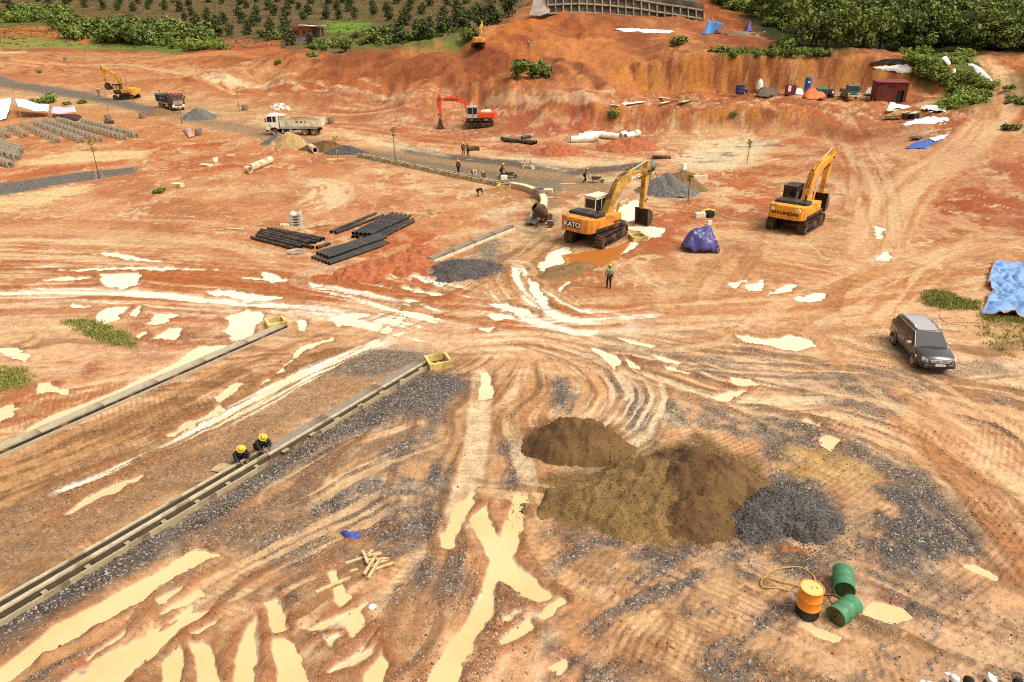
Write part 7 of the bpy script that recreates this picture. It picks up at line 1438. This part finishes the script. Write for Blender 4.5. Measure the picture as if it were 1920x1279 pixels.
# plantation in rows along the hill
rows = (-14,-4,7,19,31,42,53,64,76,88)
for ri, y in enumerate(rows):
    x = -60+(ri % 2)*16
    while x < 1000:
        px, py = x+random.uniform(-6,6), y+random.uniform(-3.5,3.5)+(.006*(x-500))
        ok = inside(px, py, plantation) and not inside(px, py, [(540,40),(720,36),(720,100),(540,80)]) and not (px < 340 and py > 24) and not (px < 130 and py > 20)
        if ok and random.random() < .9: plant('plantation_tree', 'tree', 'small dark rounded tree in the rows of the hillside plantation', 'hillside plantation trees', GV(px, py), random.uniform(1.35,2.0), random.choice(PCn), random.choice(PT))
        x += random.uniform(27,36)
for px, py, s in ((710,84,3.0),(726,90,1.6),(668,72,1.2),(690,66,1.3),(640,90,1.6),(505,70,2.2),(520,76,1.8),(655,78,1.0),(760,80,1.6),(800,72,1.6),(830,76,1.3),(625,80,1.0)): plant('round_shrub', 'shrub', {710:'large round dark shrub in the green strip below the plantation',505:'large dark shrub left of the brick house'}.get(px, 'round green shrub in the strip below the plantation'), 'shrubs below the plantation', GV(px, py), s, random.choice(DB), random.choice(BT), 'foliage', 'stem')
for k in range(34):
    t = random.random(); px = 120+random.random()*270; lo, hi = 34+max(0, px-180)*.17, 86+min(0, (px-200))*.02
    py = random.uniform(lo, max(lo+4, hi-4)); plant('thicket_shrub', 'shrub', 'dark green shrub in the thicket above the far orange bank', 'thicket above the far orange bank', GV(px, py), random.uniform(2.0,3.6), random.choice(DB+BC[:2]), random.choice(BT), 'foliage', 'stem')
for k in range(16): px = random.uniform(-40,125); py = random.uniform(22,44); plant('slope_shrub', 'shrub', 'green shrub on the slope at the far left', 'shrubs at the far left', GV(px, py), random.uniform(1.8,3.0), random.choice(BC+GC), random.choice(BT), 'foliage', 'stem')
for k in range(18): px = random.uniform(300,420); py = random.uniform(80,94); plant('low_shrub', 'shrub', 'low green shrub at the right foot of the far thicket', 'low shrubs at the foot of the thicket', GV(px, py), random.uniform(.9,1.6), random.choice(GC), random.choice(BT), 'foliage', 'stem')
for k in range(26): t = random.random(); px = 560+t*330; py = 100-t*26-random.uniform(0,12)+(t < .5)*random.uniform(-4,0); plant('low_shrub', 'shrub', 'low green shrub along the edge behind the spoil bank', 'low shrubs behind the spoil bank', GV(px, py), random.uniform(.8,1.5), random.choice(GC+BC), random.choice(BT), 'foliage', 'stem')
# wood on the right
for k in range(120):
    px = random.uniform(1350, 2060); lo = -40; hi = 92 if px > 1490 else 30+max(0, (px-1380))*.5
    py = lo+(hi-lo)*random.random()**.9
    if px < 1490 and py > (px-1340)*.55: continue
    plant('woodland_tree', 'tree', 'dark leafy tree in the wood on the right hillside', 'trees of the wood on the right', GV(px, py), random.uniform(.75,1.2), random.choice(FC), random.choice(FT))
for px in range(1500, 1990, 24): plant('woodland_tree', 'tree', 'leafy tree at the front edge of the wood above the dirt road', 'front trees of the wood', GV(px+random.uniform(-6,6), 88+random.uniform(-4,6)+(px > 1800)*3), random.uniform(.8,1.1), random.choice(FC), random.choice(FT))
for k in range(40): px = random.uniform(1340,1500); py = random.uniform(-12, max(-6, (px-1330)*.48)); plant('slope_shrub', 'shrub', 'bright green shrub on the slope right of the retaining wall', 'shrubs right of the retaining wall', GV(px, py), random.uniform(1.0,1.8), random.choice(GC), random.choice(BT), 'foliage', 'stem')
# shrubs along the top of the cut and on the green slope
for px, py, s, l in ((1464,98,1.5,'tallest shrub on the top edge of the cut bank'),(1346,104,1.0,'narrow dark shrub at the left end of the bank-top hedge'),(1270,84,1.0,'lone dark shrub below the white strip'),(997,144,2.1,'large round shrub alone on the red spoil slope'),(1150,220,.7,'small dark bush at the terrace edge below the panels'),(1890,245,.6,'small green bush at the right dirt road'),(298,362,.35,'small green tuft alone on the orange field'),(1375,215,.3,'tiny plant on the terrace slope')): plant('shrub', 'shrub', l, None, GV(px, py), s, random.choice(BC), random.choice(BT), 'foliage', 'stem', .9)
for k in range(26): px = 1352+k*8+random.uniform(-4,4); plant('hedge_shrub', 'shrub', 'small shrub of the hedge along the top of the cut bank', 'hedge on the cut bank', GV(px, 104+random.uniform(-4,2)), random.uniform(.45,.8), random.choice(BC), random.choice(BT), 'foliage', 'stem')
gsl = [(1690,94),(1812,100),(1850,158),(1846,205),(1760,210),(1790,180),(1740,150),(1712,132)]
k = 0
while k < 95:
    px, py = random.uniform(1690,1856), random.uniform(94,212)
    if inside(px, py, gsl): plant('slope_shrub', 'shrub', 'bright green shrub on the overgrown slope beside the dirt road', 'shrubs of the overgrown slope', GV(px, py), random.uniform(.5,.95), random.choice(GC), random.choice(BT), 'foliage', 'stem', .8); k += 1
for k in range(12): plant('slope_shrub', 'shrub', 'shrub on the bank right of the dirt road', 'shrubs right of the dirt road', GV(random.uniform(1890,1990), random.uniform(150,215)), random.uniform(.4,.9), random.choice(BC+GC), random.choice(BT), 'foliage', 'stem', .8)
for px, py, s in ((66,196,.8),(92,193,1.1),(126,197,.5),(156,194,.6),(522,118,.6),(585,110,1.0),(75,137,.6)): plant('verge_shrub', 'shrub', 'small green shrub on the verge of the far orange ground', 'shrubs on the far verges', GV(px, py), s, random.choice(GC), random.choice(BT), 'foliage', 'stem')
# staked saplings
def sapling(px, py, h, label, leaves=60):
    r = empty('sapling', GV(px, py), random.uniform(0,6), label, 'sapling'); MB().tube([(0,0,-.1),(.05,.02,h*.5),(0,.05,h)], [.05,.04,.02], 6).build('trunk', bark, r)
    for k in range(3): t = k*2.1; MB().cyl((math.cos(t)*.5,math.sin(t)*.5,0),(.05*math.cos(t),.05*math.sin(t),h*.45),.025,n=5).build('stake', M['wood'], r)
    me = leaf_mesh('leaves', [(0,.05,h*.93,.38,.38,.35),(.1,.05,h*.75,.25,.25,.22)], leaves, .2, LM['sap'], int(px)); o = bpy.data.objects.new('leaves', me); COL.objects.link(o); o.parent = r
for px, py, h, l in ((741,300,4.0,'leafy sapling standing by the far drain channel'),(186,336,4.2,'sapling with yellow green top at the grey strip on the left'),(1400,306,2.6,'staked sapling beside the pale pit'),(1290,378,2.6,'thin sapling right of the grey cone of stone'),(449,210,3.6,'bare thin sapling between the two dump trucks'),(306,205,3.6,'bare sapling between the amber excavator and black truck'),(240,170,3.2,'bare sapling behind the amber excavator'),(341,232,3.6,'bare sapling in front of the black dump truck'),(203,205,3.4,'bare sapling left of the amber excavator'),(870,268,3.2,'bare pole sapling behind the two workers'),(633,300,3.0,'thin bare sapling at the start of the far drain')): sapling(px, py, h, l, 14 if 'bare' in l else 70)
# grass
def grass(name, polys, n, h, m, label, seed):
    rg = np.random.default_rng(seed); C_ = []
    tot = 0
    for P, k in polys:
        xs = [p[0] for p in P]; ys = [p[1] for p in P]; got = 0
        while got < k:
            px, py = rg.uniform(min(xs), max(xs)), rg.uniform(min(ys), max(ys))
            if inside(px, py, P): C_.append(ground(px, py)); got += 1
    C_ = np.array(C_); n = len(C_)*n; c = np.repeat(C_, n//len(C_), 0)+np.concatenate([rg.normal(size=(n, 2))*.16, np.zeros((n, 1))], 1); t = rg.uniform(0, 6.28, n); hh = h*rg.uniform(.4, 1.1, n); w_ = .03
    d = np.stack([np.cos(t), np.sin(t), 0*t], 1); lean_ = np.stack([np.cos(t+1.57), np.sin(t+1.57), 0*t], 1)*(rg.uniform(0,.6,n)*hh)[:, None]; up_ = np.stack([0*t, 0*t, hh], 1)
    v = np.stack([c-d*w_, c+d*w_, c+lean_+up_], 1); me = mesh_np(name, v.reshape(-1, 3), np.arange(3*n).reshape(-1, 3), smooth=False); vattr(me, 'tint', np.repeat(rg.random(n), 3)[:, None].repeat(3, 1), 'FLOAT_COLOR'); me.materials.append(m); o = bpy.data.objects.new(name, me); COL.objects.link(o); o['kind'] = 'stuff'; o['label'] = label; o['category'] = 'grass'
grass('grass', [(gr1,150),(gr2,100),(gr3,170),(gr4,60),([(1838,592),(1990,600),(1990,612),(1850,604)],120),([(770,398),(800,392),(830,400),(790,412)],10)], 18, .17, leaf_mat('grass_blade', S(128,136,58), S(206,196,104)), 'patches of low grass on the mud near the edges', 5)

# scrub between the plantation rows
wp = np.where((gy > 215) & (gy < 470) & (np.abs(gx) < .85*gy) & (gx < .06*gy) & (gh > 9), area*sst(.4, .6, nB), 0)
strew('hillside_scrub', wp, 16000, .25, .75, tint_mat('scrub', S(78,70,38), S(146,128,78)), 12, label='brown and olive scrub between the plantation rows')
